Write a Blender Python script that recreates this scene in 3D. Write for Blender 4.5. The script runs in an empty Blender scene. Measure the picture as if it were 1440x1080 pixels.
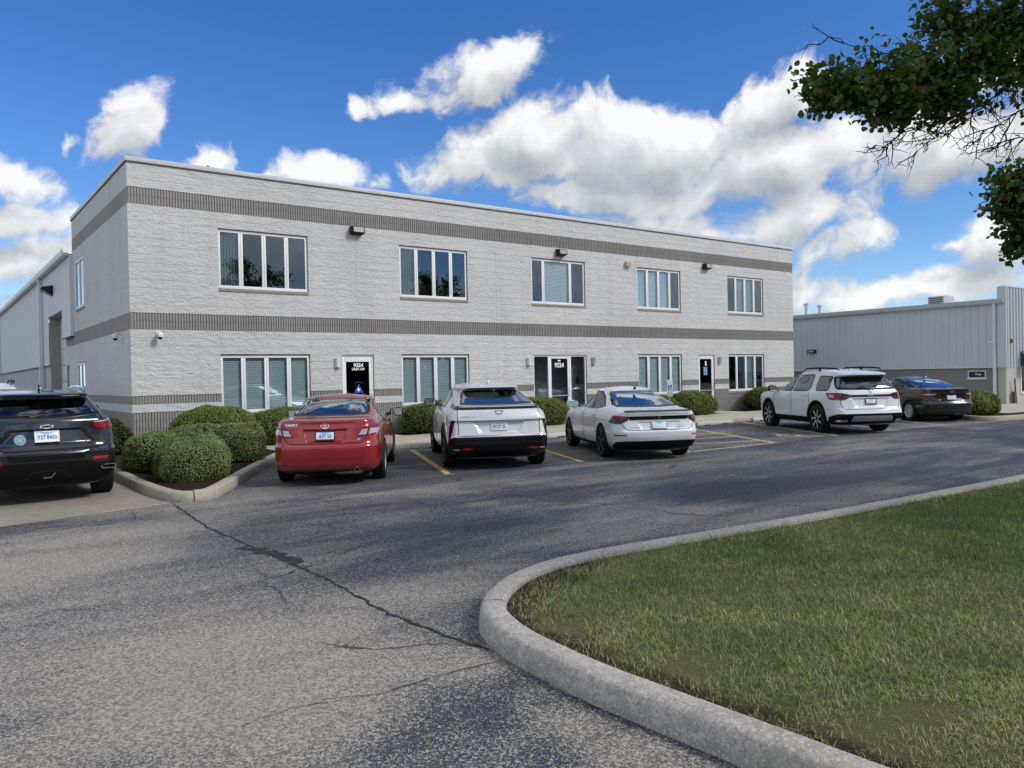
# tuned light settings (azimuth measured from +X, the long front of the office; degrees)
SUNAZ, SUNEL, SUNPOW, SUNANG = -58.0, 40.0, 1.65, 14.0
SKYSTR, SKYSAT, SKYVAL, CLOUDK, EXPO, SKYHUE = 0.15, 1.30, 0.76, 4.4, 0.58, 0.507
import bpy, bmesh, math, random
import numpy as np
from math import radians as RAD, sin, cos, pi
from mathutils import Vector, Matrix
from mathutils.geometry import delaunay_2d_cdt
from functools import lru_cache

SC = bpy.context.scene
COL = SC.collection
random.seed(7)
rng = np.random.default_rng(11)

# ------------------------------------------------------------------ helpers
def props(o, label=None, cat=None, group=None, kind=None):
    if label: o['label'] = label
    if cat: o['category'] = cat
    if group: o['group'] = group
    if kind: o['kind'] = kind
    return o

def thing(name, label, cat, loc=(0, 0, 0), rz=0.0, group=None):
    o = bpy.data.objects.new(name, None)
    o.empty_display_size = 0.2
    COL.objects.link(o)
    o.location = loc
    o.rotation_euler = (0, 0, rz)
    return props(o, label, cat, group)

def link(name, me, parent=None, loc=None, rz=None):
    o = bpy.data.objects.new(name, me)
    COL.objects.link(o)
    if parent: o.parent = parent
    if loc is not None: o.location = loc
    if rz is not None: o.rotation_euler = (0, 0, rz)
    return o

def copy_tree(o, parent=None):
    c = o.copy(); COL.objects.link(c); c.parent = parent
    for ch in list(o.children):
        copy_tree(ch, c)
    return c

class MB:
    """collects faces for one mesh"""
    def __init__(s): s.v = []; s.f = []; s.mi = []; s.m = 0
    def vert(s, p): s.v.append(tuple(p)); return len(s.v) - 1
    def face(s, pts):
        n = len(s.v); s.v += [tuple(p) for p in pts]
        s.f.append(tuple(range(n, n + len(pts)))); s.mi.append(s.m)
    def idx(s, ids): s.f.append(tuple(ids)); s.mi.append(s.m)
    def box(s, x0, x1, y0, y1, z0, z1):
        n = len(s.v)
        s.v += [(x0,y0,z0),(x1,y0,z0),(x1,y1,z0),(x0,y1,z0),(x0,y0,z1),(x1,y0,z1),(x1,y1,z1),(x0,y1,z1)]
        for q in ((0,3,2,1),(4,5,6,7),(0,1,5,4),(1,2,6,5),(2,3,7,6),(3,0,4,7)):
            s.f.append(tuple(n + i for i in q)); s.mi.append(s.m)
        return s
    def prism(s, poly, axis, a, b):
        """poly of 2D points extruded along axis from a to b. axis x:(y,z) y:(x,z) z:(x,y)"""
        def P(p, t):
            return {'x': (t, p[0], p[1]), 'y': (p[0], t, p[1]), 'z': (p[0], p[1], t)}[axis]
        n = len(s.v); k = len(poly)
        s.v += [P(p, a) for p in poly] + [P(p, b) for p in poly]
        s.f.append(tuple(n + i for i in range(k))[::-1]); s.mi.append(s.m)
        s.f.append(tuple(n + k + i for i in range(k))); s.mi.append(s.m)
        for i in range(k):
            j = (i + 1) % k
            s.f.append((n + i, n + j, n + k + j, n + k + i)); s.mi.append(s.m)
        return s
    def tube(s, pts, r, n=8, cap=True):
        pts = [Vector(p) for p in pts]
        rs = r if isinstance(r, (list, tuple)) else [r] * len(pts)
        base = len(s.v)
        up = Vector((0, 0, 1)); prev = None
        for i, p in enumerate(pts):
            d = (pts[min(i+1, len(pts)-1)] - pts[max(i-1, 0)]).normalized()
            a = up.cross(d) if prev is None else prev - d * prev.dot(d)
            if a.length < 1e-4: a = Vector((1, 0, 0)).cross(d)
            a.normalize(); prev = a; b = d.cross(a)
            for k in range(n):
                t = 2 * pi * k / n
                s.v.append(tuple(p + (a * cos(t) + b * sin(t)) * rs[i]))
        for i in range(len(pts) - 1):
            for k in range(n):
                k2 = (k + 1) % n
                s.f.append((base+i*n+k, base+i*n+k2, base+(i+1)*n+k2, base+(i+1)*n+k)); s.mi.append(s.m)
        if cap:
            s.f.append(tuple(base + k for k in range(n))[::-1]); s.mi.append(s.m)
            s.f.append(tuple(base + (len(pts)-1)*n + k for k in range(n))); s.mi.append(s.m)
        return s
    def lathe(s, prof, axis='y', n=32, c=(0, 0, 0)):
        """prof: list of (radius, t along axis)"""
        base = len(s.v); k = len(prof)
        for i in range(n):
            t = 2 * pi * i / n
            for r, h in prof:
                p = {'y': (r*cos(t), h, r*sin(t)), 'z': (r*cos(t), r*sin(t), h), 'x': (h, r*cos(t), r*sin(t))}[axis]
                s.v.append((p[0]+c[0], p[1]+c[1], p[2]+c[2]))
        for i in range(n):
            j = (i + 1) % n
            for q in range(k - 1):
                s.f.append((base+i*k+q, base+j*k+q, base+j*k+q+1, base+i*k+q+1)); s.mi.append(s.m)
        return s
    def build(s, name, mats, parent=None, smooth=False, angle=None, bevel=0, loc=None, rz=None):
        me = bpy.data.meshes.new(name)
        me.from_pydata(s.v, [], s.f)
        for m in (mats if isinstance(mats, (list, tuple)) else [mats]): me.materials.append(m)
        if any(s.mi): me.polygons.foreach_set('material_index', s.mi)
        if bevel or angle or smooth:
            bm = bmesh.new(); bm.from_mesh(me)
            bmesh.ops.remove_doubles(bm, verts=bm.verts, dist=1e-5)
            bmesh.ops.recalc_face_normals(bm, faces=bm.faces)
            if bevel:
                ed = [e for e in bm.edges if len(e.link_faces) == 2 and e.calc_face_angle(0) > 0.5]
                bmesh.ops.bevel(bm, geom=ed, offset=bevel, segments=2, affect='EDGES', profile=0.6)
            bm.to_mesh(me); bm.free()
        if smooth or angle or bevel:
            me.polygons.foreach_set('use_smooth', [True] * len(me.polygons))
            me.set_sharp_from_angle(angle=RAD(angle or 40))
        me.update()
        return link(name, me, parent, loc, rz)

def big_mesh(name, verts, faces, mats, parent=None, smooth=False, mat_idx=None):
    """numpy arrays -> mesh; faces (n,k)"""
    me = bpy.data.meshes.new(name)
    nv, (nf, k) = len(verts), faces.shape
    me.vertices.add(nv); me.vertices.foreach_set('co', np.ascontiguousarray(verts, dtype=np.float32).ravel())
    me.loops.add(nf * k); me.loops.foreach_set('vertex_index', np.ascontiguousarray(faces, dtype=np.int32).ravel())
    me.polygons.add(nf); me.polygons.foreach_set('loop_start', np.arange(0, nf * k, k, dtype=np.int32))
    for m in (mats if isinstance(mats, (list, tuple)) else [mats]): me.materials.append(m)
    if mat_idx is not None: me.polygons.foreach_set('material_index', np.asarray(mat_idx, dtype=np.int32))
    if smooth: me.polygons.foreach_set('use_smooth', [True] * nf)
    me.update(calc_edges=True)
    return link(name, me, parent)

# ------------------------------------------------------------------ node materials
class N:
    def __init__(s, name, tree=None):
        if tree is None:
            s.mat = bpy.data.materials.new(name); s.mat.use_nodes = True
            s.t = s.mat.node_tree; s.t.nodes.clear()
        else: s.t = tree
    def n(s, typ, ins=None, **kw):
        nd = s.t.nodes.new(typ)
        for k, v in kw.items(): setattr(nd, k, v)
        for k, v in (ins or {}).items(): s.set(nd.inputs[k], v)
        return nd
    def set(s, sock, v):
        if isinstance(v, bpy.types.NodeSocket): s.t.links.new(v, sock)
        elif isinstance(v, bpy.types.Node): s.t.links.new(v.outputs[0], sock)
        else:
            if hasattr(sock.default_value, '__len__') and not hasattr(v, '__len__'): v = (v,) * len(sock.default_value)
            if hasattr(v, '__len__') and len(sock.default_value) == 4 and len(v) == 3: v = (*v, 1)
            sock.default_value = v
    def math(s, op, a, b=0.0, c=None, clamp=False):
        ins = {0: a, 1: b}
        if c is not None: ins[2] = c
        return s.n('ShaderNodeMath', ins, operation=op, use_clamp=clamp).outputs[0]
    def vmath(s, op, a, b=(0, 0, 0), out=0):
        return s.n('ShaderNodeVectorMath', {0: a, 1: b}, operation=op).outputs[out]
    def ramp(s, fac, stops, interp='LINEAR'):
        nd = s.n('ShaderNodeValToRGB', {0: fac}); cr = nd.color_ramp; cr.interpolation = interp
        while len(cr.elements) < len(stops): cr.elements.new(0.5)
        for e, (p, c) in zip(cr.elements, stops):
            e.position = p; e.color = (c, c, c, 1) if not hasattr(c, '__len__') else (*c, 1)
        return nd.outputs[0]
    def smooth(s, v, a, b):
        return s.n('ShaderNodeMapRange', {0: v, 1: a, 2: b, 3: 0.0, 4: 1.0}, interpolation_type='SMOOTHSTEP').outputs[0]
    def mix(s, f, a, b, blend='MIX'):
        nd = s.n('ShaderNodeMix', data_type='RGBA', blend_type=blend, clamp_factor=True)
        s.set(nd.inputs[0], f); s.set(nd.inputs[6], a); s.set(nd.inputs[7], b)
        return nd.outputs[2]
    def noise(s, vec, scale, detail=4, rough=0.5, dist=0.0, out=0, dims='3D'):
        return s.n('ShaderNodeTexNoise', {'Vector': vec, 'Scale': scale, 'Detail': detail, 'Roughness': rough, 'Distortion': dist}, noise_dimensions=dims).outputs[out]
    def pos(s): return s.n('ShaderNodeNewGeometry').outputs['Position']
    def obj(s): return s.n('ShaderNodeTexCoord').outputs['Object']
    def scale(s, v, sc): return s.n('ShaderNodeMapping', {'Vector': v, 'Scale': sc}).outputs[0]
    def bump(s, h, strength=0.5, dist=0.02, normal=None):
        ins = {'Height': h, 'Strength': strength, 'Distance': dist}
        if normal is not None: ins['Normal'] = normal
        return s.n('ShaderNodeBump', ins).outputs[0]
    def bsdf(s, col, rough=0.5, metal=0.0, normal=None, coat=0.0, spec=0.5, **kw):
        ins = {'Base Color': col, 'Roughness': rough, 'Metallic': metal, 'Coat Weight': coat, 'Coat Roughness': 0.03, 'Specular IOR Level': spec}
        ins.update(kw)
        if normal is not None: ins['Normal'] = normal
        return s.n('ShaderNodeBsdfPrincipled', ins).outputs[0]
    def out(s, sh):
        o = s.n('ShaderNodeOutputMaterial'); s.t.links.new(sh, o.inputs[0]); return s.mat

def plain(name, col, rough=0.6, metal=0.0, var=0.12, vscale=6.0, coat=0.0, bump=0.0, spec=0.5):
    k = N(name); p = k.obj()
    nz = k.noise(p, vscale, 5, 0.6)
    f = k.ramp(nz, [(0.25, 1 - var), (0.75, 1 + var)])
    c = k.mix(1.0, col, f, 'MULTIPLY')
    nb = k.bump(k.noise(p, vscale * 8, 4, 0.6), bump, 0.01) if bump else None
    r = k.math('ADD', rough, k.math('MULTIPLY', k.math('SUBTRACT', nz, 0.5), 0.15))
    return k.out(k.bsdf(c, r, metal, nb, coat, spec))

def block_mat(name, c0, c1, axis, relief=1.0, joint=0.006, split=True, jdark=0.7):
    """painted split-face concrete block; axis = world axis running along the wall"""
    k = N(name); P = k.pos()
    sep = k.n('ShaderNodeSeparateXYZ', {0: P})
    u = sep.outputs[0 if axis == 'x' else 1]; z = sep.outputs[2]
    uv = k.n('ShaderNodeCombineXYZ', {0: u, 1: z, 2: 0.0}).outputs[0]
    br = k.n('ShaderNodeTexBrick', {'Vector': uv, 'Color1': (0.2, 0.2, 0.2, 1), 'Color2': (0.8, 0.8, 0.8, 1), 'Mortar': (0, 0, 0, 1),
             'Scale': 1.0, 'Mortar Size': joint, 'Mortar Smooth': 0.6, 'Brick Width': 0.4064, 'Row Height': 0.2032}, offset=0.5)
    bc = br.outputs[0]
    fz = k.math('ABSOLUTE', k.math('SUBTRACT', k.math('FRACT', k.math('ADD', k.math('DIVIDE', z, 0.2032), 0.5)), 0.5))
    wob = k.math('MULTIPLY', k.noise(k.scale(P, (1.5, 1.5, 4)), 1.0, 3, 0.6), 0.05)
    hj = k.smooth(fz, k.math('ADD', 0.012, wob), 0.004)
    hj = k.math('MULTIPLY', hj, k.ramp(k.noise(k.scale(P, (0.9, 0.9, 5)), 1.0, 3, 0.6), [(0.35, 0.25), (0.6, 1.0)]))
    jf = k.math('MAXIMUM', hj, k.math('MULTIPLY', br.outputs[1], 0.22))
    tint = k.ramp(k.n('ShaderNodeSeparateColor', {0: bc}).outputs[0], [(0.2, 0.975), (0.8, 1.015)])
    n1 = k.noise(k.scale(P, (0.35, 0.35, 0.5)), 1.0, 5, 0.6)
    col = k.mix(k.ramp(n1, [(0.3, 0.0), (0.7, 1.0)]), c0, c1)
    col = k.mix(1.0, col, tint, 'MULTIPLY')
    wv = k.vmath('ADD', k.scale(P, (1.0, 1.0, 2.1)), k.vmath('MULTIPLY', k.noise(P, 2.5, 3, 0.5, out=1), (0.35, 0.35, 0.35)))
    rough_n = k.noise(wv, 8.5, 9, 0.62, 0.25)
    low_n = k.noise(wv, 3.2, 3, 0.5, 0.3)
    h = k.math('ADD', k.math('MULTIPLY', rough_n, 0.95), k.math('MULTIPLY', low_n, 0.65))
    pores = k.ramp(k.noise(P, 55.0, 3, 0.6), [(0.28, 0.0), (0.38, 1.0)])
    if not split:
        h = k.math('MULTIPLY', rough_n, 0.25)
    run = k.noise(k.scale(P, (2.6, 2.6, 0.16)), 1.0, 5, 0.65)
    col = k.mix(1.0, col, k.ramp(run, [(0.3, 0.93), (0.5, 1.0), (0.75, 1.02)]), 'MULTIPLY')
    pit = k.mix(0.16 if split else 0.10, (1, 1, 1, 1), k.mix(pores, (0.55, 0.55, 0.57, 1), (1, 1, 1, 1)))
    col = k.mix(1.0, col, pit, 'MULTIPLY')
    col = k.mix(k.math('MULTIPLY', jf, 0.16), col, (0.12, 0.12, 0.125, 1))
    h2 = k.math('SUBTRACT', h, k.math('MULTIPLY', jf, 0.34))
    nb = k.bump(h2, min(1.0, 0.66 * relief), 0.062 * relief)
    return k.out(k.bsdf(col, 0.82, 0, nb, 0, 0.25))

WHITE_BLOCK_X = block_mat('painted_block_front', (0.545, 0.54, 0.525), (0.60, 0.595, 0.575), 'x')
WHITE_BLOCK_Y = block_mat('painted_block_side', (0.54, 0.54, 0.53), (0.60, 0.595, 0.58), 'y', 0.7, 0.008)
GREY_BLOCK_X = block_mat('grey_block_front', (0.275, 0.262, 0.243), (0.335, 0.32, 0.298), 'x', 0.35, 0.006)
GREY_BLOCK_Y = block_mat('grey_block_side', (0.25, 0.237, 0.218), (0.30, 0.285, 0.265), 'y', 0.35, 0.007, False)
WARE_BLOCK_Y = block_mat('warehouse_base_block', (0.42, 0.43, 0.44), (0.47, 0.475, 0.48), 'y', 0.4, 0.008, False)
NEIGH_BLOCK_Y = block_mat('neighbour_grey_block', (0.19, 0.19, 0.19), (0.24, 0.24, 0.235), 'y', 0.4, 0.008)
NEIGH_BLOCK_X = block_mat('neighbour_pale_block', (0.40, 0.39, 0.36), (0.46, 0.45, 0.42), 'x', 0.4, 0.008, False)
WHITE_FRAME = plain('white_window_frame', (0.78, 0.78, 0.77), 0.45, 0, 0.03, 3)
SILL = plain('tan_block_sill', (0.27, 0.24, 0.205), 0.8, 0, 0.15, 10, bump=0.2)
CAP = plain('white_coping_metal', (0.58, 0.585, 0.59), 0.4, 0.0, 0.05, 1)
CAP_EDGE = plain('dark_edge_line', (0.05, 0.05, 0.055), 0.6)
METAL_WALL = plain('pale_grey_siding', (0.60, 0.615, 0.63), 0.5, 0, 0.04, 0.6)
METAL_WHITE = plain('white_gutter_metal', (0.66, 0.68, 0.69), 0.4, 0, 0.06, 2)
NEIGH_METAL = plain('blue_grey_ribbed_siding', (0.54, 0.575, 0.595), 0.45, 0, 0.05, 0.7)
TAUPE = plain('taupe_paint', (0.30, 0.275, 0.25), 0.7)
DARK = plain('dark_bronze_metal', (0.028, 0.025, 0.023), 0.7, spec=0.25)
BLACKM = plain('black_plastic', (0.012, 0.012, 0.013), 0.45)
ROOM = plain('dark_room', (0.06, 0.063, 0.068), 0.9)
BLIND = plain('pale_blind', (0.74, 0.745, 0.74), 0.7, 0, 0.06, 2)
BLIND_DK = plain('grey_blind', (0.62, 0.635, 0.63), 0.7, 0, 0.06, 2)  # slightly greyer slats than the pale blind
ALU = plain('brushed_aluminium', (0.62, 0.63, 0.64), 0.32, 0.8, 0.06, 4)
WHITE_PAINT = plain('white_plastic', (0.75, 0.75, 0.74), 0.4)
CREAM = plain('cream_plastic', (0.55, 0.50, 0.40), 0.5)
LENS = plain('frosted_lens', (0.36, 0.355, 0.33), 0.25, 0, 0.1, 20)
SIGN_WHITE = plain('vinyl_white', (0.82, 0.82, 0.82), 0.5, 0, 0.02)
SIGN_BLUE = plain('vinyl_blue', (0.02, 0.06, 0.42), 0.5)
AWNING = plain('dark_green_awning', (0.008, 0.05, 0.032), 0.7)
GALV = plain('galvanised_steel', (0.42, 0.44, 0.45), 0.4, 0.6, 0.15, 5)

def glass_mat(name, tint, refl=1.6, rough=0.0, ior=1.5, wave=0.0, gcol=(0.92, 0.95, 0.97)):
    """thin sheet: fresnel mix of mirror reflection and tinted see-through"""
    k = N(name)
    fr = k.n('ShaderNodeFresnel', {'IOR': ior}).outputs[0]
    f = k.math('MULTIPLY', k.math('MULTIPLY', fr, refl, clamp=True), k.math('SUBTRACT', 1.0, k.n('ShaderNodeNewGeometry').outputs['Backfacing']))
    nrm = None
    gl = k.n('ShaderNodeBsdfGlossy', {'Color': (*gcol, 1), 'Roughness': rough})
    if wave:
        nb = k.bump(k.noise(k.obj(), 1.3, 2, 0.5), wave, 0.02)
        k.set(gl.inputs['Normal'], nb)
    tr = k.n('ShaderNodeBsdfTransparent', {'Color': (*tint, 1)})
    mx = k.n('ShaderNodeMixShader', {0: f, 1: tr.outputs[0], 2: gl.outputs[0]})
    return k.out(mx.outputs[0])
WIN_GLASS = glass_mat('window_glass', (0.80, 0.86, 0.87), 2.6, 0.0, 1.55, 0.05, (0.66, 0.83, 1.0))
DOOR_GLASS = glass_mat('door_glass', (0.70, 0.73, 0.74), 3.0, 0.0, 1.5, 0.04)
CAR_GLASS_DARK = glass_mat('privacy_glass', (0.03, 0.035, 0.04), 2.4, 0.0, 1.55)
CAR_GLASS = glass_mat('clear_car_glass', (0.40, 0.46, 0.44), 1.2, 0.0, 1.55)
CAR_GLASS_REAR = glass_mat('tinted_rear_glass', (0.24, 0.28, 0.29), 2.5, 0.0, 1.55)

def paint_mat(name, col, metal=0.0, rough=0.35, flake=0.0, inner=(0.02, 0.02, 0.02), dirt=0.08):
    k = N(name); P = k.obj()
    c = k.mix(k.ramp(k.noise(P, 2.0, 3, 0.5), [(0.3, 0.0), (0.7, 1.0)]), [x * (1 - dirt) for x in col], [x * (1 + dirt * .5) for x in col])
    # road film low on the body
    z = k.n('ShaderNodeSeparateXYZ', {0: P}).outputs[2]
    film = k.math('MULTIPLY', k.smooth(z, 0.50, 0.2), k.ramp(k.noise(P, 9.0, 5, 0.65), [(0.3, 0.0), (0.7, 0.30)]))
    c = k.mix(film, c, (0.16, 0.15, 0.135, 1))
    c = k.mix(k.n('ShaderNodeNewGeometry').outputs['Backfacing'], c, inner)
    nb = k.bump(k.noise(P, 1.4, 2, 0.5), 0.03, 0.02)
    return k.out(k.bsdf(c, k.math('ADD', rough, k.math('MULTIPLY', film, 0.4)), metal, nb, 0.9))
TYRE = plain('tyre_rubber', (0.016, 0.016, 0.017), 0.85, 0, 0.25, 12, bump=0.2, spec=0.25)
WELL = plain('wheel_well_liner', (0.006, 0.006, 0.006), 0.9, spec=0.1)
TRIM = plain('black_trim', (0.005, 0.005, 0.0055), 0.6, 0, 0.15, 5, spec=0.15)
GLOSSBLK = plain('gloss_black', (0.005, 0.005, 0.006), 0.2, 0, 0.1, 5, coat=0.0, spec=0.4)
CHROME = plain('chrome', (0.75, 0.76, 0.78), 0.12, 1.0, 0.04, 5)
RIM_SILVER = plain('silver_wheel', (0.55, 0.56, 0.57), 0.3, 0.7, 0.08, 8)
RIM_DARK = plain('dark_wheel', (0.02, 0.02, 0.023), 0.35, 0.3, 0.1, 8)
RED_LENS = plain('red_lens', (0.20, 0.006, 0.010), 0.16, 0, 0.25, 14, coat=0.3, spec=0.4)
RED_DARK = plain('smoked_red_lens', (0.045, 0.004, 0.006), 0.16, 0, 0.3, 14, coat=0.3, spec=0.4)
CLEAR_LENS = plain('clear_lens', (0.50, 0.43, 0.44), 0.14, 0.2, 0.2, 18, coat=1.0)
SMOKE_LENS = plain('smoked_lens', (0.016, 0.016, 0.018), 0.16, 0, 0.3, 18, coat=0.25, spec=0.35)
REFLECTOR = plain('red_reflector', (0.42, 0.018, 0.015), 0.3, 0, 0.1, 12)
SEATC = plain('seat_cloth_grey', (0.16, 0.155, 0.15), 0.9, 0, 0.1)
SEAT_TAN = plain('seat_cloth_pale', (0.42, 0.39, 0.34), 0.9, 0, 0.1)
PLATE_INK = plain('plate_ink', (0.02, 0.022, 0.05), 0.5)

def plate_mat(name, blue=(0.22, 0.50, 0.83)):
    k = N(name); P = k.obj()
    s = k.n('ShaderNodeSeparateXYZ', {0: P})
    d = k.math('ADD', k.math('MULTIPLY', k.math('ABSOLUTE', s.outputs[0]), 0.55), k.math('MULTIPLY', k.math('SUBTRACT', 0.065, s.outputs[2]), 1.0))
    f = k.smooth(k.math('ADD', d, k.math('MULTIPLY', k.noise(P, 30, 3, 0.5), 0.02)), 0.09, 0.04)
    return k.out(k.bsdf(k.mix(f, (0.72, 0.75, 0.78, 1), blue), 0.4))
PLATE_BLUE = plate_mat('plate_blue')
PLATE_WHITE = plate_mat('plate_white', (0.70, 0.72, 0.74))

# text -> flat 2D triangles
_tc = {}
def text2d(s, size, bold=0.0, width=1.0):
    key = (s, size, bold, width)
    if key in _tc: return _tc[key]
    cu = bpy.data.curves.new('lettering', 'FONT'); cu.body = s; cu.size = size; cu.align_x = 'CENTER'; cu.align_y = 'CENTER'
    cu.offset = bold; cu.resolution_u = 2
    ob = bpy.data.objects.new('lettering', cu); COL.objects.link(ob)
    dg = bpy.context.evaluated_depsgraph_get(); me = bpy.data.meshes.new_from_object(ob.evaluated_get(dg))
    vs = [(v.co.x * width, v.co.y) for v in me.vertices]; fs = [tuple(p.vertices) for p in me.polygons]
    bpy.data.objects.remove(ob); bpy.data.curves.remove(cu); bpy.data.meshes.remove(me)
    xs = [v[0] for v in vs]; ys = [v[1] for v in vs]
    if vs:
        cx = (min(xs) + max(xs)) / 2; cy = (min(ys) + max(ys)) / 2
        vs = [(x - cx, y - cy) for x, y in vs]
    _tc[key] = (vs, fs); return vs, fs
# ================================================================== SETTING: ground, asphalt, kerbs, lawn base
def asphalt_mat():
    k = N('worn_asphalt'); P = k.pos()
    sp = k.n('ShaderNodeSeparateXYZ', {0: P}); X, Y = sp.outputs[0], sp.outputs[1]
    # wear: large blotches, streaky along the drive (X)
    big = k.noise(k.scale(P, (0.20, 0.50, 1)), 1.0, 6, 0.62, 0.8)
    streak = k.noise(k.scale(P, (0.35, 2.2, 1)), 1.0, 5, 0.62, 0.5)
    diag = k.noise(k.n('ShaderNodeMapping', {'Vector': P, 'Rotation': (0, 0, RAD(22)), 'Scale': (0.5, 2.6, 1)}).outputs[0], 1.0, 4, 0.6, 0.3)
    near = k.smooth(X, 6.5, 0.5)                       # the entrance lane is more worn
    nearY = k.smooth(Y, 13.5, 6.0)
    base = k.math('MULTIPLY', near, k.math('ADD', k.math('MULTIPLY', nearY, 0.10), 0.07))
    w = k.math('ADD', k.math('ADD', k.math('MULTIPLY', big, 0.92), k.math('MULTIPLY', streak, 0.30)), k.math('MULTIPLY', diag, 0.18))
    wear = k.math('ADD', k.math('SUBTRACT', w, 0.725), base)
    # worn-through areas in the entrance lane and at the kerb nose
    for (cx, cy, sx, sy, am) in ((1.55, 4.75, 1.0, 1.1, 0.20), (0.55, 8.6, 1.5, 0.8, 0.14), (1.0, 10.3, 2.2, 0.7, 0.12), (2.55, 4.1, 0.35, 0.35, 0.16), (3.55, 5.75, 1.1, 0.35, 0.16), (2.55, 2.4, 0.22, 0.9, 0.20), (6.0, 10.4, 2.6, 0.6, 0.10)):
        qx = k.math('DIVIDE', k.math('SUBTRACT', X, cx), sx); qy = k.math('DIVIDE', k.math('SUBTRACT', Y, cy), sy)
        qd = k.math('ADD', k.math('MULTIPLY', qx, qx), k.math('MULTIPLY', qy, qy))
        wear = k.math('ADD', wear, k.math('MULTIPLY', k.smooth(qd, 1.6, 0.0), am))
    # sealed (dark) patch low centre, between crack and kerb
    px = k.math('SUBTRACT', X, 2.25); py = k.math('SUBTRACT', Y, 3.0)
    d = k.math('SQRT', k.math('ADD', k.math('MULTIPLY', px, px), k.math('MULTIPLY', k.math('MULTIPLY', py, py), 0.55)))
    wear = k.math('SUBTRACT', wear, k.math('MULTIPLY', k.smooth(d, 1.0, 0.3), 0.10))
    # aggregate: small stones show through the seal coat where it is worn
    st = k.n('ShaderNodeTexVoronoi', {'Vector': P, 'Scale': 160.0, 'Randomness': 1.0}, feature='F1')
    stc = k.n('ShaderNodeSeparateColor', {0: st.outputs['Color']}).outputs[0]
    st2 = k.n('ShaderNodeTexVoronoi', {'Vector': P, 'Scale': 78.0}, feature='F1')
    stc2 = k.n('ShaderNodeSeparateColor', {0: st2.outputs['Color']}).outputs[1]
    rnd = k.math('ADD', k.math('MULTIPLY', stc, 0.62), k.math('MULTIPLY', stc2, 0.38))
    amt = k.n('ShaderNodeMapRange', {0: wear, 1: -0.12, 2: 0.30, 3: 0.12, 4: 0.80}).outputs[0]
    ex = k.smooth(k.math('SUBTRACT', rnd, k.math('SUBTRACT', 1.0, amt)), -0.12, 0.10)
    seal = k.mix(k.math('ADD', k.math('MULTIPLY', k.noise(P, 0.8, 3, 0.5), 0.6), k.math('MULTIPLY', stc, 0.5)), (0.026, 0.031, 0.046, 1), (0.050, 0.055, 0.070, 1))
    stone = k.mix(stc2, (0.18, 0.166, 0.14, 1), (0.42, 0.39, 0.33, 1))
    dust = k.mix(k.math('MULTIPLY', k.smooth(wear, -0.05, 0.34), 0.8), seal, (0.165, 0.152, 0.130, 1))
    col = k.mix(ex, dust, stone)
    # long soft scuff lines in the drive
    sc = k.noise(k.n('ShaderNodeMapping', {'Vector': P, 'Rotation': (0, 0, RAD(3)), 'Scale': (0.12, 5.5, 1)}).outputs[0], 1.0, 4, 0.65, 0.7)
    col = k.mix(k.math('MULTIPLY', k.ramp(sc, [(0.56, 0.0), (0.66, 1.0)]), 0.22), col, (0.22, 0.205, 0.175, 1))
    oil = k.math('MULTIPLY', k.ramp(k.noise(P, 1.15, 4, 0.55), [(0.60, 0.0), (0.70, 1.0)]), k.math('MULTIPLY', k.smooth(Y, 10.5, 12.5), 0.6))
    spots = k.ramp(k.noise(P, 5.0, 3, 0.5), [(0.70, 0.0), (0.74, 0.55)])
    col = k.mix(k.math('MAXIMUM', oil, spots), col, (0.022, 0.022, 0.024, 1))
    # hairline cracks
    cw = k.vmath('ADD', P, k.vmath('MULTIPLY', k.noise(P, 1.6, 4, 0.6, out=1), (0.5, 0.5, 0)))
    vc = k.n('ShaderNodeTexVoronoi', {'Vector': cw, 'Scale': 0.33}, feature='DISTANCE_TO_EDGE').outputs[0]
    crack = k.math('MULTIPLY', k.smooth(vc, 0.006, 0.0015), k.ramp(k.noise(P, 0.5, 2, 0.5), [(0.5, 0.0), (0.6, 0.8)]))
    col = k.mix(crack, col, (0.015, 0.015, 0.016, 1))
    h = k.math('ADD', k.math('MULTIPLY', st.outputs['Distance'], 0.5), k.math('MULTIPLY', k.noise(P, 30, 4, 0.6), 0.6))
    nb = k.bump(h, 0.55, 0.012)
    rough = k.math('ADD', 0.72, k.math('MULTIPLY', ex, 0.16))
    return k.out(k.bsdf(col, rough, 0, nb, 0, 0.3))
ASPHALT = asphalt_mat()

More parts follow.
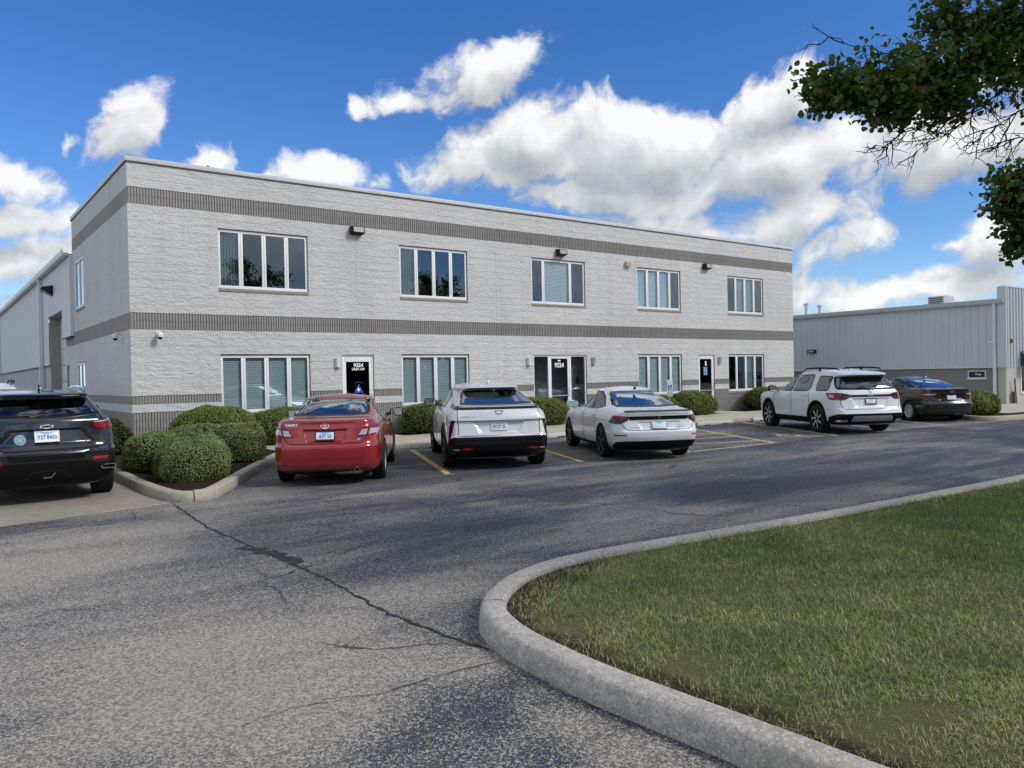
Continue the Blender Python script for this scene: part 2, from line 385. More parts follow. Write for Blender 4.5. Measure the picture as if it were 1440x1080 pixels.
def concrete_mat(name, c0, c1, speck=0.5, stain=0.35):
    k = N(name); P = k.pos()
    a = k.noise(P, 1.3, 6, 0.62); b = k.noise(P, 14.0, 5, 0.6); c = k.noise(P, 120.0, 3, 0.7)
    col = k.mix(k.ramp(a, [(0.3, 0), (0.7, 1)]), c0, c1)
    col = k.mix(k.math('MULTIPLY', k.ramp(b, [(0.42, 1.0), (0.6, 0.0)]), stain), col, [x * 0.62 for x in c0])
    col = k.mix(k.math('MULTIPLY', k.ramp(c, [(0.36, 1.0), (0.46, 0.0)]), speck), col, [x * 0.45 for x in c0])
    z = k.n('ShaderNodeSeparateXYZ', {0: P}).outputs[2]
    streak = k.noise(k.scale(P, (7, 7, 0.6)), 1.0, 4, 0.6)
    foot = k.math('MULTIPLY', k.smooth(z, 0.085, 0.0), k.ramp(streak, [(0.3, 0.15), (0.65, 0.6)]))
    col = k.mix(foot, col, [x * 0.42 for x in c0])
    vo = k.n('ShaderNodeTexVoronoi', {'Vector': P, 'Scale': 85.0}, feature='F1'); vr = k.n('ShaderNodeSeparateColor', {0: vo.outputs['Color']}).outputs[0]
    ag = k.math('MULTIPLY', k.smooth(vr, 0.76, 0.92), speck * .6)
    col = k.mix(ag, col, [min(1, x * 1.30) for x in c1])
    col = k.mix(k.math('MULTIPLY', k.smooth(vr, 0.16, 0.06), speck * .6), col, [x * 0.5 for x in c0])
    nb = k.bump(k.math('ADD', k.math('MULTIPLY', b, 0.6), k.math('MULTIPLY', c, 0.6)), 0.5, 0.012)
    return k.out(k.bsdf(col, 0.88, 0, nb, 0, 0.2))
CURB_MAT = concrete_mat('kerb_concrete', (0.40, 0.375, 0.32), (0.53, 0.50, 0.435), 0.75, 0.45)
CURB_TAN = concrete_mat('kerb_tan_concrete', (0.38, 0.345, 0.28), (0.46, 0.42, 0.345), 0.25)
WALK_MAT = concrete_mat('walk_concrete', (0.42, 0.385, 0.31), (0.50, 0.46, 0.38), 0.2, 0.15)
PAD_MAT = concrete_mat('pale_pavement', (0.36, 0.325, 0.26), (0.47, 0.425, 0.345), 0.3, 0.45)
STOP_MAT = concrete_mat('wheel_stop_concrete', (0.48, 0.46, 0.42), (0.56, 0.54, 0.50), 0.2, 0.2)

def soil_mat(name, c0, c1, scale=30):
    k = N(name); P = k.pos()
    n = k.noise(P, scale, 6, 0.7); m = k.noise(P, 2.5, 4, 0.6)
    col = k.mix(k.ramp(n, [(0.3, 0), (0.7, 1)]), c0, c1)
    col = k.mix(k.ramp(m, [(0.35, 0), (0.7, 0.6)]), col, [x * 1.5 for x in c1])
    return k.out(k.bsdf(col, 0.95, 0, k.bump(n, 1.0, 0.05), 0, 0.1))
MULCH = soil_mat('dark_mulch', (0.010, 0.007, 0.005), (0.045, 0.030, 0.022), 38)
def lawn_soil():
    k = N('lawn_thatch'); P = k.pos()
    n = k.noise(P, 42, 6, 0.7); m = k.noise(P, 1.1, 5, 0.6); g = k.noise(k.scale(P, (90, 90, 20)), 1.0, 3, 0.6)
    green = k.mix(n, (0.09, 0.12, 0.035, 1), (0.20, 0.225, 0.08, 1))
    straw = k.mix(g, (0.11, 0.10, 0.05, 1), (0.27, 0.24, 0.13, 1))
    col = k.mix(k.ramp(m, [(0.42, 0.2), (0.62, 0.85)]), green, straw)
    sp = k.n('ShaderNodeSeparateXYZ', {0: P})
    e = k.math('ADD', k.math('SUBTRACT', sp.outputs[0], k.math('MULTIPLY', k.smooth(sp.outputs[1], 4.2, 5.0), 1.5)), k.math('MULTIPLY', k.math('SUBTRACT', k.noise(P, 3.5, 4, 0.6), 0.5), 0.5))
    soil = k.math('MAXIMUM', k.smooth(e, 3.30, 3.10), 0.0)
    col = k.mix(soil, col, k.mix(n, (0.03, 0.024, 0.018, 1), (0.09, 0.075, 0.055, 1)))
    return k.out(k.bsdf(col, 0.95, 0, k.bump(n, 1.0, 0.05), 0, 0.1))
LAWN_SOIL = lawn_soil()

def sheet(name, poly, z, mat, kind='structure'):
    b = MB(); b.face([(x, y, z) for x, y in poly])
    return props(b.build(name, mat), kind=kind)

G_FAR = plain('far_ground', (0.075, 0.085, 0.045), 0.95, 0, 0.3, 0.05)
sheet('ground', [(-900, -900), (900, -900), (900, 900), (-900, 900)], -0.03, G_FAR)
sheet('parking_lot', [(-45, -14), (75, -14), (75, 95), (-45, 95)], 0.0, ASPHALT)
# pale older pavement in the left-hand bays, wavy front edge
edge = [(2.86, 12.05), (2.5, 11.93), (2.0, 11.80), (1.5, 11.72), (1.0, 11.60), (0.5, 11.50), (-0.6, 11.36), (-3, 11.1), (-8, 10.9)]
sheet('pale_pavement', edge + [(-8, 40), (2.86, 40)], 0.004, PAD_MAT)

def catmull(pts, n=6):
    out = []; P = [Vector((*p, 0)) for p in pts]
    for i in range(len(P) - 1):
        p0 = P[max(i-1, 0)]; p1 = P[i]; p2 = P[i+1]; p3 = P[min(i+2, len(P)-1)]
        for j in range(n):
            t = j / n
            q = 0.5 * ((2*p1) + (p2-p0)*t + (2*p0-5*p1+4*p2-p3)*t*t + (3*p1-p0-3*p2+p3)*t*t*t)
            out.append((q.x, q.y))
    out.append(tuple(pts[-1])); return out

def offset_line(pts, d):
    """offset to the right of travel by d"""
    out = []
    for i, p in enumerate(pts):
        a = Vector(pts[max(i-1, 0)]); b = Vector(pts[min(i+1, len(pts)-1)])
        t = (b - a).normalized(); nrm = Vector((t.y, -t.x))
        out.append((p[0] + nrm.x * d, p[1] + nrm.y * d))
    return out

def kerb(name, pts, prof, mat):
    b = MB(); k = len(prof); seg = 24; allp = [offset_line(pts, d) for d, z in prof]; L = 0; i0 = 0
    cuts = [0]
    for i in range(1, len(pts)):
        L += math.dist(pts[i-1], pts[i])
        if L > 3.05 and len(pts) - i > 4: cuts.append(i); L = 0
    cuts.append(len(pts) - 1)
    for ca_, cb_ in zip(cuts, cuts[1:]):
        kerb_piece(b, [[r[i] for i in range(ca_, cb_ + 1)] for r in allp], prof, ca_)
    return props(b.build(name, mat, smooth=True, angle=50), kind='structure')

def kerb_piece(b, rings, prof, s0):
    k = len(prof); m = len(rings[0]); o = len(b.v); g = 0.008
    for r in rings:
        for e, f in ((0, 1), (m - 1, m - 2)):
            d = math.dist(r[e], r[f]); t = g / max(d, .02); r[e] = (r[e][0] + (r[f][0]-r[e][0]) * t, r[e][1] + (r[f][1]-r[e][1]) * t)
    for j, (d, z) in enumerate(prof):
        for i in range(m):
            b.v.append((rings[j][i][0], rings[j][i][1], z + (0.0007 * sin((i + s0) * 1.7 + j) + 0.004 * sin(s0 * 2.3) if z > .04 else 0)))
    for j in range(k - 1):
        for i in range(m - 1):
            b.f.append((o+j*m+i, o+j*m+i+1, o+(j+1)*m+i+1, o+(j+1)*m+i)); b.mi.append(0)
    b.f.append(tuple(o+j*m for j in range(k))); b.mi.append(0)
    b.f.append(tuple(o+j*m+m-1 for j in range(k))[::-1]); b.mi.append(0)

def resample(pts, step):
    out = [pts[0]]; acc = 0
    for a, c in zip(pts, pts[1:]):
        L = math.dist(a, c); n = max(1, round(L / step))
        for i in range(1, n + 1): out.append((a[0] + (c[0]-a[0])*i/n, a[1] + (c[1]-a[1])*i/n))
    return out
KP = [(-0.033, -0.01), (-0.02, 0.10), (-0.010, 0.132), (0.012, 0.149), (0.05, 0.153), (0.13, 0.152), (0.155, 0.145), (0.165, 0.125), (0.168, 0.05)]
LK = [(2.95, -14), (2.93, -4), (2.93, 0.5), (2.88, 2.0), (2.84, 2.7), (2.82, 3.2), (2.86, 3.85), (2.97, 4.28), (3.12, 4.56), (3.38, 4.83), (3.76, 5.08), (4.26, 5.24), (4.9, 5.28), (5.64, 5.21), (6.7, 5.11), (7.92, 5.0), (10.2, 4.87), (12.85, 4.75), (20, 4.42), (40, 3.6)]
LK = resample(catmull(LK, 6), 0.12)
kerb('lawn_kerb', LK, KP, CURB_MAT)
lawn_in = offset_line(LK, 0.155)
lawn_poly = lawn_in + [(40, -14)]
b = MB(); b.face([(x, y, 0.105) for x, y in lawn_poly]); props(b.build('lawn', LAWN_SOIL), kind='structure')

# planting island by the building corner
IK = [(2.80, 40), (2.80, 24), (2.79, 15.9), (2.78, 13.7), (2.82, 12.7), (2.90, 12.22), (3.05, 12.02), (3.22, 11.98), (3.40, 12.05), (3.62, 12.32), (4.25, 13.42), (5.09, 14.92), (6.03, 16.5), (6.46, 17.22)]
IK = resample(catmull(IK, 5), 0.15)
kerb('island_kerb', IK, [(d * -1, z) for d, z in KP] if False else [(-d, z) for d, z in KP], CURB_TAN)
isl_in = offset_line(IK, -0.16)
sheet('planting_bed', isl_in + [(6.6, 17.4), (6.6, 20.75), (4.05, 20.75), (4.05, 40)], 0.128, MULCH)
# walk along the front with its kerb face, bed against the wall
b = MB(); n0 = 0
xs = [6.5, 8.0, 9.5, 11.0, 12.5, 14.0, 15.5, 17.0, 18.5, 20.0, 21.5, 23.0, 24.5, 26.0, 27.5, 29.0, 30.5, 31.9]
for a, c in zip(xs, xs[1:]):
    b.box(a + 0.004, c - 0.004, 17.215, 19.45, 0.0, 0.132)
props(b.build('front_walk', WALK_MAT, bevel=0.012), kind='structure')
WK = resample([(6.46, 17.05), (31.9, 17.05)], 0.4)
kerb('walk_kerb', WK, [(-d, z - 0.018) for d, z in KP], CURB_TAN)
sheet('front_bed', [(6.6, 19.44), (31.9, 19.44), (31.9, 20.77), (6.6, 20.77)], 0.118, MULCH)
for a, c in ((9.35, 10.8), (16.4, 19.0), (24.7, 26.1)):
    b = MB(); b.box(a, c, 19.43, 20.772, 0.0, 0.130)
    props(b.build('door_step', WALK_MAT, bevel=0.01), kind='structure')
# island in front of the neighbour building
RK = [(60, 8.0), (40, 9.1), (32, 9.95), (28.5, 10.45), (27.5, 10.62), (27.05, 10.8), (26.86, 11.1), (26.95, 11.45), (27.3, 12.0), (29.0, 14.9), (30.3, 17.1)]
RK = resample(catmull(RK, 5), 0.2)
kerb('neighbour_kerb', RK, [(-d, z) if False else (d, z) for d, z in KP], CURB_TAN)
r_in = offset_line(RK, 0.16)
sheet('neighbour_bed', r_in + [(30.45, 17.2), (31.9, 17.2), (31.9, 14.3), (60, 14.3)], 0.125, MULCH)
sheet('neighbour_walk', [(29.3, 11.3), (31.5, 11.0), (60, 10.3), (60, 14.12), (36.4, 14.12), (36.4, 18.4), (30.9, 18.4), (30.9, 14.2)], 0.131, WALK_MAT)

# painted lines
def line_paint(name, col):
    k = N(name); P = k.pos()
    w = k.ramp(k.noise(P, 14, 6, 0.7), [(0.40, 0.0), (0.52, 1.0)])
    c = k.mix(k.noise(P, 4, 3), [x * 0.85 for x in col], col)
    b = k.bsdf(c, 0.75, 0, None, 0, 0.2); t = k.n('ShaderNodeBsdfTransparent').outputs[0]
    return k.out(k.n('ShaderNodeMixShader', {0: k.math('ADD', 0.25, k.math('MULTIPLY', w, 0.75)), 1: t, 2: b}).outputs[0])
YELLOW = line_paint('worn_yellow_paint', (0.62, 0.46, 0.16))
PALEY = line_paint('pale_yellow_paint', (0.66, 0.58, 0.36))
def stripe(b, a, c, w=0.10, z=0.004):
    d = (Vector(c) - Vector(a)).normalized(); nn = Vector((-d.y, d.x)) * w / 2
    b.face([(a[0]-nn.x, a[1]-nn.y, z), (c[0]-nn.x, c[1]-nn.y, z), (c[0]+nn.x, c[1]+nn.y, z), (a[0]+nn.x, a[1]+nn.y, z)])
def line_obj(a, c, mat, w=0.10, z=0.004):
    b = MB(); stripe(b, a, c, w, z); return props(b.build('bay_line', mat), kind='structure')
line_obj((7.50, 11.95), (9.45, 16.7), YELLOW, 0.12)
line_obj((10.45, 11.68), (12.6, 16.7), YELLOW, 0.12)
line_obj((13.40, 11.47), (15.9, 16.4), PALEY)
line_obj((16.36, 11.41), (18.95, 16.2), PALEY)
line_obj((19.03, 11.34), (22.15, 16.63), PALEY)
line_obj((21.75, 11.3), (24.9, 16.7), PALEY)
line_obj((24.45, 11.16), (27.6, 16.6), PALEY)
line_obj((13.42, 11.40), (16.42, 11.35), PALEY, z=0.006)
for t in (0.12, 0.37, 0.62, 0.86):
    a = Vector((13.42, 11.47)).lerp(Vector((15.9, 16.4)), t + 0.16); c = Vector((16.36, 11.41)).lerp(Vector((18.95, 16.2)), t)
    line_obj(tuple(a), tuple(c), PALEY, z=0.006)
line_obj((2.8, 12.02), (1.9, 11.83), PALEY, 0.05, 0.008)
# wheelchair symbol on the bay floor
b = MB(); h = RAD(61)
def wc(u, v, o=(18.22, 12.05)):
    return (o[0] + v * cos(h) + u * sin(h), o[1] + v * sin(h) - u * cos(h))
def wline(pts, w=0.09):
    for p, q in zip(pts, pts[1:]):
        stripe(b, wc(*p), wc(*q), w, 0.0065)
ring = [(0.26 * cos(RAD(t)) - 0.05, 0.28 * sin(RAD(t)) + 0.30) for t in range(110, 400, 18)]
wline(ring); wline([(-0.08, 0.95), (-0.05, 0.50), (0.22, 0.48), (0.34, 0.16), (0.46, 0.20)]); wline([(-0.06, 0.72), (0.16, 0.70)])
wline([(-0.16, 1.06), (-0.01, 1.06)], 0.15)
props(b.build('wheelchair_marking', PALEY), kind='structure')

# sealed crack with a broken-up patch, and a pale seam
TAR = plain('crack_tar', (0.018, 0.018, 0.019), 0.75)
def crack(name, pts, w, mat, z=0.004, jit=0.03):
    r = random.Random(len(name) + int(pts[0][0] * 100))
    pts = resample(pts, 0.06); b = MB(); L = []; 
    for i, p in enumerate(pts):
        a = Vector(pts[max(i-1, 0)]); c = Vector(pts[min(i+1, len(pts)-1)]); t = (c - a).normalized(); nn = Vector((-t.y, t.x))
        o = (r.random() - 0.5) * jit; ww = w * (0.35 + 1.0 * r.random())
        L.append((p[0] + nn.x*(o-ww/2), p[1] + nn.y*(o-ww/2), p[0] + nn.x*(o+ww/2), p[1] + nn.y*(o+ww/2)))
    for q, s in zip(L, L[1:]): b.face([(q[0], q[1], z), (s[0], s[1], z), (s[2], s[3], z), (q[2], q[3], z)])
    return props(b.build(name, mat), kind='structure')
crack('asphalt_crack', [(2.85, 11.85), (2.70, 9.6), (2.76, 7.9), (2.79, 6.5), (2.72, 5.2), (2.78, 4.5), (2.85, 4.1)], 0.035, TAR)
crack('asphalt_crack', [(2.66, 8.3), (2.80, 7.7), (2.83, 7.2)], 0.16, TAR, 0.0045, 0.10)
crack('asphalt_crack', [(2.78, 3.92), (2.35, 3.95), (2.0, 3.93), (1.7, 4.05)], 0.009, plain('pale_seam', (0.30, 0.29, 0.26), 0.9), 0.004, 0.02)
crack('asphalt_crack', [(2.80, 3.90), (2.35, 3.93), (2.0, 3.91), (1.55, 4.05), (1.25, 4.0)], 0.006, TAR, 0.0045, 0.02)
crack('asphalt_crack', [(3.0, 9.6), (5.2, 9.25), (7.4, 8.95), (9.0, 9.15)], 0.014, TAR, 0.004, 0.05)
crack('asphalt_crack', [(7.4, 7.4), (9.4, 7.9), (11.6, 7.7)], 0.014, TAR, 0.004, 0.05)
crack('asphalt_crack', [(0.8, 7.0), (1.0, 6.85), (1.25, 6.9)], 0.010, TAR, 0.0045, 0.05)
crack('asphalt_crack', [(-0.3, 10.4), (0.4, 10.2), (0.75, 10.3)], 0.012, TAR, 0.0045, 0.05)
crack('asphalt_crack', [(12.5, 9.3), (15.5, 8.9), (19, 9.3), (23, 8.8)], 0.016, TAR, 0.004, 0.06)

# wheel stops
def wheel_stop(x, y, label, rz=0):
    b = MB()
    prof = [(-0.085, 0.0), (0.085, 0.0), (0.075, 0.07), (0.05, 0.125), (-0.05, 0.125), (-0.075, 0.07)]
    b.prism(prof, 'x', -0.9, 0.9)
    o = b.build('wheel_stop', STOP_MAT, bevel=0.015, loc=(x, y, 0.002), rz=rz)
    props(o, label, 'wheel stop', 'concrete wheel stops along the walk')
    for s in (-0.45, 0.45):
        g = MB(); g.prism([(s-0.14, 0.0), (s+0.14, 0.0), (s+0.12, 0.028), (s-0.12, 0.028)], 'y', -0.10, -0.082)
        g.build('drain_slot', BLACKM, o)
wheel_stop(20.75, 16.72, 'pale concrete wheel stop in the empty bay with the painted wheelchair')
wheel_stop(13.75, 16.82, 'concrete wheel stop seen between the silver crossover and the white sedan')
wheel_stop(10.55, 16.86, 'concrete wheel stop in front of the silver crossover, beside its front tyre')
wheel_stop(23.7, 16.75, 'concrete wheel stop in front of the big white SUV with roof rails')
# ================================================================== OFFICE BUILDING (local frame: corner at origin, x along the front, y into the block)
BX, BY = 4.09, 20.78
C8 = 0.2032
LEN, DEP = 27.30, 8.62
office = thing('office_building', 'two storey pale grey block office with two darker fluted bands and a white coping', 'building', (BX, BY, 0))
UZ = (20 * C8, 28 * C8); LZ = (0.905, 12 * C8)
WX = [2.12, 7.39, 12.38, 17.40, 22.70]; WW = 2.42
DOORS = [(5.49, 6.48, 0.13, 12 * C8 - 0.02), (12.40, 14.80, 0.13, 12 * C8 - 0.02), (20.81, 21.80, 0.13, 12 * C8 - 0.02)]
openings = [(x, x + WW, *UZ) for x in WX] + [(WX[i], WX[i] + WW, *LZ) for i in (0, 1, 3, 4)] + DOORS
WHITE_ROWS = [(35*C8, 32*C8), (30*C8, 17*C8), (15*C8, 7*C8), (6*C8, 5*C8)]
BANDS = [(30*C8, 32*C8, 'accent_band'), (15*C8, 17*C8, 'accent_band'), (6*C8, 7*C8, 'accent_band'), (0, 5*C8, 'base_band')]

def cells(x0, x1, z0, z1, ops):
    """solid rectangles of a wall strip around openings"""
    xs = sorted({x0, x1, *[v for o in ops for v in o[:2] if x0 < v < x1]})
    zs = sorted({z0, z1, *[v for o in ops for v in o[2:4] if z0 < v < z1]})
    for a, c in zip(xs, xs[1:]):
        run = None
        for p, q in zip(zs, zs[1:]):
            mx, mz = (a + c) / 2, (p + q) / 2
            solid = not any(o[0] < mx < o[1] and o[2] < mz < o[3] for o in ops)
            if solid: yield a, c, p, q

b = MB()
for z1, z0 in WHITE_ROWS:
    for a, c, p, q in cells(0, LEN, z0, z1, openings):
        b.face([(a, 0, p), (c, 0, p), (c, 0, q), (a, 0, q)])
# reveals of every opening
b.m = 1
RD = 0.11
for x0, x1, z0, z1 in openings:
    b.face([(x0, 0, z0), (x0, RD, z0), (x0, RD, z1), (x0, 0, z1)])
    b.face([(x1, 0, z0), (x1, 0, z1), (x1, RD, z1), (x1, RD, z0)])
    b.face([(x0, 0, z1), (x0, RD, z1), (x1, RD, z1), (x1, 0, z1)])
    b.face([(x0, 0, z0), (x1, 0, z0), (x1, RD, z0), (x0, RD, z0)])
b.build('front_wall', [WHITE_BLOCK_X, SILL], office)

# fluted bands: each course one connected ribbed strip
RIB = 0.4064 / 6
for z0, z1, nm in BANDS:
    b = MB(); nc = max(1, round((z1 - z0) / C8))
    for ci in range(nc):
        a0, a1 = z0 + ci * C8 + 0.005, z0 + (ci + 1) * C8 - 0.005
        for xa, xc, p, q in cells(0.012, LEN, a0, a1, openings):
            n = max(1, int(round((xc - xa) / RIB))); w = (xc - xa) / n
            prof = []
            for i in range(n):
                s = xa + i * w
                d = 0.004 * (((i * 37 + ci * 11) % 7) / 7.0 - 0.5)
                prof += [(s + w * .16, 0.020), (s + w * .24, -0.004 + d), (s + w * .72, -0.004 + d), (s + w * .80, 0.020)]
            prof = [(xa, 0.02)] + prof + [(xc, 0.02)]
            base = len(b.v)
            for x, y in prof: b.v += [(x, y, p), (x, y, q)]
            for i in range(len(prof) - 1):
                k = base + 2 * i; b.f.append((k, k + 2, k + 3, k + 1)); b.mi.append(0)
    b.m = 1
    for xa, xc, p, q in cells(0, LEN, z0, z1, openings):
        b.face([(xa, 0.021, p), (xc, 0.021, p), (xc, 0.021, q), (xa, 0.021, q)])
    for x0, x1, oz0, oz1 in openings:
        pass
    # solid corner block ends
    b.m = 0
    b.box(0, 0.012, -0.002, 0.03, z0, z1)
    b.build(nm, [GREY_BLOCK_X, TAUPE], office)

# left side wall (x = 0 plane), back and right closing walls, roof
sops = [(6.42, 8.02, *UZ), (6.55, 7.95, 0.905, 12 * C8), (9.63, 10.40, 0.13, 2.39)]
b = MB()
for z1, z0 in WHITE_ROWS:
    hi = DEP if z0 >= 15 * C8 - .01 else 10.42
    ops2 = sops
    for a, c, p, q in cells(0, hi, z0, z1, ops2):
        b.face([(0, c, p), (0, a, p), (0, a, q), (0, c, q)])
b.m = 1
for y0, y1, z0, z1 in sops:
    b.face([(0, y0, z0), (0, y0, z1), (RD, y0, z1), (RD, y0, z0)])
    b.face([(0, y1, z0), (RD, y1, z0), (RD, y1, z1), (0, y1, z1)])
    b.face([(0, y0, z1), (0, y1, z1), (RD, y1, z1), (RD, y0, z1)])
    b.face([(0, y0, z0), (RD, y0, z0), (RD, y1, z0), (0, y1, z0)])
b.build('side_wall', [WHITE_BLOCK_Y, TAUPE], office)
for z0, z1, nm in BANDS:
    b = MB(); hi = DEP if z0 > 20 * C8 else 10.42
    for a, c, p, q in cells(0.031, hi, z0, z1, sops):
        b.face([(-0.001, c, p), (-0.001, a, p), (-0.001, a, q), (-0.001, c, q)])
    b.build(nm, GREY_BLOCK_Y, office)
b = MB()
b.face([(LEN, 0, 0), (LEN, DEP, 0), (LEN, DEP, 35*C8), (LEN, 0, 35*C8)])
b.face([(0.0, DEP, 3.0), (0.0, DEP, 35*C8), (LEN, DEP, 35*C8), (LEN, DEP, 3.0)])
b.face([(0, 0.3, 6.6), (LEN, 0.3, 6.6), (LEN, DEP, 6.6), (0, DEP, 6.6)])
b.build('rear_wall', WHITE_BLOCK_Y, office)
# parapet coping
b = MB(); zc = 35 * C8
b.box(-0.035, LEN + 0.03, -0.035, 0.30, zc + 0.002, zc + 0.115)
b.box(-0.035, 0.30, 0.3005, DEP + 0.03, zc + 0.002, zc + 0.115)
b.box(LEN - 0.27, LEN + 0.03, 0.3005, DEP + 0.03, zc + 0.002, zc + 0.115)
cp = b.build('coping', CAP, office, bevel=0.006)
b = MB()
b.box(-0.026, LEN + 0.02, -0.026, 0.28, zc - 0.022, zc + 0.0015)
b.box(-0.026, 0.28, 0.2805, DEP + 0.02, zc - 0.022, zc + 0.0015)
b.build('coping_shadow', CAP_EDGE, cp)  # dark strip stands in for the shadow line under the coping
b = MB()
b.box(1.9, 1.95, 0.0, 0.05, zc + 0.116, zc + 0.15)
b.build('coping_bracket', DARK, cp)
b = MB()
for x, z0, z1 in ((17.395, 28*C8, 30*C8), (17.395, 17*C8, 20*C8 - .09), (17.395, 12*C8, 15*C8), (10.9, 17*C8, 30*C8), (10.9, 7*C8, 15*C8), (6.0, 17*C8, 30*C8)): b.box(x, x + 0.010, -0.0015, 0.01, z0, z1)
b.build('control_joint', plain('joint_sealant', (0.40, 0.39, 0.37), 0.8), office)
# dark rooms behind the glass
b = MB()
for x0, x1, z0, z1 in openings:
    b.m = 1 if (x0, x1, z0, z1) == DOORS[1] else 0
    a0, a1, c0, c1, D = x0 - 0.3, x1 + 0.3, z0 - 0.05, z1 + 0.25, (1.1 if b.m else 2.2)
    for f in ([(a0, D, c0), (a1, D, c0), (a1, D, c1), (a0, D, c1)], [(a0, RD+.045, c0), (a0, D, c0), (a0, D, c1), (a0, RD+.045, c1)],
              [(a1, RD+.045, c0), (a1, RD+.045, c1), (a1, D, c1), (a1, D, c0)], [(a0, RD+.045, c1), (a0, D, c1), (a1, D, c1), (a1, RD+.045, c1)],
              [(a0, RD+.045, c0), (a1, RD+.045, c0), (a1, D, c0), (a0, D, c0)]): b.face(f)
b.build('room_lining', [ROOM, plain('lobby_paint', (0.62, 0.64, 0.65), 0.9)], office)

CURTAIN = plain('dark_curtain', (0.16, 0.17, 0.17), 0.9)
def window(parent, x0, x1, z0, z1, splits, sill=True, blinds=None, y0=0.045, rails=0.04, side=False, sillc=None):
    """frame + panes + sill + blinds. splits = inner mullion centre positions (fractions)"""
    def T(bb):
        if side: bb.v = [(v[1], v[0], v[2]) for v in bb.v]; bb.f = [f[::-1] for f in bb.f]
        return bb
    f = MB(); fw = 0.068; yb = y0 + 0.055
    f.box(x0, x1, y0, yb, z1 - fw, z1); f.box(x0, x1, y0, yb, z0, z0 + fw + 0.012)
    f.box(x0, x0 + fw, y0, yb, z0 + fw + .0125, z1 - fw - .0005); f.box(x1 - fw, x1, y0, yb, z0 + fw + .0125, z1 - fw - .0005)
    edges = [x0] + [x0 + (x1 - x0) * s for s in splits] + [x1]
    for s in edges[1:-1]:
        f.box(s - 0.058, s - 0.003, y0 + .003, yb, z0 + fw + .0125, z1 - fw - .0005); f.box(s + 0.003, s + 0.058, y0 + .003, yb, z0 + fw + .0125, z1 - fw - .0005)
        f.box(s - 0.0029, s + 0.0029, y0 + 0.03, yb, z0 + fw + .0125, z1 - fw - .0005)
    o = T(f).build('window', WHITE_FRAME, parent, angle=30, bevel=0.004)
    g = MB()
    for i, (a, c) in enumerate(zip(edges, edges[1:])):
        l = a + (fw if i == 0 else 0.042); r = c - (fw if i == len(edges) - 2 else 0.058)
        g.box(l - .004, r + .004, y0 + 0.026 + 0.0012 * (i % 2), y0 + 0.032 + 0.0012 * (i % 2), z0 + fw + .008, z1 - fw + .004)
    T(g).build('pane', WIN_GLASS, o)
    if sill:
        s = MB(); s.box(x0 - 0.0, x1 + 0.0, -0.02, RD, z0 - 0.085, z0 - 0.002)
        T(s).build('sill', sillc or SILL, o, bevel=0.006)
    if blinds:
        bl = MB()
        for i, (a, c) in enumerate(zip(edges, edges[1:])):
            kind = blinds[i % len(blinds)]
            if kind == '-': continue
            l, r = a + 0.03, c - 0.03
            if kind in 'hH':          # horizontal slats
                z = z0 + 0.08 if kind == 'H' else z0 + 0.06
                k = 0
                while z < z1 - 0.05:
                    bl.face([(l, y0 + .075, z), (r, y0 + .075, z), (r, y0 + .090, z + .043), (l, y0 + .090, z + .043)]); z += 0.047; k += 1
            elif kind in 'vd':          # vertical blind / curtain
                n = 7; w = (r - l) / n
                for q in range(n):
                    bl.face([(l + q*w, y0 + .08, z0 + .07), (l + (q+.93)*w, y0 + .105, z0 + .07), (l + (q+.93)*w, y0 + .105, z1 - .04), (l + q*w, y0 + .08, z1 - .04)])
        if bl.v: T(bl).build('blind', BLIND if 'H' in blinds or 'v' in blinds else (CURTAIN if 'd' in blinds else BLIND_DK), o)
    return o
S4 = [0.245, 0.5, 0.755]; S3 = [0.225, 0.725]
upz0, upz1 = UZ[0] + 0.087, UZ[1] - 0.012
loz0, loz1 = LZ[0] + 0.004, LZ[1] - 0.022
for i, (spl, bl) in enumerate([(S4, 'd---'), (S4, 'd---'), (S3, '-H-'), (S4, 'HHH-'), (S4, '-vv-')]):
    window(office, WX[i], WX[i] + WW, upz0, upz1, spl, True, bl)
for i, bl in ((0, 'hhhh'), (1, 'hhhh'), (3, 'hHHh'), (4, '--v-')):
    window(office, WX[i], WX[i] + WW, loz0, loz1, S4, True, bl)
window(office, 6.42, 8.02, upz0, upz1, [0.5], True, None, side=True, y0=-0.012)
window(office, 6.55, 7.95, loz0, loz1, [0.5], True, None, side=True, y0=-0.012)
b = MB(); b.box(0.06, 0.10, 9.64, 10.39, 0.13, 2.38)
sd = b.build('side_door', METAL_WHITE, office)
b = MB(); b.tube([(0.055, 9.75, 1.0), (0.0, 9.75, 1.0), (0.0, 9.86, 1.0)], 0.012); b.build('handle', ALU, sd)

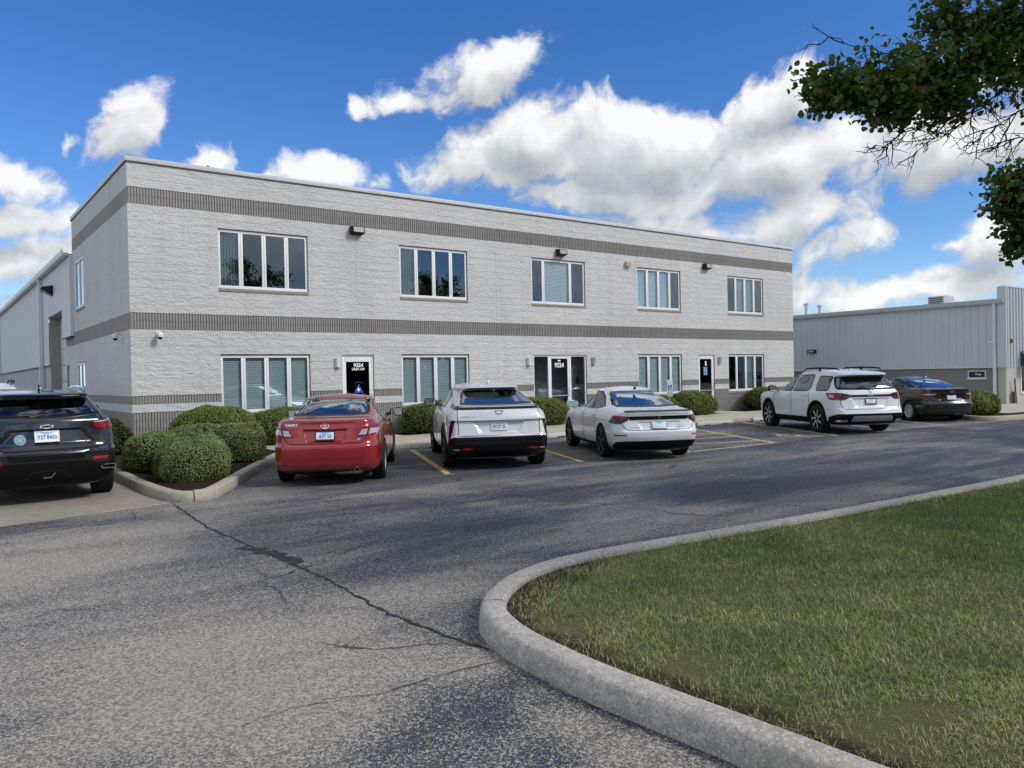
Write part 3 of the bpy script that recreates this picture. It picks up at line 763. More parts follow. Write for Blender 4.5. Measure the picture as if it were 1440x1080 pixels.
def flat_text(parent, name, s, size, x, z, y, mat, bold=0.0, width=1.0):
    vs, fs = text2d(s, size, bold, width)
    me = bpy.data.meshes.new(name); me.from_pydata([(x + a, y, z + c) for a, c in vs], [], fs); me.materials.append(mat)
    return link(name, me, parent)
def door_leaf(parent, x0, x1, z0, z1, y, top=0.15, side=0.105, bot=0.22, hinge_left=True, mid=None):
    d = MB()
    d.box(x0, x1, y, y + .045, z1 - top, z1); d.box(x0, x1, y, y + .045, z0, z0 + bot)
    d.box(x0, x0 + side, y, y + .045, z0 + bot + .0005, z1 - top - .0005); d.box(x1 - side, x1, y, y + .045, z0 + bot + .0005, z1 - top - .0005)
    o = d.build('door', WHITE_FRAME, parent, bevel=0.004)
    g = MB(); g.box(x0 + side - .004, x1 - side + .004, y + .016, y + .024, z0 + bot - .004, z1 - top + .004)
    g.build('pane', DOOR_GLASS, o)
    h = MB(); hx = x1 - side / 2 if hinge_left else x0 + side / 2
    h.tube([(hx, y - .004, z0 + 0.86), (hx, y - .05, z0 + 0.88), (hx, y - .05, z0 + 1.14), (hx, y - .004, z0 + 1.16)], 0.011)
    h.build('handle', ALU, o, smooth=True)
    lk = MB(); lk.lathe([(0.0, y - .012), (0.018, y - .012), (0.02, y + .002)], 'y', 14, (hx, 0, z0 + 1.26)); lk.build('lock', ALU, o, smooth=True)
    if mid:
        m = MB(); m.box(x0 + side - .002, x1 - side + .002, y + .006, y + .04, z0 + mid, z0 + mid + .035); m.build('push_rail', ALU, o)
    return o
def door_frame(x0, x1, z0, z1, mul=()):
    f = MB(); w = 0.055; y0, y1 = 0.04, 0.115
    f.box(x0, x1, y0, y1, z1 - w, z1); f.box(x0, x0 + w, y0, y1, z0, z1 - w - .0005); f.box(x1 - w, x1, y0, y1, z0, z1 - w - .0005)
    for m in mul: f.box(m - .035, m + .035, y0, y1, z0, z1 - w - .0005)
    return f.build('door_frame', WHITE_FRAME, office, bevel=0.004)
# door 1 (left): numbers and a blue triangular emblem
x0, x1, z0, z1 = DOORS[0]
door_frame(x0, x1, z0, z1)
d1 = door_leaf(office, x0 + .057, x1 - .057, z0 + .01, z1 - .057, 0.05, top=0.135, side=0.075)
mx = (x0 + x1) / 2
flat_text(d1, 'door_number', '9324', 0.145, mx + .03, 2.13, 0.0655, SIGN_WHITE, 0.006, 1.05)
flat_text(d1, 'unit_number', 'UNIT-1W', 0.095, mx + .03, 2.015, 0.0655, SIGN_WHITE, 0.004, 1.0)
b = MB(); b.face([(mx - .12, .0655, 1.34), (mx + .17, .0655, 1.34), (mx + .025, .0655, 1.60)]); b.build('emblem', SIGN_BLUE, d1)
b = MB(); b.face([(mx - .03, .0650, 1.41), (mx + .025, .0650, 1.37), (mx + .075, .0650, 1.42), (mx + .02, .0650, 1.50)]); b.build('emblem_mark', SIGN_WHITE, d1)
b = MB()
for q in (-0.25, 0.06): b.face([(mx + q, .0655, 1.255), (mx + q + .22, .0655, 1.255), (mx + q + .22, .0655, 1.27), (mx + q, .0655, 1.27)])
pts = [(mx + .025 + .19 * cos(RAD(t)), 1.49 + .15 * sin(RAD(t))) for t in range(40, 141, 10)]
for p, q in zip(pts, pts[1:]): b.face([(p[0], .0655, p[1]), (q[0], .0655, q[1]), (q[0], .0655, q[1] + .008), (p[0], .0655, p[1] + .008)])
b.build('emblem_line', plain('vinyl_dim_blue', (0.10, 0.13, 0.38), 0.5), d1)
# door 2 (centre) with sidelights
x0, x1, z0, z1 = DOORS[1]
mA, mB_ = x0 + .70, x0 + 1.66
door_frame(x0, x1, z0, z1, (mA, mB_))
d2 = door_leaf(office, mA + .037, mB_ - .037, z0 + .01, z1 - .057, 0.05, top=0.07, side=0.075, mid=0.86)
mx = (mA + mB_) / 2
flat_text(d2, 'door_number', '9324', 0.22, mx, 2.07, 0.0655, SIGN_WHITE, 0.008, 0.95)
b = MB(); b.face([(mx - .06, .0655, 2.20), (mx + .06, .0655, 2.20), (mx + .06, .0655, 2.245), (mx - .06, .0655, 2.245)]); b.build('door_notice', SIGN_WHITE, d2)
g = MB()
for a, c in ((x0 + .057, mA - .037), (mB_ + .037, x1 - .057)):
    g.box(a - .004, c + .004, 0.07, 0.078, z0 + .02, z1 - .052)
g.build('sidelight', DOOR_GLASS, office)
b = MB(); b.box(mB_ + .30, mB_ + .42, 0.082, 0.10, 1.38, 1.66); b.build('entry_panel', BLACKM, office)
b = MB(); b.box(mB_ + .26, x1 - .06, 0.42, 0.44, z0, z1); b.build('lobby_wall', plain('lobby_wall_paint', (0.55, 0.58, 0.59), 0.8), office)
# door 3 (right)
x0, x1, z0, z1 = DOORS[2]
door_frame(x0, x1, z0, z1)
d3 = door_leaf(office, x0 + .057, x1 - .057, z0 + .01, z1 - .057, 0.05, top=0.11, side=0.075, mid=0.83)
mx = (x0 + x1) / 2
b = MB(); b.face([(mx - .11, .0655, 1.60), (mx + .11, .0655, 1.60), (mx + .11, .0655, 1.93), (mx - .11, .0655, 1.93)]); b.build('door_notice', plain('notice_pale_blue', (0.20, 0.33, 0.52), 0.5), d3)
b = MB()
b.lathe([(0.0, .0645), (0.02, .0645)], 'y', 12, (mx + .005, 0, 1.855))
pts = [(mx - .005 + .06 * cos(RAD(t)), 1.72 + .06 * sin(RAD(t))) for t in range(120, 400, 20)]
for p, q in zip(pts, pts[1:]): b.face([(p[0], .0645, p[1] - .01), (q[0], .0645, q[1] - .01), (q[0], .0645, q[1] + .01), (p[0], .0645, p[1] + .01)])
b.face([(mx - .012, .0645, 1.72), (mx + .012, .0645, 1.72), (mx + .012, .0645, 1.835), (mx - .012, .0645, 1.835)])
b.build('wheelchair_symbol', SIGN_BLUE, d3)
b = MB(); b.lathe([(0.0, .0655), (0.05, .0655)], 'y', 14, (mx + .02, 0, 2.12)); b.face([(mx - .03, .0655, 1.99), (mx + .09, .0655, 1.99), (mx + .09, .0655, 2.06), (mx - .03, .0655, 2.06)]); b.build('sticker', SIGN_WHITE, d3)

# ------------------------------------------------------------------ fixtures on the office walls
def wallpack(x, z, label, w=0.36):
    o = thing('wall_light', label, 'wall light', (BX + x, BY, z), 0, 'bronze flood lights under the upper band')
    b = MB(); b.prism([(0.0, 0.0), (-0.20, 0.035), (-0.22, 0.06), (-0.20, 0.22), (-0.05, 0.235), (0.0, 0.235)], 'x', 0, w)
    b.build('housing', DARK, o, bevel=0.008)
    b = MB(); b.prism([(-0.206, 0.052), (-0.226, 0.065), (-0.206, 0.205), (-0.196, 0.2)], 'x', 0.035, w - 0.035)
    b.build('lens', LENS, o)
wallpack(5.80, 5.85, 'bronze flood light with frosted lens above and between the two upper windows nearest the corner', 0.38)
wallpack(13.46, 5.81, 'bronze flood light directly above the three-pane upper window over the entrance')
wallpack(21.14, 5.84, 'bronze flood light between the two upper windows farthest from the corner')
b = MB(); b.box(0, 0.23, -0.13, 0, 0, 0.19); b.m = 1; b.box(0.04, 0.19, -0.136, -0.1305, 0.04, 0.15)
props(b.build('wall_vent', [CREAM, TAUPE], bevel=0.006, loc=(BX + 16.78, BY, 5.67)), 'small cream vent box high on the front wall', 'vent box')
def sconce(x, label, white=True):
    o = thing('wall_sconce', label, 'wall sconce', (BX + x, BY, 2.07), 0, 'slim sconces beside the entrance doors')
    b = MB(); h = 0.26
    prof = [(0.065 * cos(RAD(t)), -0.045 - 0.065 * sin(RAD(t))) for t in range(0, 181, 20)]
    b.prism([(0.065, 0.0)] + prof + [(-0.065, 0.0)], 'z', 0, h)
    b.build('shade', METAL_WHITE if white else GALV, o, angle=40, smooth=True)
    b = MB(); b.lathe([(0.0, -0.004), (0.05, -0.004), (0.05, -0.001)], 'z', 16, (0, -0.05, 0)); b.build('lens', LENS, o)
sconce(5.33, 'white half-round sconce left of the door marked 9324 UNIT-1W')
sconce(12.17, 'white half-round sconce left of the wide glass entrance')
sconce(15.10, 'half-round sconce right of the wide glass entrance', False)
sconce(22.08, 'half-round sconce right of the narrow door with a blue notice', False)
def dome_camera(name, label, loc, rz):
    o = thing(name, label, 'security camera', loc, rz, 'white dome cameras at the building corner')
    b = MB(); b.box(-0.05, 0.05, -0.015, 0, 0.0, 0.16); b.tube([(0, -0.015, 0.10), (0, -0.12, 0.11), (0, -0.17, 0.10)], 0.03); b.build('bracket', WHITE_PAINT, o, smooth=True, angle=40)
    b = MB(); b.lathe([(0.0, 0.11), (0.05, 0.105), (0.068, 0.08), (0.07, 0.0), (0.062, -0.01)], 'z', 20, (0, -0.17, 0)); b.build('housing', WHITE_PAINT, o, smooth=True)
    b = MB(); b.lathe([(0.06, -0.005), (0.052, -0.04), (0.03, -0.06), (0.0, -0.066)], 'z', 20, (0, -0.17, 0)); b.build('dome', GLOSSBLK, o, smooth=True)
dome_camera('dome_camera', 'white dome camera on the front wall under the middle band, near the corner', (BX + 0.63, BY, 2.86), 0)
dome_camera('dome_camera', 'white dome camera on an arm on the shaded side wall near the corner', (BX, BY + 0.9, 2.88), RAD(-90))

# ------------------------------------------------------------------ metal warehouse behind (part of the same plot, long wall along y)
wh = thing('warehouse', 'long pale grey metal warehouse with white gutter behind the block office', 'warehouse', (4.0, 29.40, 0))
Wend = 62.0; EV = 6.0
def ribbed(bm, x, y0, y1, z0, z1, pitch, depth, facing=-1, along='y', o=0.0, rw=0.5):
    """vertical ribbed sheet in the plane x (along y) or y (along x)"""
    n = max(1, int(round((y1 - y0) / pitch))); w = (y1 - y0) / n; pr = [(y0, 0)]
    for i in range(n):
        s = y0 + i * w
        pr += [(s + w*(.5 - rw/2 - .06), 0), (s + w*(.5 - rw/2), depth), (s + w*(.5 + rw/2), depth), (s + w*(.5 + rw/2 + .06), 0)]
    pr.append((y1, 0)); base = len(bm.v)
    for t, d in pr:
        p = (x + facing * d, t) if along == 'y' else (t, x + facing * d)
        bm.v += [(*p, z0), (*p, z1)]
    for i in range(len(pr) - 1):
        k = base + 2 * i; bm.f.append((k, k + 2, k + 3, k + 1)); bm.mi.append(bm.m)
b = MB()
# siding: over the office's rear corner, beside and above the dock door, then the long run
ribbed(b, 0.0, 0.0, 1.95, 3.34, EV, 0.30, 0.012)
ribbed(b, 0.0, 1.95, 5.50, 4.33, EV, 0.30, 0.012)
ribbed(b, 0.0, 5.50, Wend - 29.4, 2.50, EV, 0.30, 0.012)
b.m = 1
b.box(-0.02, 0.115, -0.03, 0.05, 3.34, EV)        # corner trim
b.build('siding', [METAL_WALL, METAL_WHITE], wh)
b = MB()
b.box(0.02, 0.3, 5.50, Wend - 29.4, 0, 2.46); b.box(0.30, 0.5, 1.80, 1.95, 0, 4.3)
b.build('base_wall', WARE_BLOCK_Y, wh)
b = MB(); b.box(-0.03, 0.05, 5.50, Wend - 29.4, 2.46, 2.50); b.box(-0.03, 0.02, 0.0, 1.95, 3.31, 3.338); b.build('base_flashing', CAP_EDGE, wh)
b = MB()
b.box(0.02, 0.42, 5.30, 5.50, 0, 4.33); b.box(0.02, 0.42, 1.95, 5.2995, 4.30, 4.50)
b.build('dock_jamb', TAUPE, wh)
b = MB()
for i in range(7): b.box(0.36, 0.40, 1.95, 5.30, 0.02 + i * 0.612, 0.02 + i * 0.612 + 0.600)
b.build('dock_door', METAL_WHITE, wh, bevel=0.01)
b = MB()
W2 = 27.4
b.face([(-0.10, 0.0, EV + .02), (-0.10, Wend - 29.4, EV + .02), (13.6, Wend - 29.4, EV + 0.75), (13.6, 0.0, EV + 0.75)])
b.face([(13.6, 0.0, EV + 0.75), (13.6, Wend - 29.4, EV + 0.75), (W2, Wend - 29.4, EV + .02), (W2, 0, EV + .02)])
b.build('roof', METAL_WHITE, wh)
b = MB(); b.face([(W2, 0.03, 0), (W2, Wend - 29.4, 0), (W2, Wend - 29.4, EV), (W2, 0.03, EV)]); b.face([(0, Wend - 29.4, 0), (0, Wend - 29.4, EV), (W2, Wend - 29.4, EV), (W2, Wend - 29.4, 0)])
b.build('far_wall', METAL_WALL, wh)
b = MB(); L0, L1 = -0.05, Wend - 29.4
b.prism([(-0.03, EV - .02), (-0.19, EV - .02), (-0.22, EV + 0.05), (-0.22, EV + 0.15), (-0.19, EV + 0.15), (-0.19, EV + 0.06), (-0.03, EV + 0.06)], 'y', L0, L1)
b.build('gutter', METAL_WHITE, wh, angle=30)
for y in (7.1, 28.0):
    b = MB(); b.box(-0.17, -0.03, y, y + 0.16, 0.12, EV - .02)
    for z in (1.2, 3.0, 4.8): b.box(-0.178, -0.012, y - .012, y + .172, z, z + .05)
    b.build('downspout', METAL_WHITE, wh, bevel=0.006)
b = MB(); b.tube([(-0.02, 7.45, 0.3), (-0.02, 7.45, 5.6)], 0.02); b.build('conduit', GALV, wh)
o = thing('wall_light', 'black hooded flood light above the dock door on the warehouse wall', 'wall light', (4.0, 33.6, 5.05), RAD(-90))
b = MB(); b.prism([(0, 0), (-0.05, 0.0), (-0.38, 0.20), (-0.36, 0.30), (0, 0.36)], 'x', -0.28, 0.28); b.build('housing', DARK, o, bevel=0.02)
b = MB(); b.prism([(-0.06, -0.004), (-0.37, 0.185), (-0.36, 0.197), (-0.05, 0.006)], 'x', -0.22, 0.22); b.build('lens', LENS, o)

# ------------------------------------------------------------------ neighbour building (metal shed, long wall along y, facing the office)
NX, NY = 36.49, 14.10
nb = thing('neighbour_building', 'low blue-grey ribbed metal building on a grey block base at right', 'building', (NX, NY, 0))
b = MB()
ribbed(b, 0.0, 0.32, 46.0, 1.70, 4.40, 0.305, 0.042, -1, 'y', 0, 0.16)
b.build('ribbed_siding', NEIGH_METAL, nb)
b = MB(); b.face([(0.02, 46, 0), (0.02, 0.32, 0), (0.02, 0.32, 1.66), (0.02, 46, 1.66)]); b.build('base_wall', NEIGH_BLOCK_Y, nb)
b = MB(); b.box(-0.045, 0.04, 0.32, 46, 1.66, 1.705); b.build('base_flashing', METAL_WHITE, nb)
b = MB(); b.prism([(0.0, 4.36), (-0.14, 4.36), (-0.17, 4.42), (-0.17, 4.56), (-0.15, 4.56), (0.0, 4.50)], 'y', 0.02, 46); b.build('gutter', plain('grey_gutter', (0.46, 0.49, 0.51), 0.4), nb, angle=30)
b = MB(); b.face([(-0.05, 0.05, 4.5), (-0.05, 46, 4.5), (12, 46, 5.15), (12, 0.05, 5.15)]); b.face([(12, 0.05, 5.15), (12, 46, 5.15), (24, 46, 4.5), (24, 0.05, 4.5)]); b.build('roof', METAL_WHITE, nb)
b = MB(); b.box(-0.13, -0.035, 0.34, 0.46, 0.16, 4.38); b.prism([(-0.13, 0.16), (-0.03, 0.16), (-0.2, 0.10), (-0.26, 0.13)], 'y', 0.345, 0.455); b.build('downspout', METAL_WHITE, nb)
# taller front section
b = MB()
ribbed(b, 0.0, 0.0, 12.0, 1.66, 5.05, 0.305, 0.042, -1, 'x', 0, 0.16)
b.build('ribbed_front', plain('front_ribbed_siding', (0.44, 0.465, 0.475), 0.45, 0, 0.05, 0.7), nb)
b = MB(); b.box(-0.046, 0.03, -0.046, 0.30, 1.66, 5.08); b.box(0.031, 12, -0.03, 0.03, 5.05, 5.10); b.build('corner_trim', NEIGH_METAL, nb)
b = MB(); b.box(-0.0, 12, 0.0, 0.3, 0, 1.655); b.build('front_base_wall', NEIGH_BLOCK_X, nb)
b = MB(); b.prism([(0.0, 2.35), (-0.55, 1.95), (-0.55, 1.72), (0.0, 1.72)], 'x', 1.36, 5.0); b.build('awning', AWNING, nb)
b = MB(); b.box(1.50, 3.4, -0.012, -0.002, 0.62, 1.62); b.m = 1; b.box(1.42, 1.497, -0.03, -0.002, 0.55, 1.66); b.box(1.42, 3.5, -0.05, -0.002, 0.50, 0.549); b.build('front_window', [GLOSSBLK, WHITE_FRAME], nb)
b = MB(); b.box(0.74, 0.86, -0.03, -0.001, 1.02, 1.12); b.build('outlet_box', WHITE_PAINT, nb)
# low window with a dark lettered panel in the base wall
b = MB(); y0, y1, z0, z1 = 0.78, 1.50, 1.22, 1.54
for a, c, p, q in ((y0, y1, z0, z0+.035), (y0, y1, z1-.035, z1), (y0, y0+.035, z0+.0355, z1-.0355), (y1-.035, y1, z0+.0355, z1-.0355)): b.box(-0.03, 0.018, a, c, p, q)
b.box(-0.05, 0.018, y0 - .03, y1 + .03, z0 - .06, z0 - .002)
lw = b.build('low_window', METAL_WHITE, nb)
b = MB(); b.box(-0.012, 0.016, y0 + .036, y1 - .036, z0 + .036, z1 - .036); b.build('sign_panel', plain('navy_panel', (0.012, 0.012, 0.03), 0.35), lw)
b = MB()
ym = (y0 + y1) / 2
pts = [(ym + .02 + .045 * cos(RAD(t)), 1.385 + .05 * sin(RAD(t))) for t in range(-60, 241, 25)]
for p, q in zip(pts, pts[1:]): b.face([(-0.0135, p[0], p[1]), (-0.0135, q[0], q[1]), (-0.0135, ym + .02 + (q[0]-ym-.02)*.5, 1.385 + (q[1]-1.385)*.5), (-0.0135, ym + .02 + (p[0]-ym-.02)*.5, 1.385 + (p[1]-1.385)*.5)])
for z, w in ((1.395, .12), (1.37, .13), (1.345, .09)): b.face([(-0.0135, ym - .05, z), (-0.0135, ym - .05 - w, z), (-0.0135, ym - .05 - w, z + .014), (-0.0135, ym - .05, z + .014)])
b.build('panel_mark', SIGN_WHITE, lw)
o = thing('wall_light', 'small black flood light on the ribbed metal wall of the neighbour building', 'wall light', (NX - 0.03, 23.05, 2.55), RAD(-90))
b = MB(); b.prism([(0, 0.02), (-0.14, 0.02), (-0.16, 0.06), (-0.14, 0.19), (0, 0.20)], 'x', -0.2, 0.2); b.build('housing', DARK, o, bevel=0.008)
b = MB(); b.prism([(-0.145, 0.05), (-0.165, 0.065), (-0.148, 0.15), (-0.14, 0.15)], 'x', -0.15, 0.15); b.build('lens', LENS, o)
o = thing('bullet_camera', 'small white bullet camera on the ribbed wall beside the downspout', 'security camera', (NX - 0.03, 14.62, 2.72), RAD(-90))
b = MB(); b.tube([(0, 0, 0), (0, -0.08, 0.0)], 0.012); b.build('bracket', WHITE_PAINT, o)
b = MB(); b.tube([(0.05, -0.09, 0.02), (-0.10, -0.16, -0.02)], 0.032, 12); b.build('housing', WHITE_PAINT, o, smooth=True, angle=40)
b = MB()
for (a, c, p, q) in ((0, .10, 0, .015), (0, .10, .16, .175), (0, .015, .0151, .1599), (.085, .10, .0151, .1599)): b.box(a, c, -.05, 0, p, q)
props(b.build('rusty_bracket', plain('rust', (0.20, 0.10, 0.05), 0.85, 0, 0.3), loc=(NX + 0.42, NY - 0.022, 2.68)), 'rusty metal bracket left on the front siding of the neighbour building', 'bracket')
b = MB()
b.tube([(0, 0, 0), (0.0, 0.02, 1.05)], 0.03); b.tube([(0.09, 0, 0), (0.11, 0.05, 0.75)], 0.03); b.box(-0.12, 0.0, -0.02, 0.1, 0, 0.5)
props(b.build('scrap_boards', plain('weathered_board', (0.09, 0.075, 0.06), 0.9), loc=(NX + 0.5, NY - 0.16, 0.13)), 'weathered boards leaning at the corner of the neighbour building', 'boards')
# roof plant
ac = thing('rooftop_unit', 'grey boxy air conditioner on the roof of the neighbour building', 'air conditioner', (NX + 8, 20.35, 4.92))
b = MB(); b.box(-0.6, 0.6, -0.42, 0.42, 0, 0.62); b.build('cabinet', plain('beige_grey_cabinet', (0.40, 0.41, 0.41), 0.5), ac, bevel=0.02)
b = MB()
for i in range(5): b.box(-0.61, -0.602, -0.36, 0.36, 0.10 + i * 0.10, 0.15 + i * 0.10)
b.build('louvre', DARK, ac)
b = MB(); b.lathe([(0.0, 0.66), (0.3, 0.66), (0.33, 0.622)], 'z', 20, (0.1, 0, 0)); b.build('fan_guard', DARK, ac)
b = MB(); b.box(-0.5, 0.2, 0.421, 0.75, 0, 0.25); b.build('duct', GALV, ac)
def vent_pipe(y, h, label):
    o = thing('vent_pipe', label, 'vent pipe', (NX + 8, y, 4.92), 0, 'steel vent pipes on the neighbour roof')
    b = MB(); b.tube([(0, 0, 0), (0, 0, h)], 0.075, 14); b.build('pipe', GALV, o, smooth=True, angle=40)
    b = MB(); b.lathe([(0.085, h - .10), (0.15, h - 0.05), (0.15, h + .02), (0.05, h + .07), (0.0, h + .07)], 'z', 16); b.build('cowl', GALV, o, smooth=True, angle=40)
vent_pipe(28.52, 0.90, 'taller steel vent pipe nearer the white office on the neighbour roof')
vent_pipe(27.60, 0.72, 'shorter steel vent pipe with a cowl on the neighbour roof')

# accessible parking sign in front of the walk
o = thing('parking_sign', 'small pale green parking sign with a blue wheelchair square', 'sign', (19.42, 17.40, 0.13), RAD(-20))
b = MB(); b.tube([(0, 0.035, 0), (0, 0.035, 1.33)], 0.022, 10); b.build('post', GALV, o, smooth=True)
b = MB(); b.box(-0.15, 0.15, 0.0, 0.012, 0.72, 1.50); pl = b.build('sign_plate', plain('pale_green_sign', (0.42, 0.58, 0.54), 0.5, 0, 0.06), o, bevel=0.003)
b = MB(); b.box(-0.105, 0.105, -0.002, -0.0005, 1.0, 1.27); b.build('blue_square', SIGN_BLUE, pl)
b = MB(); b.box(-0.125, 0.125, -0.0004, 0.0, 0.975, 1.295); b.build('white_field', SIGN_WHITE, pl)
b = MB(); y = -0.0035
b.lathe([(0.0, y), (0.022, y)], 'y', 12, (-0.005, 0, 1.235)); b.face([(-.018, y, 1.12), (.012, y, 1.12), (.012, y, 1.21), (-.018, y, 1.21)])
pts = [(-.01 + .055 * cos(RAD(t)), 1.085 + .055 * sin(RAD(t))) for t in range(120, 400, 20)]
for p, q in zip(pts, pts[1:]): b.face([(p[0]*1.0, y, p[1]), (q[0], y, q[1]), (-.01 + (q[0]+.01)*.75, y, 1.085 + (q[1]-1.085)*.75), (-.01 + (p[0]+.01)*.75, y, 1.085 + (p[1]-1.085)*.75)])
b.face([(0.0, y, 1.115), (.06, y, 1.115), (.085, y, 1.03), (.06, y, 1.03), (.045, y, 1.092), (0.0, y, 1.092)])
b.build('wheelchair_symbol', SIGN_WHITE, pl)
pl.scale = (0.66, 1, 0.70); pl.location = (0, 0, 0.325)
# dark rock in the island bed
bm = bmesh.new(); bmesh.ops.create_icosphere(bm, subdivisions=3, radius=1)
rr = random.Random(3)
for v in bm.verts:
    p = v.co; f = 1 + 0.22 * sin(3.1 * p.x + 1.3) * cos(2.7 * p.y) + 0.12 * sin(7 * p.z + 2 * p.x)
    v.co = Vector((p.x * 0.30 * f * (1.25 - 0.75 * max(p.z, 0)) + 0.12 * -p.z, p.y * 0.26 * f, max(-0.05, p.z) * 0.62 * f))
me = bpy.data.meshes.new('landscape_rock'); bm.to_mesh(me); bm.free()
me.polygons.foreach_set('use_smooth', [True] * len(me.polygons)); me.set_sharp_from_angle(angle=RAD(25))
ROCK = soil_mat('dark_rock', (0.022, 0.023, 0.024), (0.06, 0.06, 0.06), 14); me.materials.append(ROCK)
props(link('landscape_rock', me, None, (4.35, 15.25, 0.10)), 'dark pointed rock between the clipped bushes in the island', 'rock')
# ================================================================== CARS
def pchip(xs, ys):
    xs = np.array(xs, float); ys = np.array(ys, float); h = np.diff(xs); d = np.diff(ys) / h; n = len(xs); m = np.zeros(n)
    m[0], m[-1] = d[0], d[-1]
    for i in range(1, n - 1):
        if d[i-1] * d[i] > 0:
            w1 = 2*h[i] + h[i-1]; w2 = h[i] + 2*h[i-1]; m[i] = (w1 + w2) / (w1/d[i-1] + w2/d[i])
    def f(x):
        i = int(min(max(np.searchsorted(xs, x, 'right') - 1, 0), n - 2)); t = (x - xs[i]) / h[i]
        t = min(max(t, 0.0), 1.0)
        return ((1+2*t)*(1-t)**2*ys[i] + t*(1-t)**2*h[i]*m[i] + t*t*(3-2*t)*ys[i+1] + t*t*(t-1)*h[i]*m[i+1])
    return f

def sstep(a, b, x):
    t = min(max((x - a) / (b - a), 0.0), 1.0); return t * t * (3 - 2 * t)

def rpoly(pts, r=0.03, n=4):
    """round the corners of a polygon"""
    out = []; k = len(pts)
    for i in range(k):
        p0, p, p1 = Vector(pts[i-1]), Vector(pts[i]), Vector(pts[(i+1) % k])
        a, c = (p0 - p), (p1 - p); d = min(r, a.length * .45, c.length * .45)
        A, B = p + a.normalized() * d, p + c.normalized() * d
        for j in range(n + 1):
            t = j / n; out.append(tuple((1-t)**2 * A + 2*t*(1-t) * p + t*t * B))
    return out

def inpoly(p, poly):
    x, y = p; c = False; j = len(poly) - 1
    for i in range(len(poly)):
        xi, yi = poly[i]; xj, yj = poly[j]
        if (yi > y) != (yj > y) and x < (xj - xi) * (y - yi) / (yj - yi) + xi: c = not c
        j = i
    return c

def inset(poly, d):
    """inward offset of a polygon (any orientation)"""
    k = len(poly); area = sum(poly[i-1][0]*poly[i][1] - poly[i][0]*poly[i-1][1] for i in range(k)); s = 1 if area > 0 else -1
    out = []
    for i in range(k):
        a, p, c = Vector(poly[i-1]), Vector(poly[i]), Vector(poly[(i+1) % k])
        t0 = (p - a); t1 = (c - p)
        if t0.length < 1e-6: t0 = t1
        if t1.length < 1e-6: t1 = t0
        t0.normalize(); t1.normalize()
        n0 = Vector((-t0.y, t0.x)); n1 = Vector((-t1.y, t1.x)); m = (n0 + n1)
        if m.length < 1e-4: m = n0
        m.normalize(); q = max(0.5, m.dot(n0))
        out.append(tuple(p + m * (s * d / q)))
    return out

def dens(poly, step):
    out = []
    for i in range(len(poly)):
        a, c = poly[i], poly[(i+1) % len(poly)]; n = max(1, int(math.dist(a, c) / step + 0.5))
        for j in range(n): out.append((a[0] + (c[0]-a[0])*j/n, a[1] + (c[1]-a[1])*j/n))
    return out

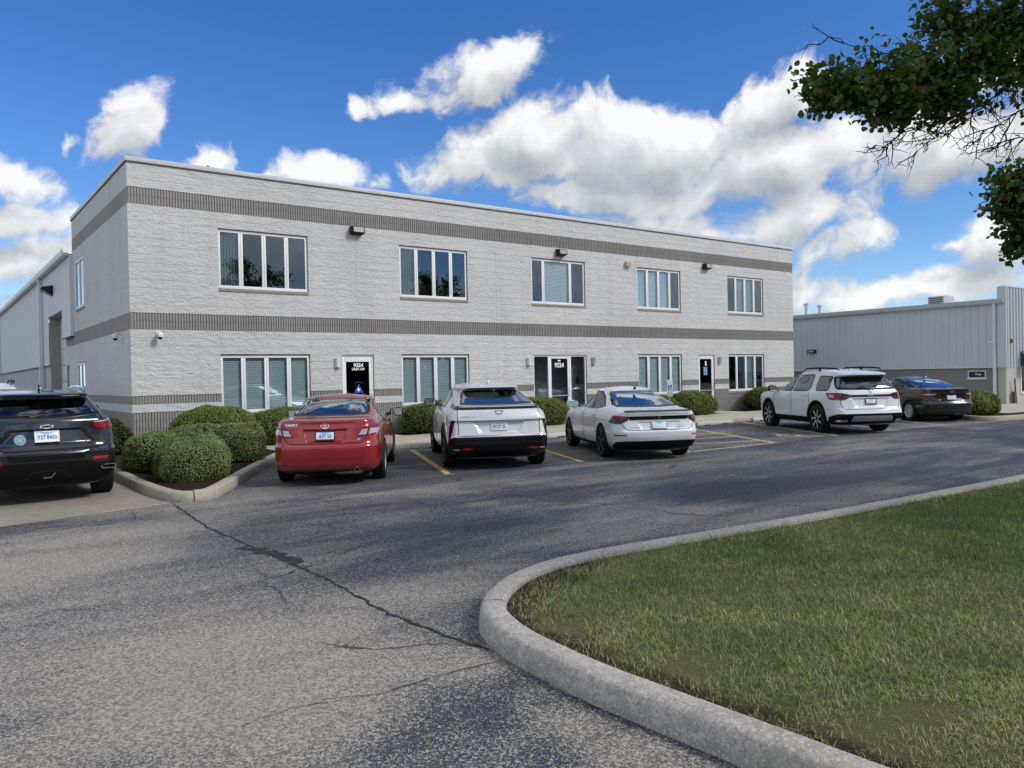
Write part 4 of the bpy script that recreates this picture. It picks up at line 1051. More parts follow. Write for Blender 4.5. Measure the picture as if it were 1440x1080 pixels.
class Car:
    def __init__(s, name, label, group, spec):
        s.sp = spec; T = spec['rows']; zs = [r[0] for r in T]
        s.fx = [pchip(zs, [r[i] for r in T]) for i in (1, 2, 3)]
        Cn = spec['corner']; cz = [r[0] for r in Cn]
        s.fc = [pchip(cz, [r[i] for r in Cn]) for i in range(1, 9)]
        s.z0, s.z1 = zs[0], zs[-1]
        s.root = thing(name, label, 'car', (0, 0, 0), 0, group)
        s.half = lru_cache(None)(s._half); s.arcl = lru_cache(None)(s._arcl)
    NR, NC, NS, NF = 22, 8, 74, 10
    def _half(s, z):
        xr, xf, w = (f(z) for f in s.fx)
        crx, cry, br, cfx, cfy, bf, tr, tf = (f(z) for f in s.fc)
        L = xf - xr; crx = min(crx, L * .3); cfx = min(cfx, L * .35)
        br = min(br, L*.1); bf = min(bf, L*.12)
        xm = xr + L * 0.52; wr = max(w - tr, w * .5); wf = max(w - tf, w * .5)
        cry = min(cry, wr * .8); cfy = min(cfy, wf * .8)
        P = []; yc = wr - cry
        for i in range(s.NR):
            y = yc * i / (s.NR - 1); P.append((xr + br * (y/wr)**2, y))
        xc = P[-1][0]
        for i in range(1, s.NC + 1):
            t = pi/2 * i / s.NC; P.append((xc + crx * (1 - cos(t)), yc + cry * sin(t)))
        ycf = wf - cfy; xcf = xf - bf * (ycf/wf)**2
        xa, xb = xc + crx, xcf - cfx
        for i in range(1, s.NS):
            x = xa + (xb - xa) * i / s.NS
            y = w - (tr * ((xm - x)/(xm - xa))**2 if x < xm else tf * ((x - xm)/(xb - xm))**2.4)
            P.append((x, y))
        for i in range(s.NC + 1):
            t = pi/2 * (1 - i / s.NC); P.append((xcf - cfx * (1 - cos(t)), ycf + cfy * sin(t)))
        for i in range(1, s.NF):
            y = ycf * (1 - i / (s.NF - 1)); P.append((xf - bf * (y/wf)**2, y))
        P = np.array(P)
        rec = s.sp.get('recess')
        if rec:
            for i in range(s.NR + s.NC):
                P[i, 0] += rec(P[i, 1], z)
        return P
    def _arcl(s, z):
        P = s.half(z); d = np.hypot(*np.diff(P, axis=0).T); return np.concatenate([[0], np.cumsum(d)])
    def wrap(s, u, z):
        z = round(min(max(z, s.z0), s.z1), 4); P = s.half(z); A = s.arcl(z); a = abs(u)
        return Vector((float(np.interp(a, A, P[:, 0])), math.copysign(float(np.interp(a, A, P[:, 1])), u if u else 1), z))
    def side(s, x, z, sg=1):
        z = round(min(max(z, s.z0), s.z1), 4); P = s.half(z)[s.NR:-s.NF]
        return Vector((x, sg * float(np.interp(x, P[:, 0], P[:, 1])), z))
    def front(s, y, z):
        z = round(min(max(z, s.z0), s.z1), 4); P = s.half(z)[-(s.NF + s.NC + 1):][::-1]
        return Vector((float(np.interp(abs(y), P[:, 1], P[:, 0])), y, z))
    def S(s, kind, a, z):
        if kind == 'wrap': return s.wrap(a, z)
        if kind == 'front': return s.front(a, z)
        return s.side(a, z, 1 if kind == 'left' else -1)
    def SN(s, kind, a, z, e=0.012):
        p = s.S(kind, a, z); da = s.S(kind, a + e, z) - s.S(kind, a - e, z); dz = s.S(kind, a, z + e) - s.S(kind, a, z - e)
        n = da.cross(dz)
        if n.length < 1e-9: n = Vector((0, 0, 1))
        n.normalize()
        out = {'wrap': Vector((p.x - (s.sp['wb'] * .5), p.y, 0.1)), 'left': Vector((0, 1, 0)), 'right': Vector((0, -1, 0)), 'front': Vector((1, 0, .2))}[kind]
        if n.dot(out) < 0: n = -n
        return p, n
    def body(s, mat):
        rows = s.sp['rows']; zs = []
        for r0, r1 in zip(rows, rows[1:]):
            d = max(abs(r1[0]-r0[0]) / .022, abs(r1[1]-r0[1]) / .05, abs(r1[2]-r0[2]) / .08, abs(r1[3]-r0[3]) / .03)
            n = max(1, int(math.ceil(d)))
            zs += [r0[0] + (r1[0]-r0[0]) * i / n for i in range(n)]
        zs.append(rows[-1][0])
        verts = []; rings = []
        def add_ring(P, z, zf=None):
            k = len(P); ids = []
            for i in range(k): verts.append((P[i][0], P[i][1], z if zf is None else zf(P[i][1]))); ids.append(len(verts) - 1)
            for i in range(k - 2, 0, -1): verts.append((P[i][0], -P[i][1], z if zf is None else zf(P[i][1]))); ids.append(len(verts) - 1)
            rings.append(ids)
        # underside tuck
        P = s.half(round(zs[0], 4)).copy(); Q = P.copy(); Q[:, 1] *= 0.86; Q[:, 0] = Q[:, 0] * 0.97 + 0.04
        add_ring(Q, zs[0] - 0.02)
        for z in zs: add_ring(s.half(round(z, 4)), z)
        P = s.half(round(zs[-1], 4)); H = s.sp['top'] - zs[-1]; x0, x1 = P[0][0], P[-1][0]
        for e in (.05, .11, .19, .29, .41, .55, .72, .90, .985):
            q = 1 - (1 - e) ** 2.0; sh = 1 - e
            Q = P.copy(); Q[:, 1] *= sh; xm = (x0 + x1) / 2; Q[:, 0] = xm + (Q[:, 0] - xm) * (1 - 0.85 * e)
            add_ring(Q, zs[-1] + H * q)
        n = len(rings[0]); faces = []
        for a, c in zip(rings, rings[1:]):
            for i in range(n):
                j = (i + 1) % n; faces.append((a[i], a[j], c[j], c[i]))
        faces.append(tuple(rings[0][::-1])); faces.append(tuple(rings[-1]))
        bm = bmesh.new(); V = [bm.verts.new(v) for v in verts]
        for f in faces: bm.faces.new([V[i] for i in f])
        bmesh.ops.recalc_face_normals(bm, faces=bm.faces)
        me = bpy.data.meshes.new('body'); bm.to_mesh(me); bm.free()
        me.materials.append(mat); me.materials.append(WELL)
        tmp = bpy.data.objects.new('tmp_body', me); COL.objects.link(tmp)
        cb = MB(); R = s.sp['arch']; cb.m = 0
        for x in (0, s.sp['wb']):
            for sg in (1, -1):
                zc = s.sp['wr'] + s.sp.get('lift', 0.01)
                k = 40; ya, yb = sg * 0.52, sg * 1.25
                base = len(cb.v)
                for y in (ya, yb):
                    cb.v += [(x + R * cos(2*pi*i/k), y, zc + R * sin(2*pi*i/k)) for i in range(k)]
                A = list(range(base, base + k)); B = list(range(base + k, base + 2*k))
                cb.idx(A); cb.idx(B[::-1])
                for i in range(k): cb.idx((A[i], B[i], B[(i+1) % k], A[(i+1) % k]))
        cut = cb.build('tmp_cut', WELL, angle=30)
        md = tmp.modifiers.new('b', 'BOOLEAN'); md.operation = 'DIFFERENCE'; md.object = cut; md.solver = 'EXACT'; md.material_mode = 'TRANSFER'
        dg = bpy.context.evaluated_depsgraph_get(); res = bpy.data.meshes.new_from_object(tmp.evaluated_get(dg))
        bpy.data.objects.remove(tmp); bpy.data.objects.remove(cut)
        bm = bmesh.new(); bm.from_mesh(res)
        kill = []
        for f in bm.faces:
            c = f.calc_center_median()
            if c.z < 0.7 or f.material_index == 1: continue
            for kind, poly in s.holes:
                if kind in ('left', 'right'):
                    if abs(f.normal.y) > .35 and (c.y > 0) == (kind == 'left') and inpoly((c.x, c.z), poly): kill.append(f); break
                elif kind == 'wrap':
                    if c.x < s.sp['wb']*.45 and f.normal.x < .15 and inpoly((c.y, c.z), poly) and abs(f.normal.y) < .8: kill.append(f); break
                elif kind == 'front':
                    if c.x > s.sp['wb']*.4 and f.normal.x > .1 and inpoly((c.y, c.z), poly): kill.append(f); break
        bmesh.ops.delete(bm, geom=kill, context='FACES')
        res.clear_geometry() if False else None
        bm.to_mesh(res); bm.free()
        res.polygons.foreach_set('use_smooth', [True] * len(res.polygons)); res.set_sharp_from_angle(angle=RAD(38))
        res.name = 'body'
        return link('body', res, s.root)
    def patch(s, name, kind, poly, mat, off=0.004, parent=None, step=0.05, ring=None, ringmat=None, skirt=0.012, hole=None, label=None):
        """a fitted skin piece over the body: outline in (u,z); ring = width of a dark border; hole = inner polygon left open"""
        D = dens(poly, step); V = [Vector(p) for p in D]; E = [(i, (i+1) % len(D)) for i in range(len(D))]; nb = len(V)
        inner = None
        if ring: inner = dens(inset(poly, ring), step)
        if hole: inner = dens(hole, step)
        if inner:
            b0 = len(V); V += [Vector(p) for p in inner]; E += [(b0 + i, b0 + (i+1) % len(inner)) for i in range(len(inner))]
        xs = [p[0] for p in poly]; zs = [p[1] for p in poly]
        x = min(xs) + step * .5
        big = D
        while x < max(xs):
            z = min(zs) + step * .37
            while z < max(zs):
                if inpoly((x, z), poly): V.append(Vector((x + 0.0007 * ((z * 977) % 1), z)))
                z += step
            x += step
        vs, es, fs = delaunay_2d_cdt(V, E, [], 1, 1e-5)[:3]
        P = []; Nn = []
        for v in vs:
            p, n = s.SN(kind, v.x, v.y); P.append(p + n * off); Nn.append(n)
        bm = bmesh.new(); BV = [bm.verts.new(p) for p in P]
        for f in fs:
            c = sum((vs[i] for i in f), Vector((0, 0))) / 3
            isin = inner and inpoly((c.x, c.y), inner)
            if hole and isin: continue
            if not inpoly((c.x, c.y), poly): continue
            try: fc = bm.faces.new([BV[i] for i in f])
            except ValueError: continue
            fc.smooth = True
            if ring and not isin: fc.material_index = 1
            nn = Nn[f[0]]; fc.normal_update()
            if fc.normal.dot(nn) < 0: fc.normal_flip()
        bm.verts.index_update()
        if skirt:
            be = [e for e in bm.edges if len(e.link_faces) == 1]; mp = {}
            for e in be:
                for v in e.verts:
                    if v not in mp: mp[v] = bm.verts.new(v.co - Nn[v.index] * skirt)
            for e in be:
                f0 = e.link_faces[0]; a, c = e.verts
                fc = bm.faces.new((a, c, mp[c], mp[a])); fc.material_index = f0.material_index
        nd = {v: n for v, n in zip(BV, Nn)}
        if skirt:
            for v, q in mp.items(): nd[q] = nd[v]
        loose = [v for v in bm.verts if not v.link_faces]
        for v in loose: nd.pop(v, None)
        for v in loose: bm.verts.remove(v)
        vn = [tuple(nd[v]) for v in bm.verts]
        me = bpy.data.meshes.new(name); bm.to_mesh(me); bm.free()
        me.materials.append(mat)
        if ring: me.materials.append(ringmat or BLACKM)
        me.normals_split_custom_set_from_vertices(vn)
        o = link(name, me, parent or s.root)
        if label: o['label'] = label
        return o
    def both(s, name, poly, mat, kind='wrap', **kw):
        """the same piece on both sides"""
        out = []
        for sg in (1, -1):
            if kind == 'wrap': out.append(s.patch(name, 'wrap', [(sg * a, z) for a, z in poly], mat, **kw))
            else: out.append(s.patch(name, 'left' if sg > 0 else 'right', poly, mat, **kw))
        return out
    def strip(s, name, kind, pts, w, mat, off=0.003, parent=None, step=0.04):
        if name == 'panel_gap': w *= 1.45
        pts = resample(pts, step); b = MB(); prev = None
        for i, p in enumerate(pts):
            a = Vector(pts[max(i-1, 0)]); c = Vector(pts[min(i+1, len(pts)-1)]); t = (c - a).normalized(); n2 = Vector((-t.y, t.x)) * w / 2
            q0, n0 = s.SN(kind, p[0] - n2.x, p[1] - n2.y); q1, n1 = s.SN(kind, p[0] + n2.x, p[1] + n2.y)
            r = [q0 - n0 * .004, q0 + n0 * off, q1 + n1 * off, q1 - n1 * .004]
            if prev:
                for j in range(3): b.face([prev[j], r[j], r[j+1], prev[j+1]])
            prev = r
        return b.build(name, mat, parent or s.root, smooth=True, angle=40)
    def flat(s, name, vs, fs, u, z, mat, kind='wrap', off=0.006, parent=None, flip=True):
        """map flat 2D art (x right, y up as seen from outside) onto the surface"""
        pts = []
        for x, y in vs:
            p, n = s.SN(kind, u - x if flip else u + x, z + y); pts.append(p + n * off)
        me = bpy.data.meshes.new(name); me.from_pydata([tuple(p) for p in pts], [], fs); me.materials.append(mat)
        return link(name, me, parent or s.root)
    def text(s, name, t, size, u, z, mat, off=0.006, bold=0.0, width=1.0, parent=None):
        vs, fs = text2d(t, size, bold, width); return s.flat(name, vs, fs, u, z, mat, 'wrap', off, parent)
    def plate(s, txt, z, frame, mat, txtsize=0.085, tilt=0.0, u=0.0, proud=0.012, small=True, extra=None):
        p, n = s.SN('wrap', u, z, 0.04); n = Vector((n.x, 0, n.z + tilt)).normalized()
        W, Hh = 0.152, 0.076
        o = bpy.data.objects.new('number_plate', None)
        b = MB(); b.box(-W, W, -0.003, 0.003, -Hh, Hh)
        o = b.build('number_plate', mat, s.root, bevel=0.002)
        # local y- faces backwards (along n)
        yv = -n; xv = Vector((0, -1, 0)); zv = xv.cross(yv) * 1.0
        if zv.z < 0: zv = -zv
        M = Matrix((xv, yv, zv)).transposed().to_4x4(); M.translation = p + n * proud
        o.matrix_local = M
        if frame:
            f = MB(); F = 0.017
            for a, c, q, r in ((-W-.006, W+.006, Hh-F+.006, Hh+.007), (-W-.006, W+.006, -Hh-.007, -Hh+F), (-W-.006, -W+.008, -Hh+F+.0003, Hh-F+.0057), (W-.008, W+.006, -Hh+F+.0003, Hh-F+.0057)):
                f.box(a, c, -0.010, 0.004, q, r)
            f.build('plate_frame', frame, o, bevel=0.002)
        if txt:
            vs, fs = text2d(txt, txtsize, 0.0015, 0.78)
            me = bpy.data.meshes.new('plate_number'); me.from_pydata([(x, -0.0045, y - 0.008) for x, y in vs], [], fs); me.materials.append(PLATE_INK)
            link('plate_number', me, o)
        if extra: extra(o)
        return o
    def wheel(s, x, sg, rim, spokes=5, rimR=None, twin=False, style='star', facec=None, tw=0.225, turn=0.0):
        R = s.sp['wr']; rr = rimR or R * .70; yo = s.sp['track'] # outer face y
        w = bpy.data.objects.new('wheel', None)
        prof = [(rr - .012, 0.0)]
        h = MB(); h.lathe([(0.0, -0.10), (rr * .62, -0.10), (rr * .66, -0.11), (rr * .66, -0.13)], 'y', 28)
        o = h.build('wheel', WELL, s.root, smooth=True, angle=40)
        o.location = (x, sg * yo, R); o.rotation_euler = (0, 0, (0 if sg < 0 else pi) + turn)
        # local: outside is -y; built for the right side and turned for the left
        for v in o.data.vertices: v.co.y = -v.co.y
        t = MB(); T = [(rr - .006, 0.012), (rr + .012, 0.0), (rr + (R-rr)*.45, -0.010), (R - .022, -0.002), (R - .006, 0.014), (R, 0.032)]
        k = 4
        for i in range(k):
            a = 0.032 + (tw - .064) * (i + .36) / k; T += [(R, a), (R - .008, a + .004), (R - .008, a + .012), (R, a + .016)]
        T += [(R, tw - .032), (R - .006, tw - .014), (R - .022, tw), (rr, tw)]
        t.lathe(T, 'y', 44); t.build('tyre', TYRE, o, smooth=True, angle=35)
        r = MB(); r.lathe([(rr - .002, 0.016), (rr + .001, 0.006), (rr - .012, 0.004), (rr - .022, 0.016), (rr - .026, 0.07), (rr * .9, 0.14)], 'y', 44)
        hub = rr * .2
        r.lathe([(0.0, 0.016), (hub * .5, 0.014), (hub, 0.022), (hub * 1.1, 0.07)], 'y', 20)
        def spoke(a, w0, w1, sk=0.0):
            ca, sa = cos(a), sin(a); L = []
            for rad, wd, y in ((hub * .7, w0, 0.024), (rr * .55, (w0 + w1) / 2 * .9, 0.020), (rr - .010, w1, 0.012)):
                A = a + sk * (rad / rr)
                c2, s2 = cos(A), sin(A)
                L.append([(rad * c2 - wd/2 * s2, rad * s2 + wd/2 * c2, y), (rad * c2 + wd/2 * s2, rad * s2 - wd/2 * c2, y)])
            for P0, P1 in zip(L, L[1:]):
                q = [(v[0], v[2], v[1]) for v in (P0[0], P1[0], P1[1], P0[1])]; r.m = 1; r.face(q); r.m = 0
                for e0, e1 in ((q[0], q[1]), (q[2], q[3])):
                    r.face([e0, e1, (e1[0], e1[1] + .045, e1[2]), (e0[0], e0[1] + .045, e0[2])])
        for i in range(spokes):
            a = 2 * pi * i / spokes + .3
            if twin: spoke(a - .13, rr * .10, rr * .13); spoke(a + .13, rr * .10, rr * .13)
            elif style == 'fat': spoke(a, rr * .22, rr * .34)
            else: spoke(a, rr * .16, rr * .20, 0.15)
        r.build('rim', [rim, facec or rim], o, angle=30, smooth=False)
        return o
    def wheels(s, rim, **kw):
        for x in (0, s.sp['wb']):
            for sg in (1, -1):
                s.wheel(x, sg, rim, turn=(kw.get('steer', 0.0) if x else 0.0), **{k: v for k, v in kw.items() if k != 'steer'})
    def mirror(s, x, z, mat, glass=None, size=(0.10, 0.13, 0.085)):
        for sg in (1, -1):
            p = s.side(x, z, sg); bm = bmesh.new(); bmesh.ops.create_cube(bm, size=2)
            bmesh.ops.subdivide_edges(bm, edges=bm.edges, cuts=3, use_grid_fill=True)
            for v in bm.verts:
                c = v.co; q = (abs(c.x)**4 + abs(c.y)**4 + abs(c.z)**4) ** .25; c /= max(q, 1e-6) 
                tp = 1 - .18 * (c.y * sg < 0)
                v.co = Vector((c.x * size[0] * (1 if c.x > 0 else .45), c.y * size[1], c.z * size[2] * tp))
            me = bpy.data.meshes.new('mirror'); bm.to_mesh(me); bm.free(); me.materials.append(mat)
            me.polygons.foreach_set('use_smooth', [True] * len(me.polygons))
            o = link('mirror', me, s.root, (x, p.y + sg * (size[1] + .055), z + .07))
            g = MB(); d = -size[0] * .45 - .003; a, c = size[1] * .82, size[2] * .78
            g.face([(d, y, z_) for y, z_ in rpoly([(-a, -c), (a, -c), (a, c), (-a, c)], .03)]); g.build('mirror_glass', glass or MIRR, o)
            m = MB(); m.tube([(.02, -sg * size[1] * .6, -.02), (.03, -sg * (size[1] + .10), -.06)], [.03, .035], 8); m.build('mirror_stalk', BLACKM, o, smooth=True)
    def handle(s, x, z, mat, w=0.11):
        for sg, kd in ((1, 'left'), (-1, 'right')):
            b = MB(); 
            for dx in (-w, w): 
                p = s.side(x + dx, z, sg); b.tube([(p.x, p.y - sg*.01, p.z), (p.x, p.y + sg*.035, p.z + .004)], .009, 6)
            pts = [Vector(s.side(x + t * w, z, sg)) + Vector((0, sg * .036, .004)) for t in (-1.1, -.5, 0, .5, 1.1)]
            b.tube(pts, .013, 8); b.build('door_handle', mat, s.root, smooth=True)
    def fin(s, x, z, mat, h=.05, L=.13):
        b = MB(); b.prism([(-L/2, 0), (L/2, 0), (L*.1, h), (-L*.28, h)], 'y', -.02, .02); b.build('roof_antenna', mat, s.root, bevel=.008, loc=(x, 0, z))
    def inside(s, xs, zseat, zhead, cloth, zb, w=0.62):
        """floor tub, seats with head restraints, dash, shelf"""
        x0, x1 = xs
        b = MB(); b.box(x0, x1, -w, w, .32, .36); b.box(x1 - .05, x1 + .42, -w, w, .5, zb - .10); b.build('cabin_floor', TRIM, s.root)
        for x in (s.sp['wb'] * .60,):
            for sg in (1, -1):
                b = MB(); cy = sg * .36
                b.box(x - .05, x + .45, cy - .24, cy + .24, .38, .55)
                b.prism([(x - .10, .5), (x + .06, .5), (x - .12, zseat), (x - .24, zseat)], 'y', cy - .23, cy + .23)
                b.prism([(x - .27, zseat + .05), (x - .17, zseat + .05), (x - .19, zhead), (x - .27, zhead)], 'y', cy - .12, cy + .12)
                b.tube([(x - .2, cy - .05, zseat - .02), (x - .22, cy - .05, zseat + .08)], .008, 6); b.tube([(x - .2, cy + .05, zseat - .02), (x - .22, cy + .05, zseat + .08)], .008, 6)
                b.build('seat', cloth, s.root, bevel=.03)
        b = MB(); x = s.sp['wb'] * .60 - .92
        b.box(x - .02, x + .45, -w + .04, w - .04, .38, .56)
        b.prism([(x - .10, .5), (x + .04, .5), (x - .14, zseat - .03), (x - .26, zseat - .03)], 'y', -w + .05, w - .05)
        for cy in (-.36, .36): b.prism([(x - .29, zseat), (x - .19, zseat), (x - .21, zhead - .04), (x - .29, zhead - .04)], 'y', cy - .13, cy + .13)
        b.build('rear_bench', cloth, s.root, bevel=.03)
        b = MB(); xw = s.sp['wb'] * .60 + .55; c = []
        for i in range(20): c.append((xw + .06 * sin(2*pi*i/20), .36 + .18 * cos(2*pi*i/20), zb - .10 + .17 * sin(2*pi*i/20)))
        b.tube(c + [c[0]], .014, 6, cap=False); b.build('steering_wheel', TRIM, s.root, smooth=True)
    def place(s, x, y, heading):
        s.root.location = (x, y, 0.0); s.root.rotation_euler = (0, 0, RAD(heading))
MIRR = plain('mirror_glass', (0.75, 0.8, 0.82), 0.03, 1.0, 0.02)
MIRR_GREEN = plain('green_tint_mirror', (0.45, 0.72, 0.66), 0.25, 0.6, 0.02)
SEAM = plain('panel_gap', (0.01, 0.01, 0.011), 0.9)

def std_corner(rear=(.34, .24, .10), front=(.45, .42, .22), tr=.06, tf=.07, zg=1.0, gr=(.35, .22, .10), gf=(.45, .30, .25), gtr=.08, gtf=.05, ztop=1.5):
    return [(0.1, *rear, *front, tr, tf), (zg - .12, *rear, *front, tr, tf), (zg + .04, *gr, *gf, gtr, gtf), (ztop, *gr, *gf, gtr, gtf)]

def recess_box(z0, z1, wt, wb, depth, e=.02):
    def f(y, z):
        if z < z0 - e or z > z1 + e: return 0.0
        t = (z - z0) / (z1 - z0); w = wb + (wt - wb) * min(max(t, 0), 1)
        return depth * sstep(z0 - e, z0 + e * .6, z) * sstep(z1 + e * .3, z1 - e * .3, z) * sstep(w + e, w - e, abs(y))
    return f

# ------------------------------------------------------------------ 1 red saloon
def red_saloon():
    sp = dict(wb=2.775, wr=.332, arch=.372, track=.895, top=1.468,
      rows=[(.19, -.72, 3.45, .80), (.27, -.95, 3.62, .875), (.34, -1.00, 3.68, .900), (.45, -1.03, 3.72, .908), (.60, -1.04, 3.72, .910), (.655, -1.035, 3.70, .910),
        (.685, -1.005, 3.67, .910), (.72, -.985, 3.62, .910), (.80, -.965, 3.5, .908), (.88, -.945, 3.25, .900), (.95, -.93, 2.95, .885), (1.01, -.918, 2.62, .858), (1.055, -.922, 2.42, .825), (1.075, -.90, 2.34, .805),
        (1.088, -.80, 2.29, .790), (1.10, -.45, 2.24, .775), (1.115, -.34, 2.19, .762), (1.16, -.20, 2.14, .735), (1.26, .10, 1.95, .672), (1.36, .45, 1.72, .610), (1.41, .72, 1.54, .575)],
      corner=std_corner((.36, .26, .10), zg=1.05, gr=(.30, .20, .13), gf=(.5, .30, .22), gtr=.05))
    sp['recess'] = lambda y, z: recess_box(.725, .915, .34, .30, .035)(y, z) + 0.006 * sstep(.47, .44, z) * sstep(.36, .40, z) * sstep(.70, .66, abs(y))
    c = Car('parked_car', 'dark red saloon with clear-and-red tail lamps parked nose-in beside the planting island', 'cars parked facing the office front', sp)
    rg = [(-.60, 1.385), (.60, 1.385), (.685, 1.125), (-.685, 1.125)]; rg = [(.60, 1.39), (.2, 1.402), (-.2, 1.402), (-.60, 1.39), (-.69, 1.13), (-.3, 1.118), (.3, 1.118), (.69, 1.13)]
    ws = [(-.58, 1.395), (.58, 1.395), (.72, 1.10), (-.72, 1.10)]
    fd = [(1.30, 1.00), (2.12, 1.04), (1.62, 1.35), (1.30, 1.385)]; rd = [(.34, 1.03), (1.24, 1.00), (1.24, 1.39), (.98, 1.375), (.62, 1.25)]
    fd, rd = rpoly(fd, .05), rpoly(rd, .06)
    c.holes = [('wrap', inset(rg, .03)), ('front', inset(ws, .03))] + [(k, inset(p, .03)) for k in ('left', 'right') for p in (fd, rd)]
    P = paint_mat('red_metallic_paint', (0.31, 0.014, 0.018), 0.2, 0.24)
    c.body(P)
    c.patch('rear_window', 'wrap', rpoly(rg, .05), CAR_GLASS_REAR, ring=.035, ringmat=GLOSSBLK)
    c.patch('windscreen', 'front', rpoly(ws, .05), CAR_GLASS, ring=.05, ringmat=GLOSSBLK)
    c.both('side_window', fd, CAR_GLASS, 'side', ring=.032, ringmat=GLOSSBLK); c.both('side_window', rd, CAR_GLASS, 'side', ring=.032, ringmat=GLOSSBLK)
    # tail lamps: red surround, clear centre, split by the boot line
    lamp = [(.515, .800), (.585, .915), (.62, .955), (.86, .975), (1.20, .965), (1.20, .915), (1.0, .845), (.80, .815)]
    for sg in (1, -1):
        lo = c.patch('tail_lamp', 'wrap', rpoly([(sg * a, z) for a, z in lamp], .02), RED_LENS, off=.008)
        c.patch('clear_lens', 'wrap', rpoly([(sg * a, z) for a, z in [(.545, .825), (.60, .912), (.695, .918), (.665, .825)]], .012), CLEAR_LENS, off=.013, parent=lo, step=.03)
        c.patch('clear_lens', 'wrap', rpoly([(sg * a, z) for a, z in [(.705, .835), (.74, .925), (1.06, .925), (1.06, .89), (.93, .855)]], .012), CLEAR_LENS, off=.013, parent=lo, step=.03)
        c.strip('lamp_split', 'wrap', [(sg * .672, .81), (sg * .705, .96)], .008, SEAM, off=.0145, parent=lo)
    c.strip('panel_gap', 'wrap', [(-.745, 1.06), (-.72, .97)], .008, SEAM); c.strip('panel_gap', 'wrap', [(.745, 1.06), (.72, .97)], .008, SEAM)
    c.strip('panel_gap', 'wrap', [(-.67, .80), (-.60, .715), (-.52, .695), (.52, .695), (.60, .715), (.67, .80)], .009, SEAM)
    c.strip('panel_gap', 'wrap', [(-1.22, .655), (-1.0, .655)], .007, SEAM)
    for sd in ('left', 'right'):
        for x in (.25 + .1, 1.27, 2.30): c.strip('panel_gap', sd, [(x, .98 if x > .5 else .85), (x - .02, .6), (x + .03, .32)], .008, SEAM)
    bl = [(.19, 0), (-.19, 0)]
    c.text('boot_script', 'CAMRY', .052, .545, 1.004, CHROME, .004, .002, 1.25)
    c.text('trim_badge', 'LE', .036, -.545, .755, CHROME, .005, .002, 1.4)
    em = c.flat('emblem', *ring2d([(.068, .047)], .010), 0, .985, CHROME, off=.008)
    c.flat('emblem_ring', *ring2d([(.040, .017)], .007, (0, .018)), 0, .985, CHROME, off=.0095, parent=em)
    c.flat('emblem_ring', *ring2d([(.018, .040)], .007), 0, .985, CHROME, off=.0105, parent=em)
    c.plate('ASY 50', .818, BLACKM, PLATE_BLUE, .085, tilt=.12)
    c.patch('high_brake_lamp', 'wrap', [(-.05, 1.408), (.05, 1.408), (.045, 1.4), (-.045, 1.4)], RED_DARK, off=.004, step=.02)
    b = MB(); b.lathe([(.0, .04), (.036, .04), (.038, -.09), (.032, -.09), (.032, .02), (0, .02)], 'x', 18, (-.86, -.50, .27)); b.build('exhaust_pipe', CHROME, c.root, smooth=True, angle=40)
    b = MB(); b.lathe([(0, -.30), (.10, -.28), (.12, -.2), (.12, .12), (.1, .2), (0, .22)], 'y', 18, (-.72, -.30, .29)); b.build('muffler', GALV, c.root, smooth=True)
    c.wheels(RIM_SILVER, spokes=7, rimR=.22, tw=.215)
    c.mirror(2.02, 1.0, GLOSSBLK); c.handle(1.40, .90, P); c.handle(.42, .92, P)  # red car's mirror housings coloured black to stand in for shade
    c.patch('rear_skirt', 'wrap', [(-.72, .205), (.72, .205), (.76, .27), (-.76, .27)], TRIM, off=.003)
    c.inside((-.1, 2.3), 1.02, 1.22, SEAT_TAN, 1.0)
    b = MB(); b.box(-.32, .30, -.62, .62, 1.02, 1.04); b.build('parcel_shelf', SEATC, c.root)
    c.place(5.72, 12.86, 58.5)
    return c

def ring2d(radii, w, o=(0, 0), n=28):
    vs = []; fs = []
    for rx, ry in radii:
        b = len(vs)
        for i in range(n):
            t = 2 * pi * i / n; vs += [(o[0] + rx * cos(t), o[1] + ry * sin(t)), (o[0] + (rx - w) * cos(t), o[1] + (ry - w) * sin(t))]
        for i in range(n):
            j = (i + 1) % n; fs.append((b + 2*i, b + 2*j, b + 2*j + 1, b + 2*i + 1))
    return vs, fs
def poly2d(*polys):
    vs = []; fs = []
    for p in polys: fs.append(tuple(range(len(vs), len(vs) + len(p)))); vs += list(p)
    return vs, fs
def line2d(pts, w):
    vs = []; fs = []
    for a, c in zip(pts, pts[1:]):
        t = (Vector(c) - Vector(a)).normalized() * w / 2; n = Vector((-t.y, t.x)); b = len(vs)
        a2, c2 = Vector(a) - t, Vector(c) + t
        vs += [tuple(a2 + n), tuple(a2 - n), tuple(c2 - n), tuple(c2 + n)]; fs.append((b, b+1, b+2, b+3))
    return vs, fs

